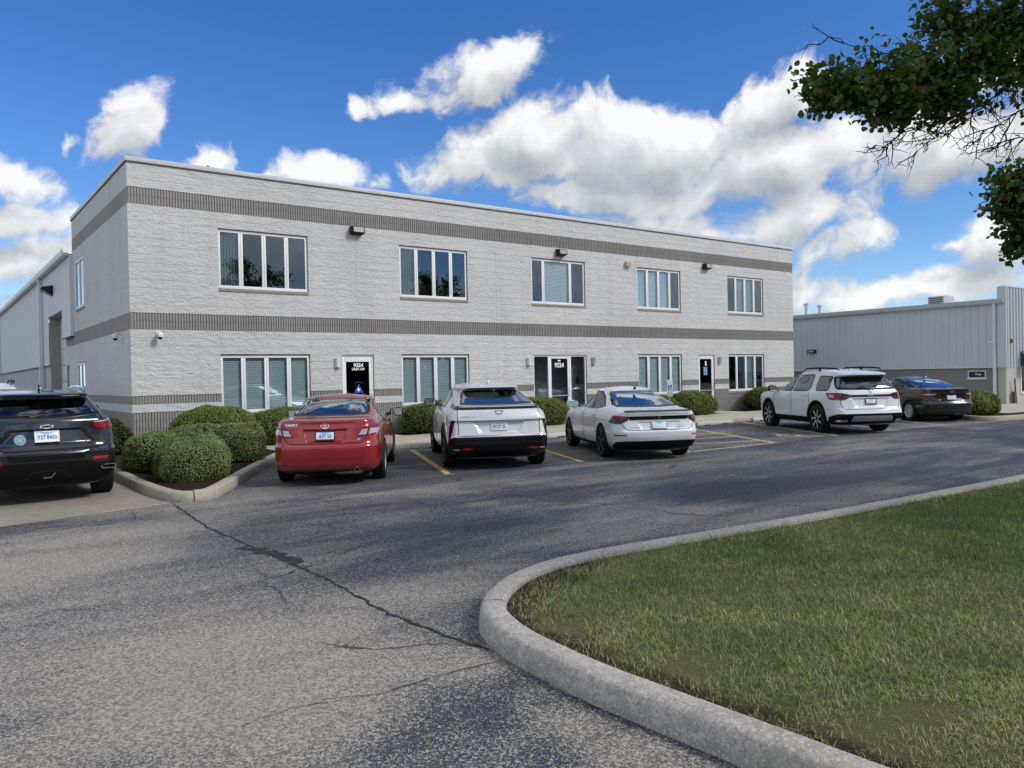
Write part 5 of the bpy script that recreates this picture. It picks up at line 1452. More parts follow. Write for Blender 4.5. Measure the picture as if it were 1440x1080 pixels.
# ------------------------------------------------------------------ 2 silver electric crossover
def silver_crossover():
    sp = dict(wb=3.094, wr=.39, arch=.432, track=.975, top=1.625,
      rows=[(.22, -.72, 3.72, .86), (.32, -.89, 3.88, .945), (.38, -.93, 3.92, .97), (.50, -.965, 3.95, .985), (.615, -.965, 3.96, .99), (.635, -.945, 3.96, .99), (.70, -.925, 3.95, .99), (.82, -.905, 3.92, .988),
        (.895, -.89, 3.85, .98), (.912, -.915, 3.80, .978), (.955, -.905, 3.72, .97), (1.04, -.865, 3.45, .948), (1.10, -.83, 3.15, .925), (1.125, -.80, 2.95, .912), (1.175, -.765, 2.72, .888), (1.195, -.70, 2.62, .872), (1.22, -.60, 2.52, .85),
        (1.30, -.32, 2.37, .795), (1.40, .02, 2.18, .735), (1.45, .17, 2.08, .70), (1.47, .19, 2.03, .69), (1.495, .02, 1.97, .68), (1.515, .0, 1.92, .67), (1.545, .14, 1.82, .645), (1.575, .40, 1.68, .61)],
      corner=std_corner((.30, .20, .09), tr=.045, zg=1.14, gr=(.30, .16, .10), gf=(.5, .30, .25), gtr=.11, ztop=1.6))
    sp['recess'] = lambda y, z: recess_box(.70, .885, .46, .36, .04)(y, z) 
    c = Car('parked_car', 'silver electric crossover with thin upright tail lamps and black lower bumper parked between yellow lines', 'cars parked facing the office front', sp)
    rg = [(.60, 1.452), (.2, 1.462), (-.2, 1.462), (-.60, 1.452), (-.73, 1.205), (-.3, 1.198), (.3, 1.198), (.73, 1.205)]
    ws = [(-.62, 1.52), (.62, 1.52), (.78, 1.19), (-.78, 1.19)]
    fd = rpoly([(1.55, 1.10), (2.55, 1.14), (2.02, 1.44), (1.55, 1.50)], .05); rd = rpoly([(.42, 1.15), (1.48, 1.10), (1.48, 1.505), (1.10, 1.50), (.62, 1.37)], .05)
    c.holes = [('wrap', inset(rg, .03)), ('front', inset(ws, .03))] + [(k, inset(p, .03)) for k in ('left', 'right') for p in (fd, rd)]
    P = paint_mat('silver_white_paint', (0.66, 0.66, 0.655), 0.15, 0.26)
    c.body(P)
    c.patch('rear_window', 'wrap', rpoly(rg, .04), CAR_GLASS_REAR, ring=.04, ringmat=GLOSSBLK)
    c.patch('windscreen', 'front', rpoly(ws, .05), CAR_GLASS, ring=.05, ringmat=GLOSSBLK)
    c.both('side_window', fd, CAR_GLASS, 'side', ring=.035, ringmat=GLOSSBLK); c.both('side_window', rd, CAR_GLASS, 'side', ring=.035, ringmat=GLOSSBLK)
    # full width dark light bar under the glass and upright lamp blades
    lb = c.patch('light_bar', 'wrap', rpoly([(-.96, 1.155), (-.86, 1.185), (.86, 1.185), (.96, 1.155), (.90, 1.118), (-.90, 1.118)], .015), GLOSSBLK, off=.006)
    c.strip('light_line', 'wrap', [(-.80, 1.152), (.80, 1.152)], .022, SMOKE_LENS, off=.009, parent=lb)
    for sg in (1, -1):
        c.patch('upper_lamp', 'wrap', rpoly([(sg * a, z) for a, z in [(.90, 1.122), (.93, 1.178), (1.06, 1.215), (1.34, 1.17), (1.30, 1.145)]], .015), SMOKE_LENS, off=.006, step=.03)
        bl = c.patch('tail_lamp', 'wrap', rpoly([(sg * a, z) for a, z in [(.835, .925), (.915, .925), (.985, .80), (1.02, .56), (.975, .56), (.905, .70)]], .015), GLOSSBLK, off=.008, step=.03)
        c.strip('lamp_line', 'wrap', [(sg * .895, .915), (sg * .955, .80), (sg * .995, .60)], .02, RED_DARK, off=.012, parent=bl)
        c.patch('reflector', 'wrap', rpoly([(sg * a, z) for a, z in [(.50, .405), (.60, .425), (.72, .412), (.72, .385), (.62, .385)]], .008), REFLECTOR, off=.012, step=.03)
        c.patch('reverse_lamp', 'wrap', rpoly([(sg * a, z) for a, z in [(.75, .41), (.88, .405), (.88, .388), (.75, .39)]], .005), CLEAR_LENS, off=.012, step=.03)
    lo = c.patch('lower_bumper', 'wrap', rpoly([(-1.18, .235), (1.18, .235), (1.20, .46), (1.02, .565), (.86, .622), (-.86, .622), (-1.02, .565), (-1.20, .46)], .02), GLOSSBLK, off=.006)
    c.strip('bumper_line', 'wrap', [(-1.05, .36), (-.82, .51), (.82, .51), (1.05, .36)], .014, SMOKE_LENS, off=.010, parent=lo)
    c.strip('bumper_chrome', 'wrap', [(-.83, .642), (.83, .642)], .018, CHROME, off=.006)
    c.patch('bumper_valance', 'wrap', rpoly([(-.62, .235), (.62, .235), (.50, .385), (-.50, .385)], .02), TRIM, off=.009)
    for sg in (1, -1):
        c.strip('panel_gap', 'wrap', [(sg * .775, 1.12), (sg * .77, .64)], .009, SEAM)
    c.strip('panel_gap', 'wrap', [(-.88, .925), (-.5, .918), (.5, .918), (.88, .925)], .007, SEAM)
    # black sills and arches
    R = sp['arch']
    for sd in ('left', 'right'):
        c.patch('side_sill', sd, [(.50, .235), (2.60, .235), (2.58, .36), (.52, .36)], GLOSSBLK, off=.006)
        for x0 in (0, sp['wb']):
            n = 22; a0, a1 = RAD(-22), RAD(202)
            outer = [(x0 + (R+.045) * cos(a0 + (a1-a0)*i/n), .40 + (R+.045) * sin(a0 + (a1-a0)*i/n)) for i in range(n+1)]
            inn = [(x0 + (R-.004) * cos(a0 + (a1-a0)*i/n), .40 + (R-.004) * sin(a0 + (a1-a0)*i/n)) for i in range(n, -1, -1)]
            c.patch('wheel_arch', sd, outer + inn, GLOSSBLK, off=.008, step=.06)
        for x in (.46, 1.51, 2.66): c.strip('panel_gap', sd, [(x, 1.06), (x - .02, .7), (x + .02, .37)], .008, SEAM)
    c.text('boot_script', 'LYRIQ', .040, .62, .985, GALV, .004, .001, 1.9)
    c.text('trim_badge', '450E', .034, -.66, .985, GALV, .004, .002, 1.5)
    sh = [(-.075, .032), (-.06, .032), (-.04, -.022), (0, -.030), (.04, -.022), (.06, .032), (.075, .032)]
    c.flat('emblem', *line2d([(-.075, .030), (-.052, -.016), (0, -.032), (.052, -.016), (.075, .030), (-.075, .030)], .010), 0, 1.058, DARK, off=.006)
    c.plate('90137 EL', .805, None, PLATE_WHITE, .085, tilt=.05)
    b = MB(); b.prism([(-.04, .02), (.03, .02), (.03, .07), (-.02, .06)], 'y', -.05, .05); b.build('rear_camera', GLOSSBLK, c.root, loc=(.02, 0, 1.43), bevel=.006)
    c.fin(.55, 1.612, P)
    # dark glass roof
    b = MB(); 
    for i in range(10):
        pass
    c.wheels(RIM_DARK, spokes=6, rimR=.29, facec=plain('machined_wheel', (0.25, .26, .27), .3, .7), tw=.25, style='star')
    c.mirror(2.48, 1.12, GLOSSBLK); c.inside((-.1, 2.6), 1.10, 1.30, SEATC, 1.1, .68)
    c.place(8.95, 12.61, 63)
    return c

# ------------------------------------------------------------------ 3 white saloon
def white_saloon():
    sp = dict(wb=2.83, wr=.338, arch=.372, track=.918, top=1.452,
      rows=[(.19, -.82, 3.58, .80), (.28, -1.03, 3.75, .88), (.40, -1.09, 3.80, .915), (.50, -1.12, 3.82, .926), (.585, -1.125, 3.83, .930), (.615, -1.10, 3.82, .930), (.70, -1.075, 3.76, .930), (.80, -1.06, 3.60, .925),
        (.87, -1.06, 3.40, .910), (.93, -1.075, 3.10, .882), (.965, -1.085, 2.90, .858), (.982, -1.04, 2.72, .845), (.995, -.90, 2.58, .832), (1.01, -.72, 2.48, .820), (1.028, -.56, 2.38, .806), (1.05, -.46, 2.28, .790), (1.12, -.22, 2.20, .742), (1.23, .16, 1.98, .672), (1.32, .52, 1.78, .615), (1.38, .98, 1.26, .575), (1.40, 1.12, 1.18, .56)],
      corner=std_corner((.36, .26, .10), tr=.06, zg=1.02, gr=(.28, .18, .12), gf=(.5, .30, .25), gtr=.10))
    sp['rows'][-1] = (1.398, .98, 1.55, .560); sp['rows'][-2] = (1.37, .78, 1.65, .582)
    sp['recess'] = lambda y, z: recess_box(.62, .77, .42, .36, .02)(y, z)
    c = Car('parked_car', 'white fastback saloon with full-width smoked tail lamp bar and black wheels', 'cars parked facing the office front', sp)
    rg = [(.52, 1.345), (.2, 1.355), (-.2, 1.355), (-.52, 1.345), (-.72, 1.052), (-.3, 1.040), (.3, 1.040), (.72, 1.052)]
    ws = [(-.54, 1.375), (.54, 1.375), (.75, 1.06), (-.75, 1.06)]
    fd = rpoly([(1.40, .985), (2.32, 1.00), (1.80, 1.27), (1.40, 1.36)], .05); rd = rpoly([(.16, 1.05), (.42, 1.0), (1.32, .985), (1.32, 1.365), (1.02, 1.355), (.60, 1.24)], .06)
    c.holes = [('wrap', inset(rg, .03)), ('front', inset(ws, .03))] + [(k, inset(p, .025)) for k in ('left', 'right') for p in (fd, rd)]
    P = paint_mat('pearl_white_paint', (0.72, 0.735, 0.76), 0.0, 0.3)
    c.body(P)
    c.patch('rear_window', 'wrap', rpoly(rg, .05), CAR_GLASS_REAR, ring=.03, ringmat=GLOSSBLK)
    c.patch('windscreen', 'front', rpoly(ws, .05), CAR_GLASS, ring=.05, ringmat=GLOSSBLK)
    c.both('side_window', fd, CAR_GLASS, 'side', ring=.028, ringmat=GLOSSBLK); c.both('side_window', rd, CAR_GLASS, 'side', ring=.028, ringmat=GLOSSBLK)
    c.patch('light_bar', 'wrap', rpoly([(-.62, .885), (.62, .885), (.60, .815), (-.60, .815)], .012), GLOSSBLK, off=.006)
    for sg in (1, -1):
        lo = c.patch('tail_lamp', 'wrap', rpoly([(sg * a, z) for a, z in [(.605, .885), (.90, .905), (1.02, .895), (1.22, .765), (1.10, .745), (.78, .735), (.63, .812)]], .02), SMOKE_LENS, off=.008, step=.04)
        c.patch('red_lens', 'wrap', rpoly([(sg * a, z) for a, z in [(.61, .878), (.90, .892), (1.0, .885), (1.14, .80), (1.08, .795), (.98, .842), (.66, .842)]], .012), RED_LENS, off=.012, parent=lo, step=.03)
        c.patch('reflector', 'wrap', rpoly([(sg * a, z) for a, z in [(.66, .528), (.98, .528), (1.0, .505), (.68, .505)]], .006), REFLECTOR, off=.008, step=.04)
        c.strip('panel_gap', 'wrap', [(sg * .76, .735), (sg * .68, .64), (sg * .60, .615), (0, .612)], .008, SEAM)
        c.strip('panel_gap', 'wrap', [(sg * .735, .975), (sg * .80, .905)], .006, SEAM)
    c.strip('boot_lip', 'wrap', [(-.70, .972), (-.4, .978), (.4, .978), (.70, .972)], .020, GLOSSBLK, off=.014)
    lw = c.patch('lower_bumper', 'wrap', rpoly([(-.98, .205), (.98, .205), (1.08, .30), (.92, .38), (.70, .40), (-.70, .40), (-.92, .38), (-1.08, .30)], .02), TRIM, off=.006)
    for sd in ('left', 'right'):
        c.patch('side_sill', sd, [(.44, .21), (2.40, .21), (2.38, .28), (.46, .28)], TRIM, off=.006)
        for x in (.40, 1.36, 2.42): c.strip('panel_gap', sd, [(x + (.05 if x < 1 else 0), .96), (x - .02, .6), (x + .02, .30)], .007, SEAM)
        c.strip('body_crease', sd, [(-.6, .80), (.8, .815), (2.2, .80), (3.1, .76)], .006, P, off=.006)
    hl = [(-.022, -.018), (-.014, .022), (-.016, 0.0), (.016, 0.0), (.014, .022), (.022, -.018)]
    c.flat('emblem', *line2d([(-.026, -.022), (-.016, .024)], .009), 0, .853, CHROME, off=.009); c.flat('emblem', *line2d([(.026, -.022), (.016, .024)], .009), 0, .853, CHROME, off=.009); c.flat('emblem', *line2d([(-.018, -.002), (.018, -.002)], .009), 0, .853, CHROME, off=.0092)
    c.text('boot_script', 'ACCORD', .030, .50, .665, GALV, .004, .001, 1.6)
    c.text('trim_badge', 'HYBRID', .028, -.46, .668, GALV, .004, .001, 1.2)
    c.plate('', .712, GALV, PLATE_BLUE, tilt=.1)
    c.fin(1.0 - .55, 1.385, GLOSSBLK, .06, .15)
    c.wheels(RIM_DARK, spokes=5, rimR=.25, tw=.235, style='fat', steer=0.0)
    c.mirror(2.16, .985, P, MIRR_GREEN); c.handle(1.46, .87, P); c.handle(.50, .88, P)
    c.inside((-.1, 2.3), 1.0, 1.18, SEAT_TAN, 1.0, .64)
    b = MB(); b.box(-.42, .30, -.64, .64, .95, .97); b.build('parcel_shelf', SEATC, c.root)
    c.place(12.13, 11.66, 62.5)
    return c

# ------------------------------------------------------------------ 4 big white SUV (also used for the far white one)
def white_suv(label, far=False):
    sp = dict(wb=2.89, wr=.388, arch=.445, track=.985, top=1.735, lift=.015,
      rows=[(.25, -.88, 3.60, .86), (.33, -1.05, 3.75, .95), (.45, -1.13, 3.80, .985), (.555, -1.15, 3.83, .995), (.60, -1.135, 3.84, .995), (.66, -1.12, 3.85, .997), (.70, -1.085, 3.85, .997), (.90, -1.05, 3.85, .997), (1.02, -1.035, 3.75, .985), (1.08, -1.02, 3.40, .97), (1.13, -1.0, 2.90, .945), (1.165, -.985, 2.62, .925), (1.19, -.965, 2.50, .905),
        (1.32, -.88, 2.30, .845), (1.46, -.76, 2.08, .775), (1.52, -.72, 1.97, .745), (1.545, -.74, 1.92, .735), (1.565, -.86, 1.88, .725), (1.60, -.86, 1.80, .705), (1.63, -.72, 1.73, .685), (1.665, -.45, 1.62, .665), (1.69, -.15, 1.52, .64)],
      corner=std_corner((.28, .20, .08), (.40, .36, .16), tr=.04, zg=1.15, gr=(.24, .15, .06), gf=(.45, .28, .2), gtr=.06, ztop=1.7))
    sp['recess'] = lambda y, z: recess_box(.72, .945, .50, .42, .03)(y, z)
    c = Car('parked_car', label, None if far else 'cars parked facing the office front', sp)
    rg = [(.66, 1.495), (.2, 1.503), (-.2, 1.503), (-.66, 1.495), (-.80, 1.30), (-.78, 1.20), (-.4, 1.185), (.4, 1.185), (.78, 1.20), (.80, 1.30)]
    ws = [(-.64, 1.63), (.64, 1.63), (.82, 1.18), (-.82, 1.18)]
    fd = rpoly([(1.42, 1.12), (2.44, 1.14), (1.84, 1.50), (1.42, 1.585)], .05); rd = rpoly([(.50, 1.13), (1.35, 1.12), (1.35, 1.595), (.46, 1.60), (.40, 1.25)], .05); qd = rpoly([(-.48, 1.15), (.10, 1.14), (.20, 1.30), (.20, 1.565), (-.42, 1.55)], .07)
    c.holes = [('wrap', inset(rg, .04)), ('front', inset(ws, .03))] + [(k, inset(p, .03)) for k in ('left', 'right') for p in (fd, rd, qd)]
    P = paint_mat('white_suv_paint', (0.72, 0.735, 0.755), 0.0, 0.3) if not far else paint_mat('white_van_paint', (0.70, 0.71, 0.72), 0.0, 0.35)
    c.body(P)
    c.patch('rear_window', 'wrap', rpoly([(.84, 1.535), (-.84, 1.535), (-.95, 1.30), (-.90, 1.185), (-.4, 1.172), (.4, 1.172), (.90, 1.185), (.95, 1.30)], .06), CAR_GLASS_DARK if not far else CAR_GLASS_REAR, ring=.06, ringmat=GLOSSBLK)
    c.patch('windscreen', 'front', rpoly(ws, .05), CAR_GLASS, ring=.05, ringmat=GLOSSBLK)
    c.both('side_window', fd, CAR_GLASS, 'side', ring=.032, ringmat=GLOSSBLK)
    c.both('side_window', rd, CAR_GLASS_DARK, 'side', ring=.032, ringmat=GLOSSBLK); c.both('side_window', qd, CAR_GLASS_DARK, 'side', ring=.028, ringmat=GLOSSBLK)
    c.patch('lamp_bar', 'wrap', rpoly([(-.60, 1.045), (.60, 1.045), (.60, .985), (-.60, .985)], .01), GLOSSBLK, off=.006)
    for sg in (1, -1):
        lo = c.patch('tail_lamp', 'wrap', rpoly([(sg * a, z) for a, z in [(.585, 1.06), (.80, 1.10), (1.30, 1.10), (1.36, 1.08), (1.22, .935), (1.05, .915), (.72, .915), (.60, .97)]], .02), RED_LENS, off=.008, step=.045)
        c.patch('clear_lens', 'wrap', rpoly([(sg * a, z) for a, z in [(1.0, 1.04), (1.22, 1.05), (1.20, .985), (1.0, .975)]], .01), CLEAR_LENS, off=.013, parent=lo, step=.04)
        c.patch('smoked_lens', 'wrap', rpoly([(sg * a, z) for a, z in [(.63, 1.05), (.80, 1.07), (.82, .95), (.70, .94), (.63, .98)]], .01), SMOKE_LENS, off=.013, parent=lo, step=.04)
        c.patch('reflector', 'wrap', rpoly([(sg * a, z) for a, z in [(.86, .515), (1.03, .515), (1.0, .465), (.86, .465)]], .008), RED_DARK, off=.012, step=.04)
        c.patch('exhaust_tip', 'wrap', rpoly([(sg * a, z) for a, z in [(.68, .40), (1.0, .40), (.98, .345), (.68, .345)]], .012), CHROME, off=.022, step=.04, ring=.014, ringmat=CHROME)
        c.strip('panel_gap', 'wrap', [(sg * .93, 1.165), (sg * .90, 1.10)], .007, SEAM)
        c.strip('panel_gap', 'wrap', [(sg * .845, .915), (sg * .82, .74), (sg * .74, .672), (0, .668)], .009, SEAM)
    lw = c.patch('lower_bumper', 'wrap', rpoly([(-1.30, .27), (1.30, .27), (1.32, .46), (.95, .55), (-.95, .55), (-1.32, .46)], .02), TRIM, off=.006)
    c.patch('skid_plate', 'wrap', rpoly([(-.60, .355), (.60, .355), (.54, .495), (-.54, .495)], .025), plain('satin_silver_trim', (.30, .31, .32), .4, .4), off=.016)
    R = sp['arch']
    for sd in ('left', 'right'):
        c.patch('side_sill', sd, [(.40, .27), (2.50, .27), (2.46, .42), (.44, .42)], TRIM, off=.008)
        for x0 in (0, sp['wb']):
            n = 24; a0, a1 = RAD(-16), RAD(196)
            outer = [(x0 + (R+.05) * cos(a0 + (a1-a0)*i/n), .403 + (R+.05) * sin(a0 + (a1-a0)*i/n)) for i in range(n+1)]
            inn = [(x0 + (R-.004) * cos(a0 + (a1-a0)*i/n), .403 + (R-.004) * sin(a0 + (a1-a0)*i/n)) for i in range(n, -1, -1)]
            c.patch('wheel_arch', sd, outer + inn, TRIM, off=.010, step=.06)
        for x in (.36, 1.385, 2.50): c.strip('panel_gap', sd, [(x + (.06 if x < 1 else 0), 1.10), (x, .8), (x + .02 + (.12 if x < 1 else 0), .43)], .009, SEAM)
        sg = 1 if sd == 'left' else -1
        pts = [(-.55, sg * .60, 1.705), (-.45, sg * .62, 1.745), (.4, sg * .62, 1.775), (1.15, sg * .60, 1.765), (1.32, sg * .585, 1.715)]
        b = MB(); b.tube(pts, [.012, .022, .022, .022, .012], 8); b.box(.35, .45, sg * .62 - .012, sg * .62 + .012, 1.69, 1.76); b.build('roof_rail', TRIM, c.root, smooth=True, angle=40)
        c.strip('body_crease', sd, [(.5, 1.03), (1.5, 1.035), (2.6, 1.02)], .006, P, off=.005)
    c.flat('emblem', *line2d([(-.03, -.026), (-.02, .026)], .012), 0, 1.11, CHROME, off=.009); c.flat('emblem', *line2d([(.03, -.026), (.02, .026)], .012), 0, 1.11, CHROME, off=.009); c.flat('emblem', *line2d([(-.02, -.002), (.02, -.002)], .012), 0, 1.11, CHROME, off=.0092)
    if not far:
        c.text('boot_script', 'PILOT', .034, .60, .705, GALV, .004, .002, 1.6)
        c.text('lamp_bar_script', 'HONDA', .030, 0, 1.015, GALV, .009, .001, 1.5)
    c.plate('', .87, DARK, PLATE_BLUE, tilt=.05)
    b = MB(); b.tube([(-1.0, -.02, 1.20), (-.985, .10, 1.215), (-.945, .36, 1.235)], [.02, .014, .008], 8); b.build('rear_wiper', BLACKM, c.root, smooth=True)
    c.fin(-.10, 1.705, P, .04, .14)
    c.wheels(RIM_DARK, spokes=7, rimR=.275, facec=plain('machined_spoke', (.60, .60, .60), .35, .6), tw=.255, style='star')
    c.mirror(2.32, 1.12, GLOSSBLK, size=(.11, .13, .10)); c.handle(1.50, 1.0, P); c.handle(.55, 1.01, P)
    c.inside((-.3, 2.5), 1.12, 1.34, SEATC, 1.1, .70)
    return c

# ------------------------------------------------------------------ 5 black saloon
def black_saloon():
    sp = dict(wb=2.70, wr=.325, arch=.358, track=.878, top=1.438,
      rows=[(.19, -.70, 3.35, .78), (.27, -.92, 3.52, .85), (.36, -.965, 3.57, .875), (.46, -.985, 3.60, .888), (.56, -.985, 3.60, .890), (.61, -.965, 3.58, .890), (.64, -.93, 3.55, .890), (.75, -.915, 3.42, .888), (.86, -.91, 3.15, .876), (.94, -.915, 2.85, .855), (1.0, -.93, 2.58, .825), (1.025, -.935, 2.45, .808), (1.04, -.88, 2.36, .796), (1.052, -.70, 2.30, .785), (1.065, -.48, 2.25, .775), (1.09, -.36, 2.18, .76), (1.15, -.19, 2.10, .725), (1.25, .12, 1.90, .662), (1.33, .46, 1.71, .61), (1.385, .78, 1.54, .57)],
      corner=std_corner((.34, .26, .11), tr=.06, zg=1.03, gr=(.28, .18, .12), gf=(.5, .30, .22), gtr=.06))
    sp['recess'] = lambda y, z: recess_box(.70, .845, .36, .42, .03)(y, z)
    c = Car('parked_car', 'black saloon with silver multi-spoke wheel covers parked at the far right beside round bushes', 'cars parked facing the office front', sp)
    rg = [(.56, 1.355), (.2, 1.365), (-.2, 1.365), (-.56, 1.355), (-.69, 1.085), (-.3, 1.075), (.3, 1.075), (.69, 1.085)]
    ws = [(-.55, 1.37), (.55, 1.37), (.72, 1.07), (-.72, 1.07)]
    fd = rpoly([(1.30, .985), (2.15, 1.0), (1.68, 1.28), (1.30, 1.355)], .05); rd = rpoly([(.30, 1.03), (1.23, .985), (1.23, 1.36), (.98, 1.35), (.60, 1.22)], .06)
    c.holes = [('wrap', inset(rg, .03)), ('front', inset(ws, .03))] + [(k, inset(p, .03)) for k in ('left', 'right') for p in (fd, rd)]
    P = paint_mat('black_paint', (0.006, 0.0062, 0.007), 0.0, 0.2, dirt=.2)
    c.body(P)
    c.patch('rear_window', 'wrap', rpoly(rg, .05), CAR_GLASS_REAR, ring=.03, ringmat=GLOSSBLK)
    c.patch('windscreen', 'front', rpoly(ws, .05), CAR_GLASS, ring=.05, ringmat=GLOSSBLK)
    c.both('side_window', fd, CAR_GLASS, 'side', ring=.03, ringmat=GLOSSBLK); c.both('side_window', rd, CAR_GLASS, 'side', ring=.03, ringmat=GLOSSBLK)
    for sg in (1, -1):
        lo = c.patch('tail_lamp', 'wrap', rpoly([(sg * a, z) for a, z in [(.43, .905), (.60, .935), (.95, .945), (1.20, .925), (1.05, .86), (.80, .84), (.56, .845)]], .02), RED_LENS, off=.008, step=.04)
        c.patch('clear_lens', 'wrap', rpoly([(sg * a, z) for a, z in [(.50, .865), (.56, .885), (.80, .885), (.92, .870), (.80, .85), (.58, .85)]], .01), CLEAR_LENS, off=.012, parent=lo, step=.03)
        c.strip('panel_gap', 'wrap', [(sg * .68, .84), (sg * .60, .67), (0, .655)], .008, SEAM)
    c.strip('boot_trim', 'wrap', [(-.42, .878), (.42, .878)], .018, SMOKE_LENS, off=.006)
    c.patch('plate_surround', 'wrap', rpoly([(-.36, .845), (.36, .845), (.43, .70), (-.43, .70)], .015), SMOKE_LENS, off=.003)
    c.strip('bumper_line', 'wrap', [(-.85, .33), (-.6, .30), (.6, .30), (.85, .33)], .022, SMOKE_LENS, off=.005)
    c.flat('emblem', *ring2d([(.060, .042)], .010), 0, .955, CHROME, off=.008); c.flat('emblem_ring', *ring2d([(.034, .015)], .007, (0, .015)), 0, .955, CHROME, off=.0095)
    c.plate('', .775, None, PLATE_BLUE, tilt=.08)
    c.text('trim_badge', 'LE', .03, -.52, .80, CHROME, .005, .002, 1.3)
    for sd in ('left', 'right'):
        for x in (.33, 1.26, 2.28): c.strip('panel_gap', sd, [(x + (.05 if x < 1 else 0), .96), (x - .02, .6), (x + .02, .30)], .006, SEAM)
    c.wheels(RIM_SILVER, spokes=8, rimR=.212, tw=.205, style='fat')
    c.mirror(2.05, .985, P); c.handle(1.36, .88, P); c.handle(.42, .89, P)
    c.fin(.42, 1.395, P, .055, .13)
    c.inside((-.1, 2.2), 1.0, 1.20, SEAT_TAN, .98, .60)
    c.place(26.47, 12.40, 60)
    return c

# ------------------------------------------------------------------ 6 charcoal crossover (left edge)
def charcoal_crossover():
    sp = dict(wb=2.86, wr=.385, arch=.43, track=.965, top=1.685, lift=.012,
      rows=[(.25, -.76, 3.55, .85), (.35, -.93, 3.72, .925), (.45, -.99, 3.80, .958), (.58, -1.02, 3.83, .972), (.72, -1.03, 3.84, .975), (.775, -1.025, 3.84, .975), (.80, -.985, 3.84, .975), (.83, -.955, 3.83, .974), (.93, -.925, 3.76, .970), (1.05, -.90, 3.62, .960), (1.14, -.885, 3.42, .945), (1.20, -.875, 3.1, .925), (1.24, -.855, 2.75, .905), (1.27, -.83, 2.5, .885), (1.30, -.80, 2.36, .865),
        (1.38, -.72, 2.20, .815), (1.48, -.60, 2.00, .76), (1.535, -.545, 1.89, .725), (1.555, -.55, 1.85, .715), (1.575, -.70, 1.80, .705), (1.60, -.72, 1.74, .69), (1.62, -.60, 1.68, .67), (1.645, -.32, 1.58, .645)],
      corner=std_corner((.30, .22, .11), (.42, .38, .2), tr=.05, zg=1.25, gr=(.28, .17, .10), gf=(.45, .28, .22), gtr=.08, ztop=1.66))
    sp['recess'] = lambda y, z: recess_box(.875, 1.085, .46, .62, .035)(y, z) + recess_box(.655, .755, .50, .44, -.012)(y, z)
    c = Car('parked_car', 'dark charcoal crossover with a blue round sticker and two chrome exhausts at left edge', 'cars parked on the pale pavement', sp)
    rg = [(.66, 1.53), (.2, 1.54), (-.2, 1.54), (-.66, 1.53), (-.80, 1.30), (-.4, 1.265), (0, 1.25), (.4, 1.265), (.80, 1.30)]
    ws = [(-.62, 1.60), (.62, 1.60), (.80, 1.24), (-.80, 1.24)]
    fd = rpoly([(1.42, 1.16), (2.36, 1.20), (1.86, 1.47), (1.42, 1.54)], .05); rd = rpoly([(.42, 1.20), (1.35, 1.16), (1.35, 1.55), (.80, 1.53)], .06)
    c.holes = [('wrap', inset(rg, .04)), ('front', inset(ws, .03))] + [(k, inset(p, .03)) for k in ('left', 'right') for p in (fd, rd)]
    P = paint_mat('charcoal_metallic_paint', (0.016, 0.019, 0.024), 0.35, 0.20, dirt=.15)
    c.body(P)
    c.patch('rear_window', 'wrap', rpoly(rg, .05), CAR_GLASS_DARK, ring=.04, ringmat=GLOSSBLK)
    c.patch('windscreen', 'front', rpoly(ws, .05), CAR_GLASS, ring=.05, ringmat=GLOSSBLK)
    c.both('side_window', fd, CAR_GLASS, 'side', ring=.03, ringmat=GLOSSBLK); c.both('side_window', rd, CAR_GLASS_DARK, 'side', ring=.03, ringmat=GLOSSBLK)
    for sg in (1, -1):
        lo = c.patch('tail_lamp', 'wrap', rpoly([(sg * a, z) for a, z in [(.55, 1.17), (.80, 1.195), (1.02, 1.228), (1.32, 1.218), (1.28, 1.075), (1.05, 1.06), (.70, 1.055), (.60, 1.10)]], .02), RED_DARK, off=.008, step=.04)
        c.patch('red_lens', 'wrap', rpoly([(sg * a, z) for a, z in [(.59, 1.155), (.79, 1.17), (.80, 1.075), (.70, 1.075), (.63, 1.11)]], .012), RED_LENS, off=.012, parent=lo, step=.03)
        c.patch('red_lens', 'wrap', rpoly([(sg * a, z) for a, z in [(.83, 1.17), (1.05, 1.185), (1.26, 1.18), (1.24, 1.095), (1.04, 1.08), (.84, 1.075)]], .012), RED_LENS, off=.012, parent=lo, step=.03)
        c.strip('lamp_line', 'wrap', [(sg * .63, 1.172), (sg * .80, 1.182), (sg * 1.02, 1.212), (sg * 1.12, 1.212)], .016, CLEAR_LENS, off=.012, parent=lo)
        c.patch('reflector', 'wrap', rpoly([(sg * a, z) for a, z in [(.58, .665), (.80, .665), (.78, .63), (.58, .625)]], .008), REFLECTOR, off=.010, step=.04)
        c.strip('panel_gap', 'wrap', [(sg * .86, 1.30), (sg * .88, 1.20)], .008, SEAM)
        c.strip('panel_gap', 'wrap', [(sg * .86, 1.085), (sg * .87, .92), (sg * .78, .84), (sg * .5, .805), (0, .80)], .009, SEAM)
        # exhaust tips
        p = c.wrap(sg * .80, .50)
        b = MB(); ou = rpoly([(-.10, -.035), (.10, -.035), (.10, .035), (-.10, .035)], .03, 5); inn = [(a * .86, q * .66) for a, q in ou]; n = len(ou); base = len(b.v)
        for (poly, xx) in ((ou, .10), (ou, -.03), (inn, -.03), (inn, .06)):
            b.v += [(xx, a, q) for a, q in poly]
        for k in range(3):
            for i in range(n): b.idx((base + k*n + i, base + k*n + (i+1) % n, base + (k+1)*n + (i+1) % n, base + (k+1)*n + i))
        b.m = 1; b.idx(tuple(base + 3*n + i for i in range(n)))
        b.build('exhaust_tip', [CHROME, WELL], c.root, loc=(p.x - .01, p.y, .505), smooth=True, angle=40)
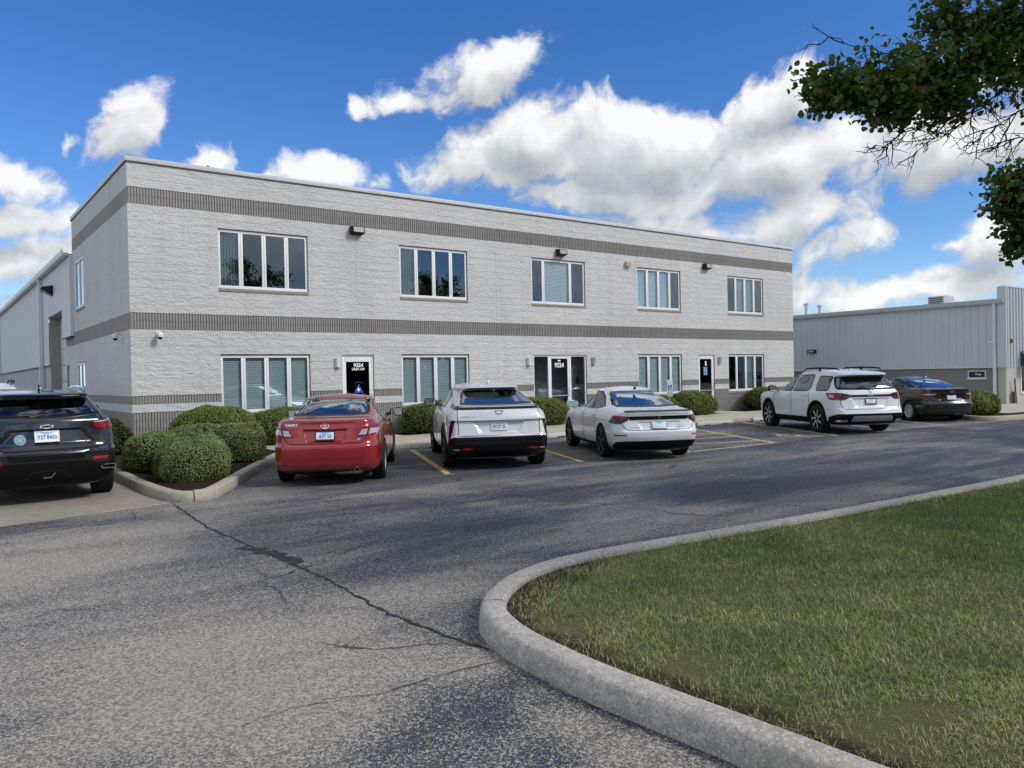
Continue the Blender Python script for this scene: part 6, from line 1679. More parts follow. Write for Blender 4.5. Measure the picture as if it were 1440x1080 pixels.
    lw = c.patch('lower_bumper', 'wrap', rpoly([(-1.2, .27), (1.2, .27), (1.22, .48), (1.0, .585), (.62, .575), (.50, .625), (-.50, .625), (-.62, .575), (-1.0, .585), (-1.22, .48)], .02), TRIM, off=.006)
    c.strip('bumper_line', 'wrap', [(-.30, .40), (-.26, .40), (-.20, .50), (.20, .50), (.26, .40), (.30, .40)], .010, SMOKE_LENS, off=.010, parent=lw)
    c.strip('chrome_tick', 'wrap', [(.07, .405), (-.03, .405), (-.08, .47)], .008, GALV, off=.012, parent=lw)
    c.patch('bumper_inset', 'wrap', rpoly([(-.52, .755), (.52, .755), (.46, .655), (-.46, .655)], .02), GLOSSBLK, off=.006)
    R = sp['arch']
    for sd in ('left', 'right'):
        c.patch('side_sill', sd, [(.46, .27), (2.40, .27), (2.38, .40), (.48, .40)], TRIM, off=.008)
        for x0 in (0, sp['wb']):
            n = 22; a0, a1 = RAD(-18), RAD(198)
            outer = [(x0 + (R+.05) * cos(a0 + (a1-a0)*i/n), .397 + (R+.05) * sin(a0 + (a1-a0)*i/n)) for i in range(n+1)]
            inn = [(x0 + (R-.004) * cos(a0 + (a1-a0)*i/n), .397 + (R-.004) * sin(a0 + (a1-a0)*i/n)) for i in range(n, -1, -1)]
            c.patch('wheel_arch', sd, outer + inn, TRIM, off=.010, step=.06)
        sg = 1 if sd == 'left' else -1
        pts = [(-.30, sg * .565, 1.655), (-.18, sg * .59, 1.69), (.5, sg * .60, 1.715), (1.05, sg * .585, 1.70), (1.2, sg * .57, 1.67)]
        b = MB(); b.tube(pts, [.010, .018, .018, .018, .010], 8); b.build('roof_rail', CHROME, c.root, smooth=True, angle=40)
        for x in (.42, 1.385, 2.42): c.strip('panel_gap', sd, [(x, 1.14), (x, .8), (x + .04, .41)], .008, SEAM)
    bow = [(-.09, -.018), (-.075, .018), (-.028, .018), (-.024, .030), (.032, .030), (.028, .018), (.09, .018), (.075, -.018), (.028, -.018), (.024, -.030), (-.032, -.030), (-.028, -.018)]
    em = c.flat('emblem', *poly2d(bow), 0, 1.135, CHROME, off=.008); c.flat('emblem_centre', *poly2d([(x * .82, y * .62) for x, y in bow]), 0, 1.135, GLOSSBLK, off=.010, parent=em)
    def marks(o):
        vs, fs = text2d('ILLINOIS', .02, .0005, 1.2)
    c.plate('Y37 8450', .985, WHITE_PAINT, PLATE_BLUE, .082, tilt=.1)
    c.text('boot_script', 'BLAZER', .034, .56, .868, DARK, .004, .001, 1.5)
    c.text('trim_badge', 'RS', .042, -.53, .885, REFLECTOR, .005, .002, 1.5)
    disc = [(.075 * cos(2*pi*i/32), .075 * sin(2*pi*i/32)) for i in range(32)]
    st = c.flat('round_sticker', *poly2d(disc), .335, .955, plain('sticker_blue', (0.10, 0.25, 0.46), .5), off=.005)
    c.flat('sticker_ring', *ring2d([(.074, .074), (.056, .056)], .007), .335, .955, plain('sticker_pale', (0.42, 0.52, 0.45), .5), off=.006, parent=st)
    hand = [[(-.022, -.03), (.022, -.03), (.028, .0), (-.028, .0)]] + [[(a - .006, -.002), (a + .006, -.002), (a * 1.5 + .005, h), (a * 1.5 - .005, h)] for a, h in ((-.02, .026), (-.007, .038), (.007, .040), (.02, .028))] + [[(-.024, -.022), (-.024, -.008), (-.044, .008), (-.046, -.002)]]
    c.flat('sticker_hand', *poly2d(*hand), .335, .955, plain('sticker_yellow_green', (0.40, 0.46, 0.20), .5), off=.0065, parent=st)
    b = MB(); b.tube([(-.80, .20, 1.275), (-.79, -.02, 1.288), (-.765, -.26, 1.305)], [.024, .018, .010], 8); b.tube([(-.80, .28, 1.300), (-.785, -.28, 1.318)], [.008, .008], 6); b.build('rear_wiper', BLACKM, c.root, smooth=True)
    c.patch('high_brake_lamp', 'wrap', [(-.16, 1.597), (.16, 1.597), (.15, 1.587), (-.15, 1.587)], RED_DARK, off=.004, step=.03)
    c.fin(-.05, 1.668, GLOSSBLK, .075, .15)
    c.wheels(RIM_DARK, spokes=5, rimR=.27, twin=True, tw=.255)
    c.mirror(2.30, 1.20, GLOSSBLK); c.inside((-.2, 2.4), 1.12, 1.33, SEATC, 1.15, .66)
    c.place(1.46, 14.14, 90)
    return c

import time as _t; _t0 = _t.time()
red_saloon(); silver_crossover(); white_saloon()
ws_ = white_suv('big white SUV with black roof rails and black arches, right of the wheelchair bay'); ws_.place(20.55, 11.90, 61)
fs_ = white_suv('white vehicle whose roof shows above the charcoal crossover beside the warehouse', True); fs_.root['group'] = 'cars parked on the pale pavement'; fs_.place(1.22, 23.1, 89); fs_.root.scale = (1, 1, 1.06)
black_saloon(); charcoal_crossover()
print('cars', _t.time() - _t0)
# ================================================================== VEGETATION
def leaf_mat(name, c0, c1, trans=0.25, rough=0.5, spec=0.35, c2=None):
    k = N(name); P = k.pos()
    r = k.n('ShaderNodeNewGeometry').outputs['Random Per Island']
    col = k.mix(r, c0, c1)
    if c2 is not None: col = k.mix(k.math('GREATER_THAN', k.math('FRACT', k.math('MULTIPLY', r, 37.0)), 0.93), col, c2)
    big = k.noise(P, 2.2, 3, 0.5)
    col = k.mix(1.0, col, k.ramp(big, [(0.3, 0.75), (0.7, 1.25)]), 'MULTIPLY')
    b = k.bsdf(col, rough, 0, None, 0, spec)
    t = k.n('ShaderNodeBsdfTranslucent', {'Color': k.mix(1.0, col, (1.3, 1.5, 0.6, 1), 'MULTIPLY')}).outputs[0]
    return k.out(k.n('ShaderNodeMixShader', {0: trans, 1: b, 2: t}).outputs[0])

def scatter_leaves(P, Nrm, size, rngv, shape='oval', droop=0.0, jitter=0.6, flat=False):
    """numpy: one folded leaf (6 verts, 4 tris as 2 quads) per point"""
    n = len(P)
    d = Nrm + rngv.normal(0, jitter, (n, 3)); d /= np.linalg.norm(d, axis=1, keepdims=True) + 1e-9
    a = rngv.normal(0, 1, (n, 3)); a[:, 2] -= droop
    a -= d * (a * d).sum(1, keepdims=True); a /= np.linalg.norm(a, axis=1, keepdims=True) + 1e-9
    b = np.cross(d, a)
    s = (size * rngv.uniform(0.65, 1.3, n))[:, None]
    w = 0.42 if shape == 'oval' else 0.50
    fold = 0.12
    v = np.stack([P, P + a*s*.30 + b*s*w*.85 + d*s*fold, P + a*s*.72 + b*s*w*.75 + d*s*fold, P + a*s*1.0 - d*s*.06, P + a*s*.72 - b*s*w*.75 + d*s*fold, P + a*s*.30 - b*s*w*.85 + d*s*fold], 1)
    base = (np.arange(n) * 6)[:, None]
    f = np.concatenate([base + np.array([[0, 1, 2, 3]]), base + np.array([[0, 3, 4, 5]])], 0)
    return v.reshape(-1, 3), f

YEW = leaf_mat('clipped_yew_leaf', (0.105, 0.14, 0.026), (0.24, 0.275, 0.06), 0.18, 0.55)
BOX_LEAF = leaf_mat('clipped_shrub_leaf', (0.12, 0.165, 0.055), (0.29, 0.345, 0.13), 0.18, 0.5, 0.4, (0.22, 0.22, 0.06))
SHRUB_CORE = soil_mat('shrub_twigs', (0.006, 0.008, 0.003), (0.018, 0.022, 0.008), 20)
LOOSE_LEAF = leaf_mat('loose_shrub_leaf', (0.045, 0.060, 0.018), (0.12, 0.125, 0.045), 0.2, 0.6)

def bush(name, label, group, x, y, rx, ry, h, n, mat, leaf=0.035, seed=0, power=2.4, z=0.12, rz=0.0, loose=0.0, cut=None, lumps=0.06):
    r = np.random.default_rng(seed)
    o = thing(name, label, 'shrub', (x, y, z), rz, group)
    th = r.uniform(0, 2*pi, n); u = r.uniform(-0.55, 1.0, n)
    ph = np.arcsin(np.clip(u, -1, 1))
    D = np.stack([np.cos(ph)*np.cos(th), np.cos(ph)*np.sin(th), np.sin(ph)], 1)
    def radius(D):
        q = (np.abs(D[:, 0]/rx)**power + np.abs(D[:, 1]/ry)**power + np.abs(D[:, 2]/(h*.58))**power) ** (-1/power)
        k = np.zeros(len(D)); rr = np.random.default_rng(seed + 100)
        for _ in range(5):
            ax = rr.normal(0, 1, 3); k += np.sin(D @ ax * rr.uniform(2, 5) + rr.uniform(0, 6)) * .4
        return q * (1 + lumps * k)
    R = radius(D)
    depth = np.abs(r.normal(0, 0.035 + loose, n)); R2 = R - np.minimum(depth, .5*R) + r.normal(0, .008 + loose * .4, n)
    P = D * R2[:, None]; P[:, 2] += h * .42
    Nn = D / np.array([rx, ry, h*.58])**2 * R[:, None]; Nn /= np.linalg.norm(Nn, axis=1, keepdims=True)
    keep = P[:, 2] > 0.0
    if cut is not None:
        yw = P[:, 0] * sin(rz) + P[:, 1] * cos(rz) + y; keep &= yw < cut
    P, Nn = P[keep], Nn[keep]
    V, F = scatter_leaves(P, Nn, leaf, r, 'oval', -0.3, 0.5)
    big_mesh('foliage', V, F, mat, o)
    bm = bmesh.new(); bmesh.ops.create_uvsphere(bm, u_segments=28, v_segments=18, radius=1)
    C = np.array([v.co for v in bm.verts]); C /= np.linalg.norm(C, axis=1, keepdims=True); RR = radius(C) * .93
    for v, c, q in zip(bm.verts, C, RR):
        p = c * q; p[2] = max(p[2] + h * .42, 0.0)
        if cut is not None and p[1] + y > cut: p[1] = cut - y
        v.co = p
    me = bpy.data.meshes.new('branch_core'); bm.to_mesh(me); bm.free(); me.materials.append(SHRUB_CORE); me.polygons.foreach_set('use_smooth', [True]*len(me.polygons))
    link('branch_core', me, o)
    return o

GI = 'clipped round shrubs in the planting island'; GF = 'clipped spreading yews along the office front'
# island: five rounded shrubs
bush('clipped_shrub', 'round clipped shrub nearest the kerb nose, front one of the island cluster', GI, 3.62, 13.75, .56, .54, .66, 24000, BOX_LEAF, .020, 1, 3.0)
bush('clipped_shrub', 'wide clipped shrub at the left of the island, beside the charcoal crossover', GI, 3.50, 15.75, .60, .66, .68, 19500, BOX_LEAF, .021, 2, 2.8)
bush('clipped_shrub', 'clipped shrub right behind the front one, showing only its top and side', GI, 3.92, 14.85, .56, .46, .70, 15000, BOX_LEAF, .021, 3, 2.8)
bush('clipped_shrub', 'clipped shrub at the back centre of the island, only its rounded top visible', GI, 4.50, 16.6, .66, .56, .76, 13500, BOX_LEAF, .021, 4, 2.6)
bush('clipped_shrub', 'round clipped shrub at the right of the island, behind the dark rock', GI, 5.16, 16.1, .47, .50, .78, 19500, BOX_LEAF, .021, 5, 2.8)
bush('clipped_yew', 'tall domed yew against the corner of the building, behind the island shrubs', GF, 5.75, 19.75, 1.05, .85, 1.03, 24000, YEW, .026, 6, 2.0, cut=20.74)
bush('clipped_yew', 'long low yew hedge under the first lower window, behind the red saloon', GF, 7.75, 19.75, 1.75, .85, .90, 25500, YEW, .026, 7, 2.3, cut=20.74)
bush('clipped_yew', 'low yew under the second lower window, between the red saloon and the silver crossover', GF, 12.35, 19.95, 1.45, .82, .92, 21000, YEW, .026, 8, 2.3, cut=20.74)
bush('clipped_yew', 'low yew in front of the glass entrance, right of the silver crossover', GF, 16.0, 19.95, 1.25, .80, .88, 9750, YEW, .032, 9, 2.1, cut=20.74)
bush('clipped_yew', 'low yew just behind the roof of the white fastback saloon, below the parking sign', GF, 21.35, 19.9, 1.0, .78, .85, 6750, YEW, .032, 10, 2.2, cut=20.74)
bush('clipped_yew', 'wide low yew in front of the narrow door with the blue notice', GF, 23.25, 19.85, 1.40, .80, .90, 10500, YEW, .032, 11, 2.3, cut=20.74)
bush('clipped_yew', 'yew under the last lower window, partly behind the nose of the white SUV', GF, 28.3, 20.0, 1.35, .78, .92, 9000, YEW, .032, 12, 2.3, cut=20.74)
GN = 'clipped shrubs by the neighbour building'
bush('clipped_shrub', 'round clipped shrub in front at the neighbour kerb, right of the black saloon', GN, 28.15, 11.85, .82, .70, .78, 9000, YEW, .04, 13, 2.4)
bush('clipped_shrub', 'clipped shrub partly hidden behind the black saloon by the neighbour kerb', GN, 28.6, 13.6, .95, .8, .95, 7500, YEW, .04, 14, 2.4)
bush('loose_shrub', 'loose unclipped brownish shrub at the shaded side wall, beside the charcoal crossover', None, 3.50, 19.9, .40, .45, .82, 2600, LOOSE_LEAF, .045, 15, 2.0, loose=.07)

# ------------------------------------------------------------------ trees over the lawn
BARK = soil_mat('grey_brown_bark', (0.018, 0.014, 0.012), (0.055, 0.045, 0.038), 22)
PEAR = leaf_mat('pear_leaf', (0.040, 0.075, 0.015), (0.11, 0.155, 0.038), 0.38, 0.32, 0.5, (0.10, 0.07, 0.02))
def tree(label, x, y, seed, H, arms, masses, bare=(), size=0.075):
    """trunk + limbs; masses = leaf-bearing volumes (centre, radii, twigs, leaves per twig, leaf size) in world space, each reached by a limb"""
    r = random.Random(seed); g = np.random.default_rng(seed)
    o = thing('pear_tree', label, 'tree', (x, y, 0.10), 0, 'row of pear trees on the lawn strip')
    O = Vector((x, y, 0.10)); b = MB(); LP = []; LN = []; LS = []
    def wob(a, c, n, k, sag=0.0):
        pts = []
        for i in range(n + 1):
            t = i / n; p = a.lerp(c, t); w = k * (0 if i in (0, n) else 1)
            pts.append(p + Vector((r.gauss(0, w), r.gauss(0, w), r.gauss(0, w) - sag * sin(pi * t))))
        return pts
    trunk = [Vector((0, 0, 0)), Vector((.03, .02, 1.2)), Vector((.02, -.03, 2.4)), Vector((.08, .05, H * .55)), Vector((0, 0, H * .8)), Vector((.05, 0, H))]
    b.tube(trunk, [.17, .135, .12, .085, .045, .008], 12, cap=False)
    def limb(path, r0, r1, n=7):
        P = [Vector(q) - O for q in path]; out = []
        for i in range(len(P) - 1): out += wob(P[i], P[i+1], 4, .022)[:-1]
        out.append(P[-1]); m = len(out)
        b.tube(out, [r0 + (r1 - r0) * (i / (m - 1)) ** .8 for i in range(m)], n, cap=False); return out
    spine = []
    for path, ra, rb in arms: spine += limb(path, ra, rb)
    S = np.array([tuple(q) for q in spine])
    for c, rad, ntw, nl, sz in masses:
        c = np.array(tuple(Vector(c) - O)); rad = np.array(rad)
        near = S[np.argsort(((S - c) ** 2).sum(1))[:6]]
        if ((near[0] - c) ** 2).sum() > 1.1 ** 2:
            near = np.array([tuple(q) for q in limb([Vector(near[0]) + O, Vector(c) + O], .022, .008, 5)])
        for _ in range(ntw):
            d = g.normal(0, 1, 3); d /= np.linalg.norm(d); e = c + d * rad * g.uniform(.45, 1.0) ** .5
            s0 = near[g.integers(0, len(near))]; s1 = c + (s0 - c) * .35 + g.normal(0, .05, 3)
            tw = wob(Vector(s0), Vector(s1), 2, .02)[:-1] + wob(Vector(s1), Vector(e), 4, .018)
            if _ % 3 == 0: b.tube(tw, [.009, .008, .006, .005, .004, .003, .002], 4, cap=False)
            T = np.array([tuple(q) for q in tw[2:]])
            u = g.uniform(0, len(T) - 1.001, nl); i = u.astype(int); f = (u - i)[:, None]
            P = T[i] * (1 - f) + T[i + 1] * f + g.normal(0, .045, (nl, 3))
            LP.append(P); LS.append(np.full(nl, sz))
    for path, r0, *kk in bare:
        P = limb(path, r0, .003, 5); m = len(P); ks = kk[0] if kk else 2
        for k in range(2, m):
            for _ in range(ks if not (ks == 1 and k % 2) else 0):
                d = (P[k] - P[k-1]).normalized(); ax = Vector((r.gauss(0, 1), r.gauss(0, 1), r.gauss(-.25, .8))); ax = (ax - d * ax.dot(d)).normalized()
                L = r.uniform(.14, .42) * (1.15 - .5 * k / m); e = P[k] + (d * .8 + ax * .6).normalized() * L
                tw = wob(P[k], e, 4, .014); b.tube(tw, [.0055, .0048, .004, .003, .002], 4, cap=False)
                for q in (1, 2, 3):
                    e2 = tw[q] + ((e - tw[q]).normalized() * .7 + Vector((r.gauss(0, .6), r.gauss(0, .6), r.gauss(0, .6)))).normalized() * r.uniform(.05, .16)
                    b.tube(wob(tw[q], e2, 2, .006), [.003, .0026, .0018], 4, cap=False)
    b.build('trunk', BARK, o, smooth=True)
    P = np.concatenate(LP); n = len(P); sz = np.concatenate(LS)
    Nn = np.tile(np.array([[0, 0, 1.0]]), (n, 1)) + g.normal(0, .7, (n, 3)); Nn /= np.linalg.norm(Nn, axis=1, keepdims=True)
    V, F = scatter_leaves(P, Nn, sz, g, 'round', 0.9, 0.5)
    big_mesh('crown', V, F, PEAR, o)
    return o

# ------------------------------------------------------------------ grass blades
def build_grass():
    lk = np.array(lawn_in)
    def inside(px, py):
        poly = lawn_poly; res = np.zeros(len(px), bool); j = len(poly) - 1
        for i in range(len(poly)):
            xi, yi = poly[i]; xj, yj = poly[j]
            if yi != yj:
                c = ((yi > py) != (yj > py)) & (px < (xj - xi) * (py - yi) / (yj - yi) + xi); res ^= c
            j = i
        return res
    g = np.random.default_rng(5)
    def vnoise(x, y, s, seed):
        rr = np.random.default_rng(seed); v = np.zeros_like(x)
        for i in range(7):
            a = rr.uniform(0, 2*pi); f = s * rr.uniform(.5, 1.8); v += np.sin((x*cos(a) + y*sin(a)) * f + rr.uniform(0, 6) + 1.5*np.sin((x*sin(a) - y*cos(a)) * f * .6))
        return v / 7
    xs, ys, ss = [], [], []
    for (x0, x1, y0, y1, dens_, sc) in ((2.9, 5.2, 1.2, 5.3, 5200, 1.0), (5.2, 7.5, 1.2, 5.3, 3600, 1.15), (7.5, 10.5, 1.6, 5.2, 2300, 1.4), (10.5, 15.5, 2.5, 5.0, 1300, 1.8), (2.9, 5.5, -3, 1.2, 500, 1.6), (5.5, 15.5, -3, 2.0, 160, 2.5)):
        n = int((x1-x0) * (y1-y0) * dens_); xs.append(g.uniform(x0, x1, n)); ys.append(g.uniform(y0, y1, n)); ss.append(np.full(n, sc))
    x = np.concatenate(xs); y = np.concatenate(ys); sc = np.concatenate(ss)
    k = inside(x, y); x, y, sc = x[k], y[k], sc[k]
    bare = vnoise(x, y, 2.2, 3) + .5 * vnoise(x, y, 7, 4)
    # distance from the kerb: thin and dry at the edge
    d = np.full(len(x), 9.0)
    for px, py in lk[::4]: d = np.minimum(d, np.hypot(x - px, y - py))
    for (cx, cy, rr_) in ((5.15, 4.0, .42), (4.85, 3.65, .36), (3.35, 3.9, .32), (3.45, 1.9, .42), (3.8, 1.75, .36), (3.4, 2.9, .25), (6.6, 4.2, .3)):
        bare = bare - 1.15 * np.exp(-(((x-cx)/rr_)**2 + ((y-cy)/(rr_*.6))**2))
    prob = np.clip(1.0 + 1.0 * (bare + .26), .10, 1) * np.clip(.10 + d / (.40 + .25 * vnoise(x, y, 5, 12)), 0, 1)
    k = g.random(len(x)) < prob; x, y, sc, bare, d = x[k], y[k], sc[k], bare[k], d[k]
    n = len(x)
    deep = np.clip(.5 + .9 * vnoise(x, y, 1.3, 9) + .13 * (x - 6.2), 0, 1)  # blades get longer and deeper green with increasing x, plus random patches
    L = (.022 + .027 * g.random(n)) * (.75 + .6 * deep) * np.where(g.random(n) < .06, 1.6, 1)
    w = .0016 * sc * g.uniform(.8, 1.5, n)
    a = g.uniform(0, 2*pi, n); lean = g.uniform(.4, 1.75, n)
    dx, dy = np.cos(a), np.sin(a); px, py = -dy, dx
    z0 = np.full(n, .104)
    def P(t, wd, ln, up): return np.stack([x + dx*L*ln*lean + px*w*wd, y + dy*L*ln*lean + py*w*wd, z0 + L*up], 1)
    up2 = np.clip(1.1 - .35*lean, .4, 1)
    V = np.stack([P(0, -1, 0, 0), P(0, 1, 0, 0), P(.5, .8, .35, .58), P(.5, -.8, .35, .58), P(1, .12, .85, .92) * 1, P(1, -.12, .85, .92)], 1)
    V[:, 4:, 2] = (z0 + L * up2 * .92)[:, None]
    base = (np.arange(n) * 6)[:, None]
    F = np.concatenate([base + np.array([[0, 1, 2, 3]]), base + np.array([[3, 2, 4, 5]])], 0)
    dry = g.random(n) < np.clip(.24 - .40 * (deep - .5) + .2 * (d < .3), .05, .8)
    mi = np.where(dry, 1, 0); mi = np.where((~dry) & (g.random(n) < deep * .8), 2, mi)
    o = big_mesh('grass', V.reshape(-1, 3), F, [GR_MID, GR_DRY, GR_DEEP], None, False, np.concatenate([mi, mi]))
    return props(o, 'short patchy lawn grass with dry straw blades inside the curved kerb', 'grass', None, 'stuff')
GR_MID = leaf_mat('grass_mid', (0.17, 0.22, 0.06), (0.31, 0.36, 0.11), 0.25, 0.6, 0.25)
GR_DRY = leaf_mat('grass_dry', (0.28, 0.25, 0.125), (0.48, 0.43, 0.24), 0.2, 0.7, 0.2)
GR_DEEP = leaf_mat('grass_deep_green', (0.07, 0.115, 0.028), (0.15, 0.205, 0.055), 0.25, 0.55, 0.3)
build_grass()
# a few broad weeds in the lawn
for i, (x, y) in enumerate(((6.55, 4.1), (5.9, 3.2))):
    g = np.random.default_rng(50 + i); n = 9
    P = np.tile(np.array([[0, 0, 0.0]]), (n, 1)) + g.normal(0, .012, (n, 3)); a = g.uniform(0, 2*pi, n)
    Nn = np.stack([np.cos(a) * .5, np.sin(a) * .5, np.ones(n)], 1); Nn /= np.linalg.norm(Nn, axis=1, keepdims=True)
    V, F = scatter_leaves(P, Nn, .038, g, 'oval', -.2, .15); V[:, 2] = np.abs(V[:, 2])
    o = big_mesh('lawn_weed', V, F, GR_DEEP); o.location = (x, y, .125)
    props(o, 'small broad-leaved weed growing in the lawn', 'weed', 'broad-leaved weeds in the lawn')

# fallen leaves on the asphalt and lawn edge
FAR_LEAF = leaf_mat('far_leaf', (0.018, 0.030, 0.010), (0.045, 0.062, 0.018), 0.1, 0.7)
FALL = leaf_mat('fallen_leaf', (0.05, 0.032, 0.015), (0.15, 0.09, 0.035), 0.1, 0.7)
# weeds at the foot of the kerb
g = np.random.default_rng(77); pts = offset_line(LK, -.05); n = 900
sel = g.integers(0, len(pts), n); clus = np.array([sin(s * .9) + sin(s * .37 + 1) for s in sel]); sel = sel[clus > .9]; n = len(sel)
P = np.array([(pts[s][0] + g.normal(0, .03), pts[s][1] + g.normal(0, .05), .004) for s in sel]); P = P[(P[:, 1] > 1.0) & (P[:, 1] < 5) & (P[:, 0] < 3.2)]
V, F = scatter_leaves(P, np.tile([[0, 0, 1.0]], (len(P), 1)), .02, g, 'oval', -.2, .6); V[:, 2] = np.abs(V[:, 2] - .004) + .004
props(big_mesh('kerb_weeds', V, F, [FALL]), 'dry leaf litter along the foot of the curved kerb', 'leaf litter', None, 'stuff')
# ================================================================== trees: the visible limb, its neighbours, and the far tree line
CAMW = (0.0, 0.0, 1.73554)
YAW, PIT, ROL, FPX = RAD(53.16057), RAD(-0.59992), RAD(-1.17930), 1110.737
fw = Vector((cos(YAW)*cos(PIT), sin(YAW)*cos(PIT), sin(PIT))); r0 = Vector((sin(YAW), -cos(YAW), 0)); u0 = r0.cross(fw)
rt = r0 * cos(ROL) + u0 * sin(ROL); up = u0 * cos(ROL) - r0 * sin(ROL)
def at(px, py, d):
    """point seen at photo pixel (px, py) at depth d along the optical axis (used once, to survey the tree)"""
    q = Vector(CAMW) + (fw + rt * ((px - 720) / FPX) + up * ((540 - py) / FPX)) * d
    return (q.x, q.y, q.z)
T1 = (8.9, 0.6); T2 = (13.6, 1.2); T3 = (25.4, 0.4)
def up_(T, z): return (T[0] + .03, T[1], .1 + z)
def gen_masses(T, H, R, seed, lo=2.6, n=16, skip=None, sz=.10, nl=16, ntw=46):
    rr = random.Random(seed); arms = []; ms = []
    for i in range(n):
        t = i / (n - 1); z = lo + .9 + (H - lo - 1.2) * t; a = i * 2.4 + rr.random() * .4; rad = R * (1.0 - .62 * t) * rr.uniform(.62, .95)
        c = (T[0] + rad * cos(a), T[1] + rad * sin(a), z)
        if skip and skip(c): continue
        arms.append(([up_(T, max(2.2, z - 1.1)), ((T[0] * .5 + c[0] * .5), (T[1] * .5 + c[1] * .5), z - .35), c], .05, .012))
        q = rr.uniform(.85, 1.15); ms.append((c, (1.0 * q, 1.0 * q, .72 * q), ntw, nl, sz))
    return arms, ms
# tree 1: the limb that reaches into the picture
vis = [((1150, 135, 6.6), (.14, .2, .15)), ((1185, 128, 6.6), (.40, .38, .27)), ((1155, 118, 6.6), (.20, .25, .20)), ((1240, 105, 6.7), (.45, .40, .34)), ((1260, 150, 6.7), (.32, .3, .20)), ((1310, 100, 6.9), (.50, .45, .42)), ((1330, 150, 6.9), (.30, .3, .2)), ((1380, 85, 7.0), (.50, .45, .50)), ((1330, 20, 7.0), (.35, .35, .24)),
       ((1420, 30, 7.1), (.50, .45, .40)), ((1470, 90, 7.2), (.55, .5, .50)), ((1560, 60, 7.4), (.7, .6, .6))]
ms = [(at(*c), rad, int(34 * (rad[0] * rad[2] / .12) ** .8) + 12, 17, .054) for c, rad in vis]
arms = [([up_(T1, 2.9), at(1700, 95, 7.2), at(1500, 100, 7.1), at(1390, 95, 7.0), at(1290, 108, 6.8), at(1190, 120, 6.6)], .07, .010),
        ([at(1500, 100, 7.1), at(1420, 60, 7.0), at(1340, 25, 7.0)], .025, .006), ([at(1390, 95, 7.0), at(1320, 140, 6.9), at(1255, 150, 6.7)], .018, .005)]
a2, m2 = gen_masses(T1, 8.2, 2.7, 3, skip=lambda c: c[1] > 2.2 and c[2] < 5.6)
bare = [([at(1470, 95, 7.0), at(1420, 110, 6.9), at(1385, 150, 6.8), at(1345, 180, 6.75), at(1290, 212, 6.7)], .012), ([at(1385, 150, 6.8), at(1330, 165, 6.7), at(1275, 185, 6.7), at(1232, 204, 6.65)], .008),
        ([at(1250, 75, 6.7), at(1215, 66, 6.7), at(1165, 52, 6.65)], .005, 1), ([at(1460, 195, 7.6), at(1425, 195, 7.6), at(1402, 205, 7.6)], .006), ([at(1470, 130, 7.0), at(1420, 165, 6.9), at(1370, 200, 6.9)], .008)]
tree('pear tree whose leafy limb and bare twigs hang in at the upper right', *T1, 21, 8.2, arms + a2, ms + m2, bare)
vis2 = [((1428, 243, 9.4), (.36, .4, .20)), ((1425, 285, 9.3), (.36, .4, .24)), ((1405, 272, 9.3), (.26, .3, .12)), ((1440, 310, 9.3), (.38, .4, .28)), ((1428, 350, 9.3), (.20, .25, .16)), ((1480, 290, 9.5), (.5, .5, .45)), ((1560, 260, 9.8), (.8, .7, .6))]
ms = [(at(*c), rad, int(34 * (rad[0] * rad[2] / .10) ** .8) + 10, 15, .068) for c, rad in vis2]
arms = [([up_(T2, 2.5), at(1620, 270, 9.9), at(1500, 285, 9.5), at(1430, 290, 9.3)], .06, .008), ([at(1500, 285, 9.5), at(1440, 245, 9.4)], .015, .005), ([at(1500, 285, 9.5), at(1440, 345, 9.3)], .015, .005)]
a2, m2 = gen_masses(T2, 8.0, 3.1, 5, skip=lambda c: c[1] > 2.4 and c[2] < 5.2)
tree('pear tree whose dark leaves show at the right edge, above the neighbour building', *T2, 33, 8.0, arms + a2, ms + m2)
a2, m2 = gen_masses(T3, 8.0, 3.2, 9, n=18)
tree('pear tree farther along the lawn, reflected dark in the upper windows', *T3, 45, 8.2, a2, m2)

def far_trees():
    g = np.random.default_rng(8); P = []
    for i in range(84):
        cx = -62 + i * 2.25 + g.normal(0, 1.5); cy = -48 + g.normal(0, 4); h = g.uniform(5, 9.5); r = g.uniform(2.4, 4)
        n = 460; d = g.normal(0, 1, (n, 3)); d /= np.linalg.norm(d, axis=1, keepdims=True)
        P.append(d * np.array([r, r, h * .5]) * g.uniform(.6, 1.0, (n, 1)) + np.array([cx, cy, h * .42]))
    P = np.concatenate(P); V, F = scatter_leaves(P, np.tile([[0, 0, 1.0]], (len(P), 1)), .95, g, 'oval', 0, .9)
    props(big_mesh('far_tree_line', V, F, PEAR), 'far line of trees across the road, seen only as reflections in the glass', 'trees', None, 'stuff')
far_trees()

# ================================================================== SKY, SUN
SUN_AZ, SUN_EL = RAD(SUNAZ), RAD(SUNEL)
W = bpy.data.worlds.new('World'); SC.world = W; W.use_nodes = True; W.node_tree.nodes.clear()
k = N('w', W.node_tree)
sky = k.n('ShaderNodeTexSky'); sky.sky_type = 'NISHITA'; sky.sun_disc = False; sky.sun_elevation = SUN_EL; sky.sun_rotation = pi/2 - SUN_AZ
sky.air_density = 1.0; sky.dust_density = 0.12; sky.ozone_density = 2.2; sky.altitude = 200
dirv = k.n('ShaderNodeTexCoord').outputs['Generated']
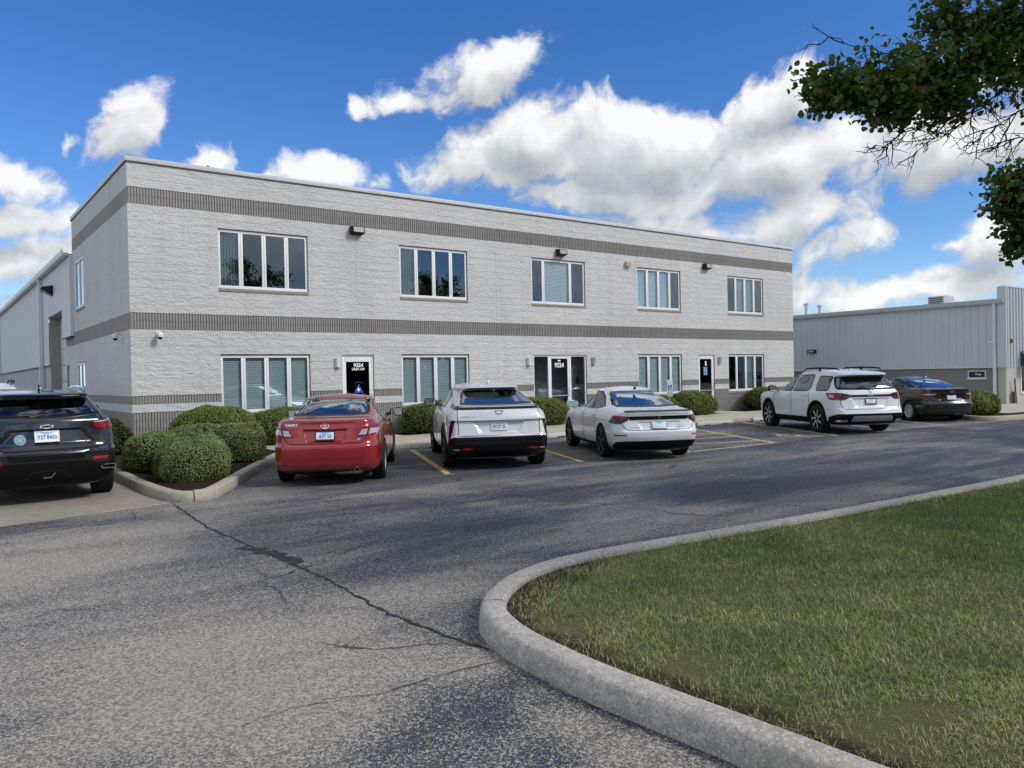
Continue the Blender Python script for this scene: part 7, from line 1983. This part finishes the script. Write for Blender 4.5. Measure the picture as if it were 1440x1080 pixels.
# horizontal angle from the view axis (az0) and elevation, both in radians
def cloud_group():
    G = bpy.data.node_groups.new('cloud_field', 'ShaderNodeTree')
    G.interface.new_socket('Az', in_out='INPUT', socket_type='NodeSocketFloat'); G.interface.new_socket('El', in_out='INPUT', socket_type='NodeSocketFloat')
    G.interface.new_socket('Dir', in_out='INPUT', socket_type='NodeSocketVector'); G.interface.new_socket('F', in_out='OUTPUT', socket_type='NodeSocketFloat')
    q = N('g', G); gi = q.n('NodeGroupInput'); go = q.n('NodeGroupOutput')
    az, el = gi.outputs[0], gi.outputs[1]
    v = q.n('ShaderNodeCombineXYZ', {0: az, 1: el, 2: 0.0}).outputs[0]
    wz = q.noise(v, 9.0, 4, 0.55, 0.0, out=1)
    v = q.vmath('ADD', v, q.vmath('MULTIPLY', q.vmath('SUBTRACT', wz, (0.5, 0.5, 0.5)), (0.085, 0.06, 0)))
    out = q.math('MAXIMUM', q.smooth(q.math('ABSOLUTE', az), 0.62, 0.80), q.smooth(el, 0.70, 0.85))
    n1 = q.n('ShaderNodeMix', {0: out, 2: q.noise(v, 10.0, 8, 0.63, 0.2), 3: q.noise(gi.outputs[2], 9.0, 6, 0.62, 0.0)}, data_type='FLOAT').outputs[0]
    bb = None
    for (px, py, rx, ry, rot, amp) in CLOUDS:
        a0 = math.atan((px - 720) / FPX); e0 = math.atan((HOR(px) - py) / FPX * cos(a0))
        ra, re = rx / FPX * cos(a0), ry / FPX
        m = q.n('ShaderNodeMapping', {'Vector': v, 'Location': (a0, e0, 0), 'Rotation': (0, 0, rot), 'Scale': (ra, re, 1)}, vector_type='TEXTURE')
        ln = q.n('ShaderNodeVectorMath', {0: m.outputs[0]}, operation='LENGTH').outputs['Value']
        f = q.math('MULTIPLY_ADD', ln, -amp, amp)
        bb = f if bb is None else q.math('SMOOTH_MAX', bb, f, 0.2)
    # elsewhere in the sky: dense unseen cumulus from noise, added for fill light
    v3 = q.scale(gi.outputs[2], (1.5, 1.5, 3.0)); g1 = q.noise(v3, 1.7, 5, 0.55, 0.3)
    gen = q.math('MULTIPLY', q.math('SUBTRACT', g1, 0.425), 4.5)
    base = q.n('ShaderNodeMix', {0: out, 2: bb, 3: gen}, data_type='FLOAT').outputs[0]
    F = q.math('ADD', base, q.math('MULTIPLY', q.math('SUBTRACT', n1, 0.5), 2.7))
    G.links.new(F, go.inputs[0]); return G
def HOR(px): return 528.4 - (px - 720) * 0.0206
#          px    py   rx   ry  rot  amp   (placed by compass bearing and elevation)
CLOUDS = [(690, 105, 115, 38, .28, .95), (570, 145, 60, 16, .1, .7), (515, 145, 16, 20, .5, .62),
          (760, 190, 140, 62, .20, 1.25), (900, 215, 230, 75, -.10, 1.35), (1090, 150, 110, 55, .45, 1.1), (1120, 228, 230, 52, .08, 1.2), (690, 240, 100, 40, .0, 1.0), (860, 275, 210, 34, -.1, 1.1), (1330, 200, 200, 55, .15, 1.1), (1400, 110, 120, 60, .2, .8),
          (1090, 320, 170, 45, .22, .9), (1200, 345, 80, 30, .2, .85), (1230, 420, 120, 22, .1, .7), (1400, 340, 80, 45, .3, 1.0), (1330, 350, 40, 16, 0, .8), (1340, 400, 130, 26, .05, .8), (1130, 415, 70, 30, .1, .6),
          (185, 185, 78, 34, .75, .9), (100, 200, 26, 14, .8, .5), (300, 218, 52, 26, .25, .85), (455, 240, 78, 36, -.1, 1.1), (530, 255, 30, 14, .2, .5), (390, 245, 20, 14, 0, .6),
          (25, 245, 85, 34, -.15, 1.0), (25, 305, 85, 28, .05, .9), (30, 370, 110, 38, .25, 1.0), (-90, 300, 90, 90, .1, .8), (10, 425, 60, 22, .4, .6), (620, 345, 260, 40, -.12, .75), (900, 330, 220, 40, 0, .85),
          (440, -120, 150, 50, .2, 1.0), (395, -250, 120, 50, .2, 1.0), (520, -215, 60, 25, .1, .8), (360, -190, 90, 40, .3, .9), (930, -115, 150, 60, -.2, 1.1), (1090, -190, 120, 60, .2, 1.0), (640, -330, 160, 70, .1, .8), (1370, -130, 120, 50, .1, 1.0), (150, -260, 160, 70, .3, 1.0)]
CG = cloud_group()
sp = k.n('ShaderNodeSeparateXYZ', {0: dirv})
ca, sa = cos(YAW), sin(YAW)
fx = k.math('ADD', k.math('MULTIPLY', sp.outputs[0], ca), k.math('MULTIPLY', sp.outputs[1], sa)); rx_ = k.math('SUBTRACT', k.math('MULTIPLY', sp.outputs[0], sa), k.math('MULTIPLY', sp.outputs[1], ca))
az = k.math('ARCTAN2', rx_, fx); el = k.math('ARCSINE', sp.outputs[2])
F0 = k.n('ShaderNodeGroup', {0: az, 1: el, 2: dirv}, node_tree=CG).outputs[0] if False else None
def field(da, de):
    g = k.t.nodes.new('ShaderNodeGroup'); g.node_tree = CG
    k.set(g.inputs[0], k.math('ADD', az, da)); k.set(g.inputs[1], k.math('ADD', el, de)); k.set(g.inputs[2], k.vmath('ADD', dirv, (0, 0, de)))
    return g.outputs[0]
f0 = field(0, 0); f1 = field(0.014, 0.034)
alpha = k.smooth(f0, -0.02, 0.50)
lit = k.math('SUBTRACT', f0, f1)
thick = k.smooth(f0, 0.3, 1.5)
sh = k.math('ADD', k.math('SUBTRACT', 0.58, k.math('MULTIPLY', thick, 0.26)), k.math('MULTIPLY', lit, 0.62), clamp=True)
ccol = k.ramp(sh, [(0.0, (0.40, 0.425, 0.465)), (0.30, (0.51, 0.535, 0.575)), (0.60, (0.70, 0.718, 0.74)), (0.95, (1.0, 1.0, 1.0))])
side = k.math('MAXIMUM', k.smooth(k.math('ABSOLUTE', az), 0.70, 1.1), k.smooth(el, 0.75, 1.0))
kk = k.math('MULTIPLY_ADD', side, CLOUDK * 0.42, CLOUDK)  # unseen clouds outside the view brightened to add ambient fill
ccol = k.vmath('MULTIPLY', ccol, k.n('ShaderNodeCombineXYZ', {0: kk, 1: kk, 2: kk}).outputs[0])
hsv = k.n('ShaderNodeHueSaturation', {'Saturation': SKYSAT, 'Value': SKYVAL, 'Hue': SKYHUE, 'Color': sky.outputs[0]}).outputs[0]
hsv = k.mix(1.0, hsv, (0.66, 0.73, 0.86, 1), 'MULTIPLY')
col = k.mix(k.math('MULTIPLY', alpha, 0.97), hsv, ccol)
k.t.nodes[-1]
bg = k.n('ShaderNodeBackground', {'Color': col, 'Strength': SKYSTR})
wo = k.n('ShaderNodeOutputWorld'); k.t.links.new(bg.outputs[0], wo.inputs[0])
try: W.cycles.sampling_method = 'MANUAL'; W.cycles.sample_map_resolution = 1024
except Exception: pass

L = bpy.data.lights.new('sun', 'SUN'); L.energy = SUNPOW; L.angle = RAD(SUNANG); L.color = (1.0, 0.955, 0.89)
so = bpy.data.objects.new('sun', L); COL.objects.link(so)
sd = Vector((cos(SUN_EL)*cos(SUN_AZ), cos(SUN_EL)*sin(SUN_AZ), sin(SUN_EL)))
so.rotation_euler = sd.to_track_quat('Z', 'Y').to_euler(); so.location = sd * 60

cam = bpy.data.cameras.new('camera'); co = bpy.data.objects.new('camera', cam); COL.objects.link(co)
cam.sensor_fit = 'HORIZONTAL'; cam.sensor_width = 36; cam.lens = 36 * FPX / 1440; cam.clip_start = 0.05; cam.clip_end = 3000
M = Matrix((rt, up, -fw)).transposed().to_4x4(); M.translation = Vector(CAMW); co.matrix_world = M
SC.camera = co
SC.view_settings.view_transform = 'Standard'; SC.view_settings.look = 'None'; SC.view_settings.gamma = 1.0; SC.view_settings.exposure = EXPO
SC.view_settings.use_curve_mapping = False
SC.cycles.max_bounces = 7; SC.cycles.transparent_max_bounces = 14; SC.cycles.glossy_bounces = 4; SC.cycles.diffuse_bounces = 3; SC.cycles.transmission_bounces = 4
SC.cycles.sample_clamp_indirect = 6.0; SC.cycles.caustics_reflective = False; SC.cycles.caustics_refractive = False
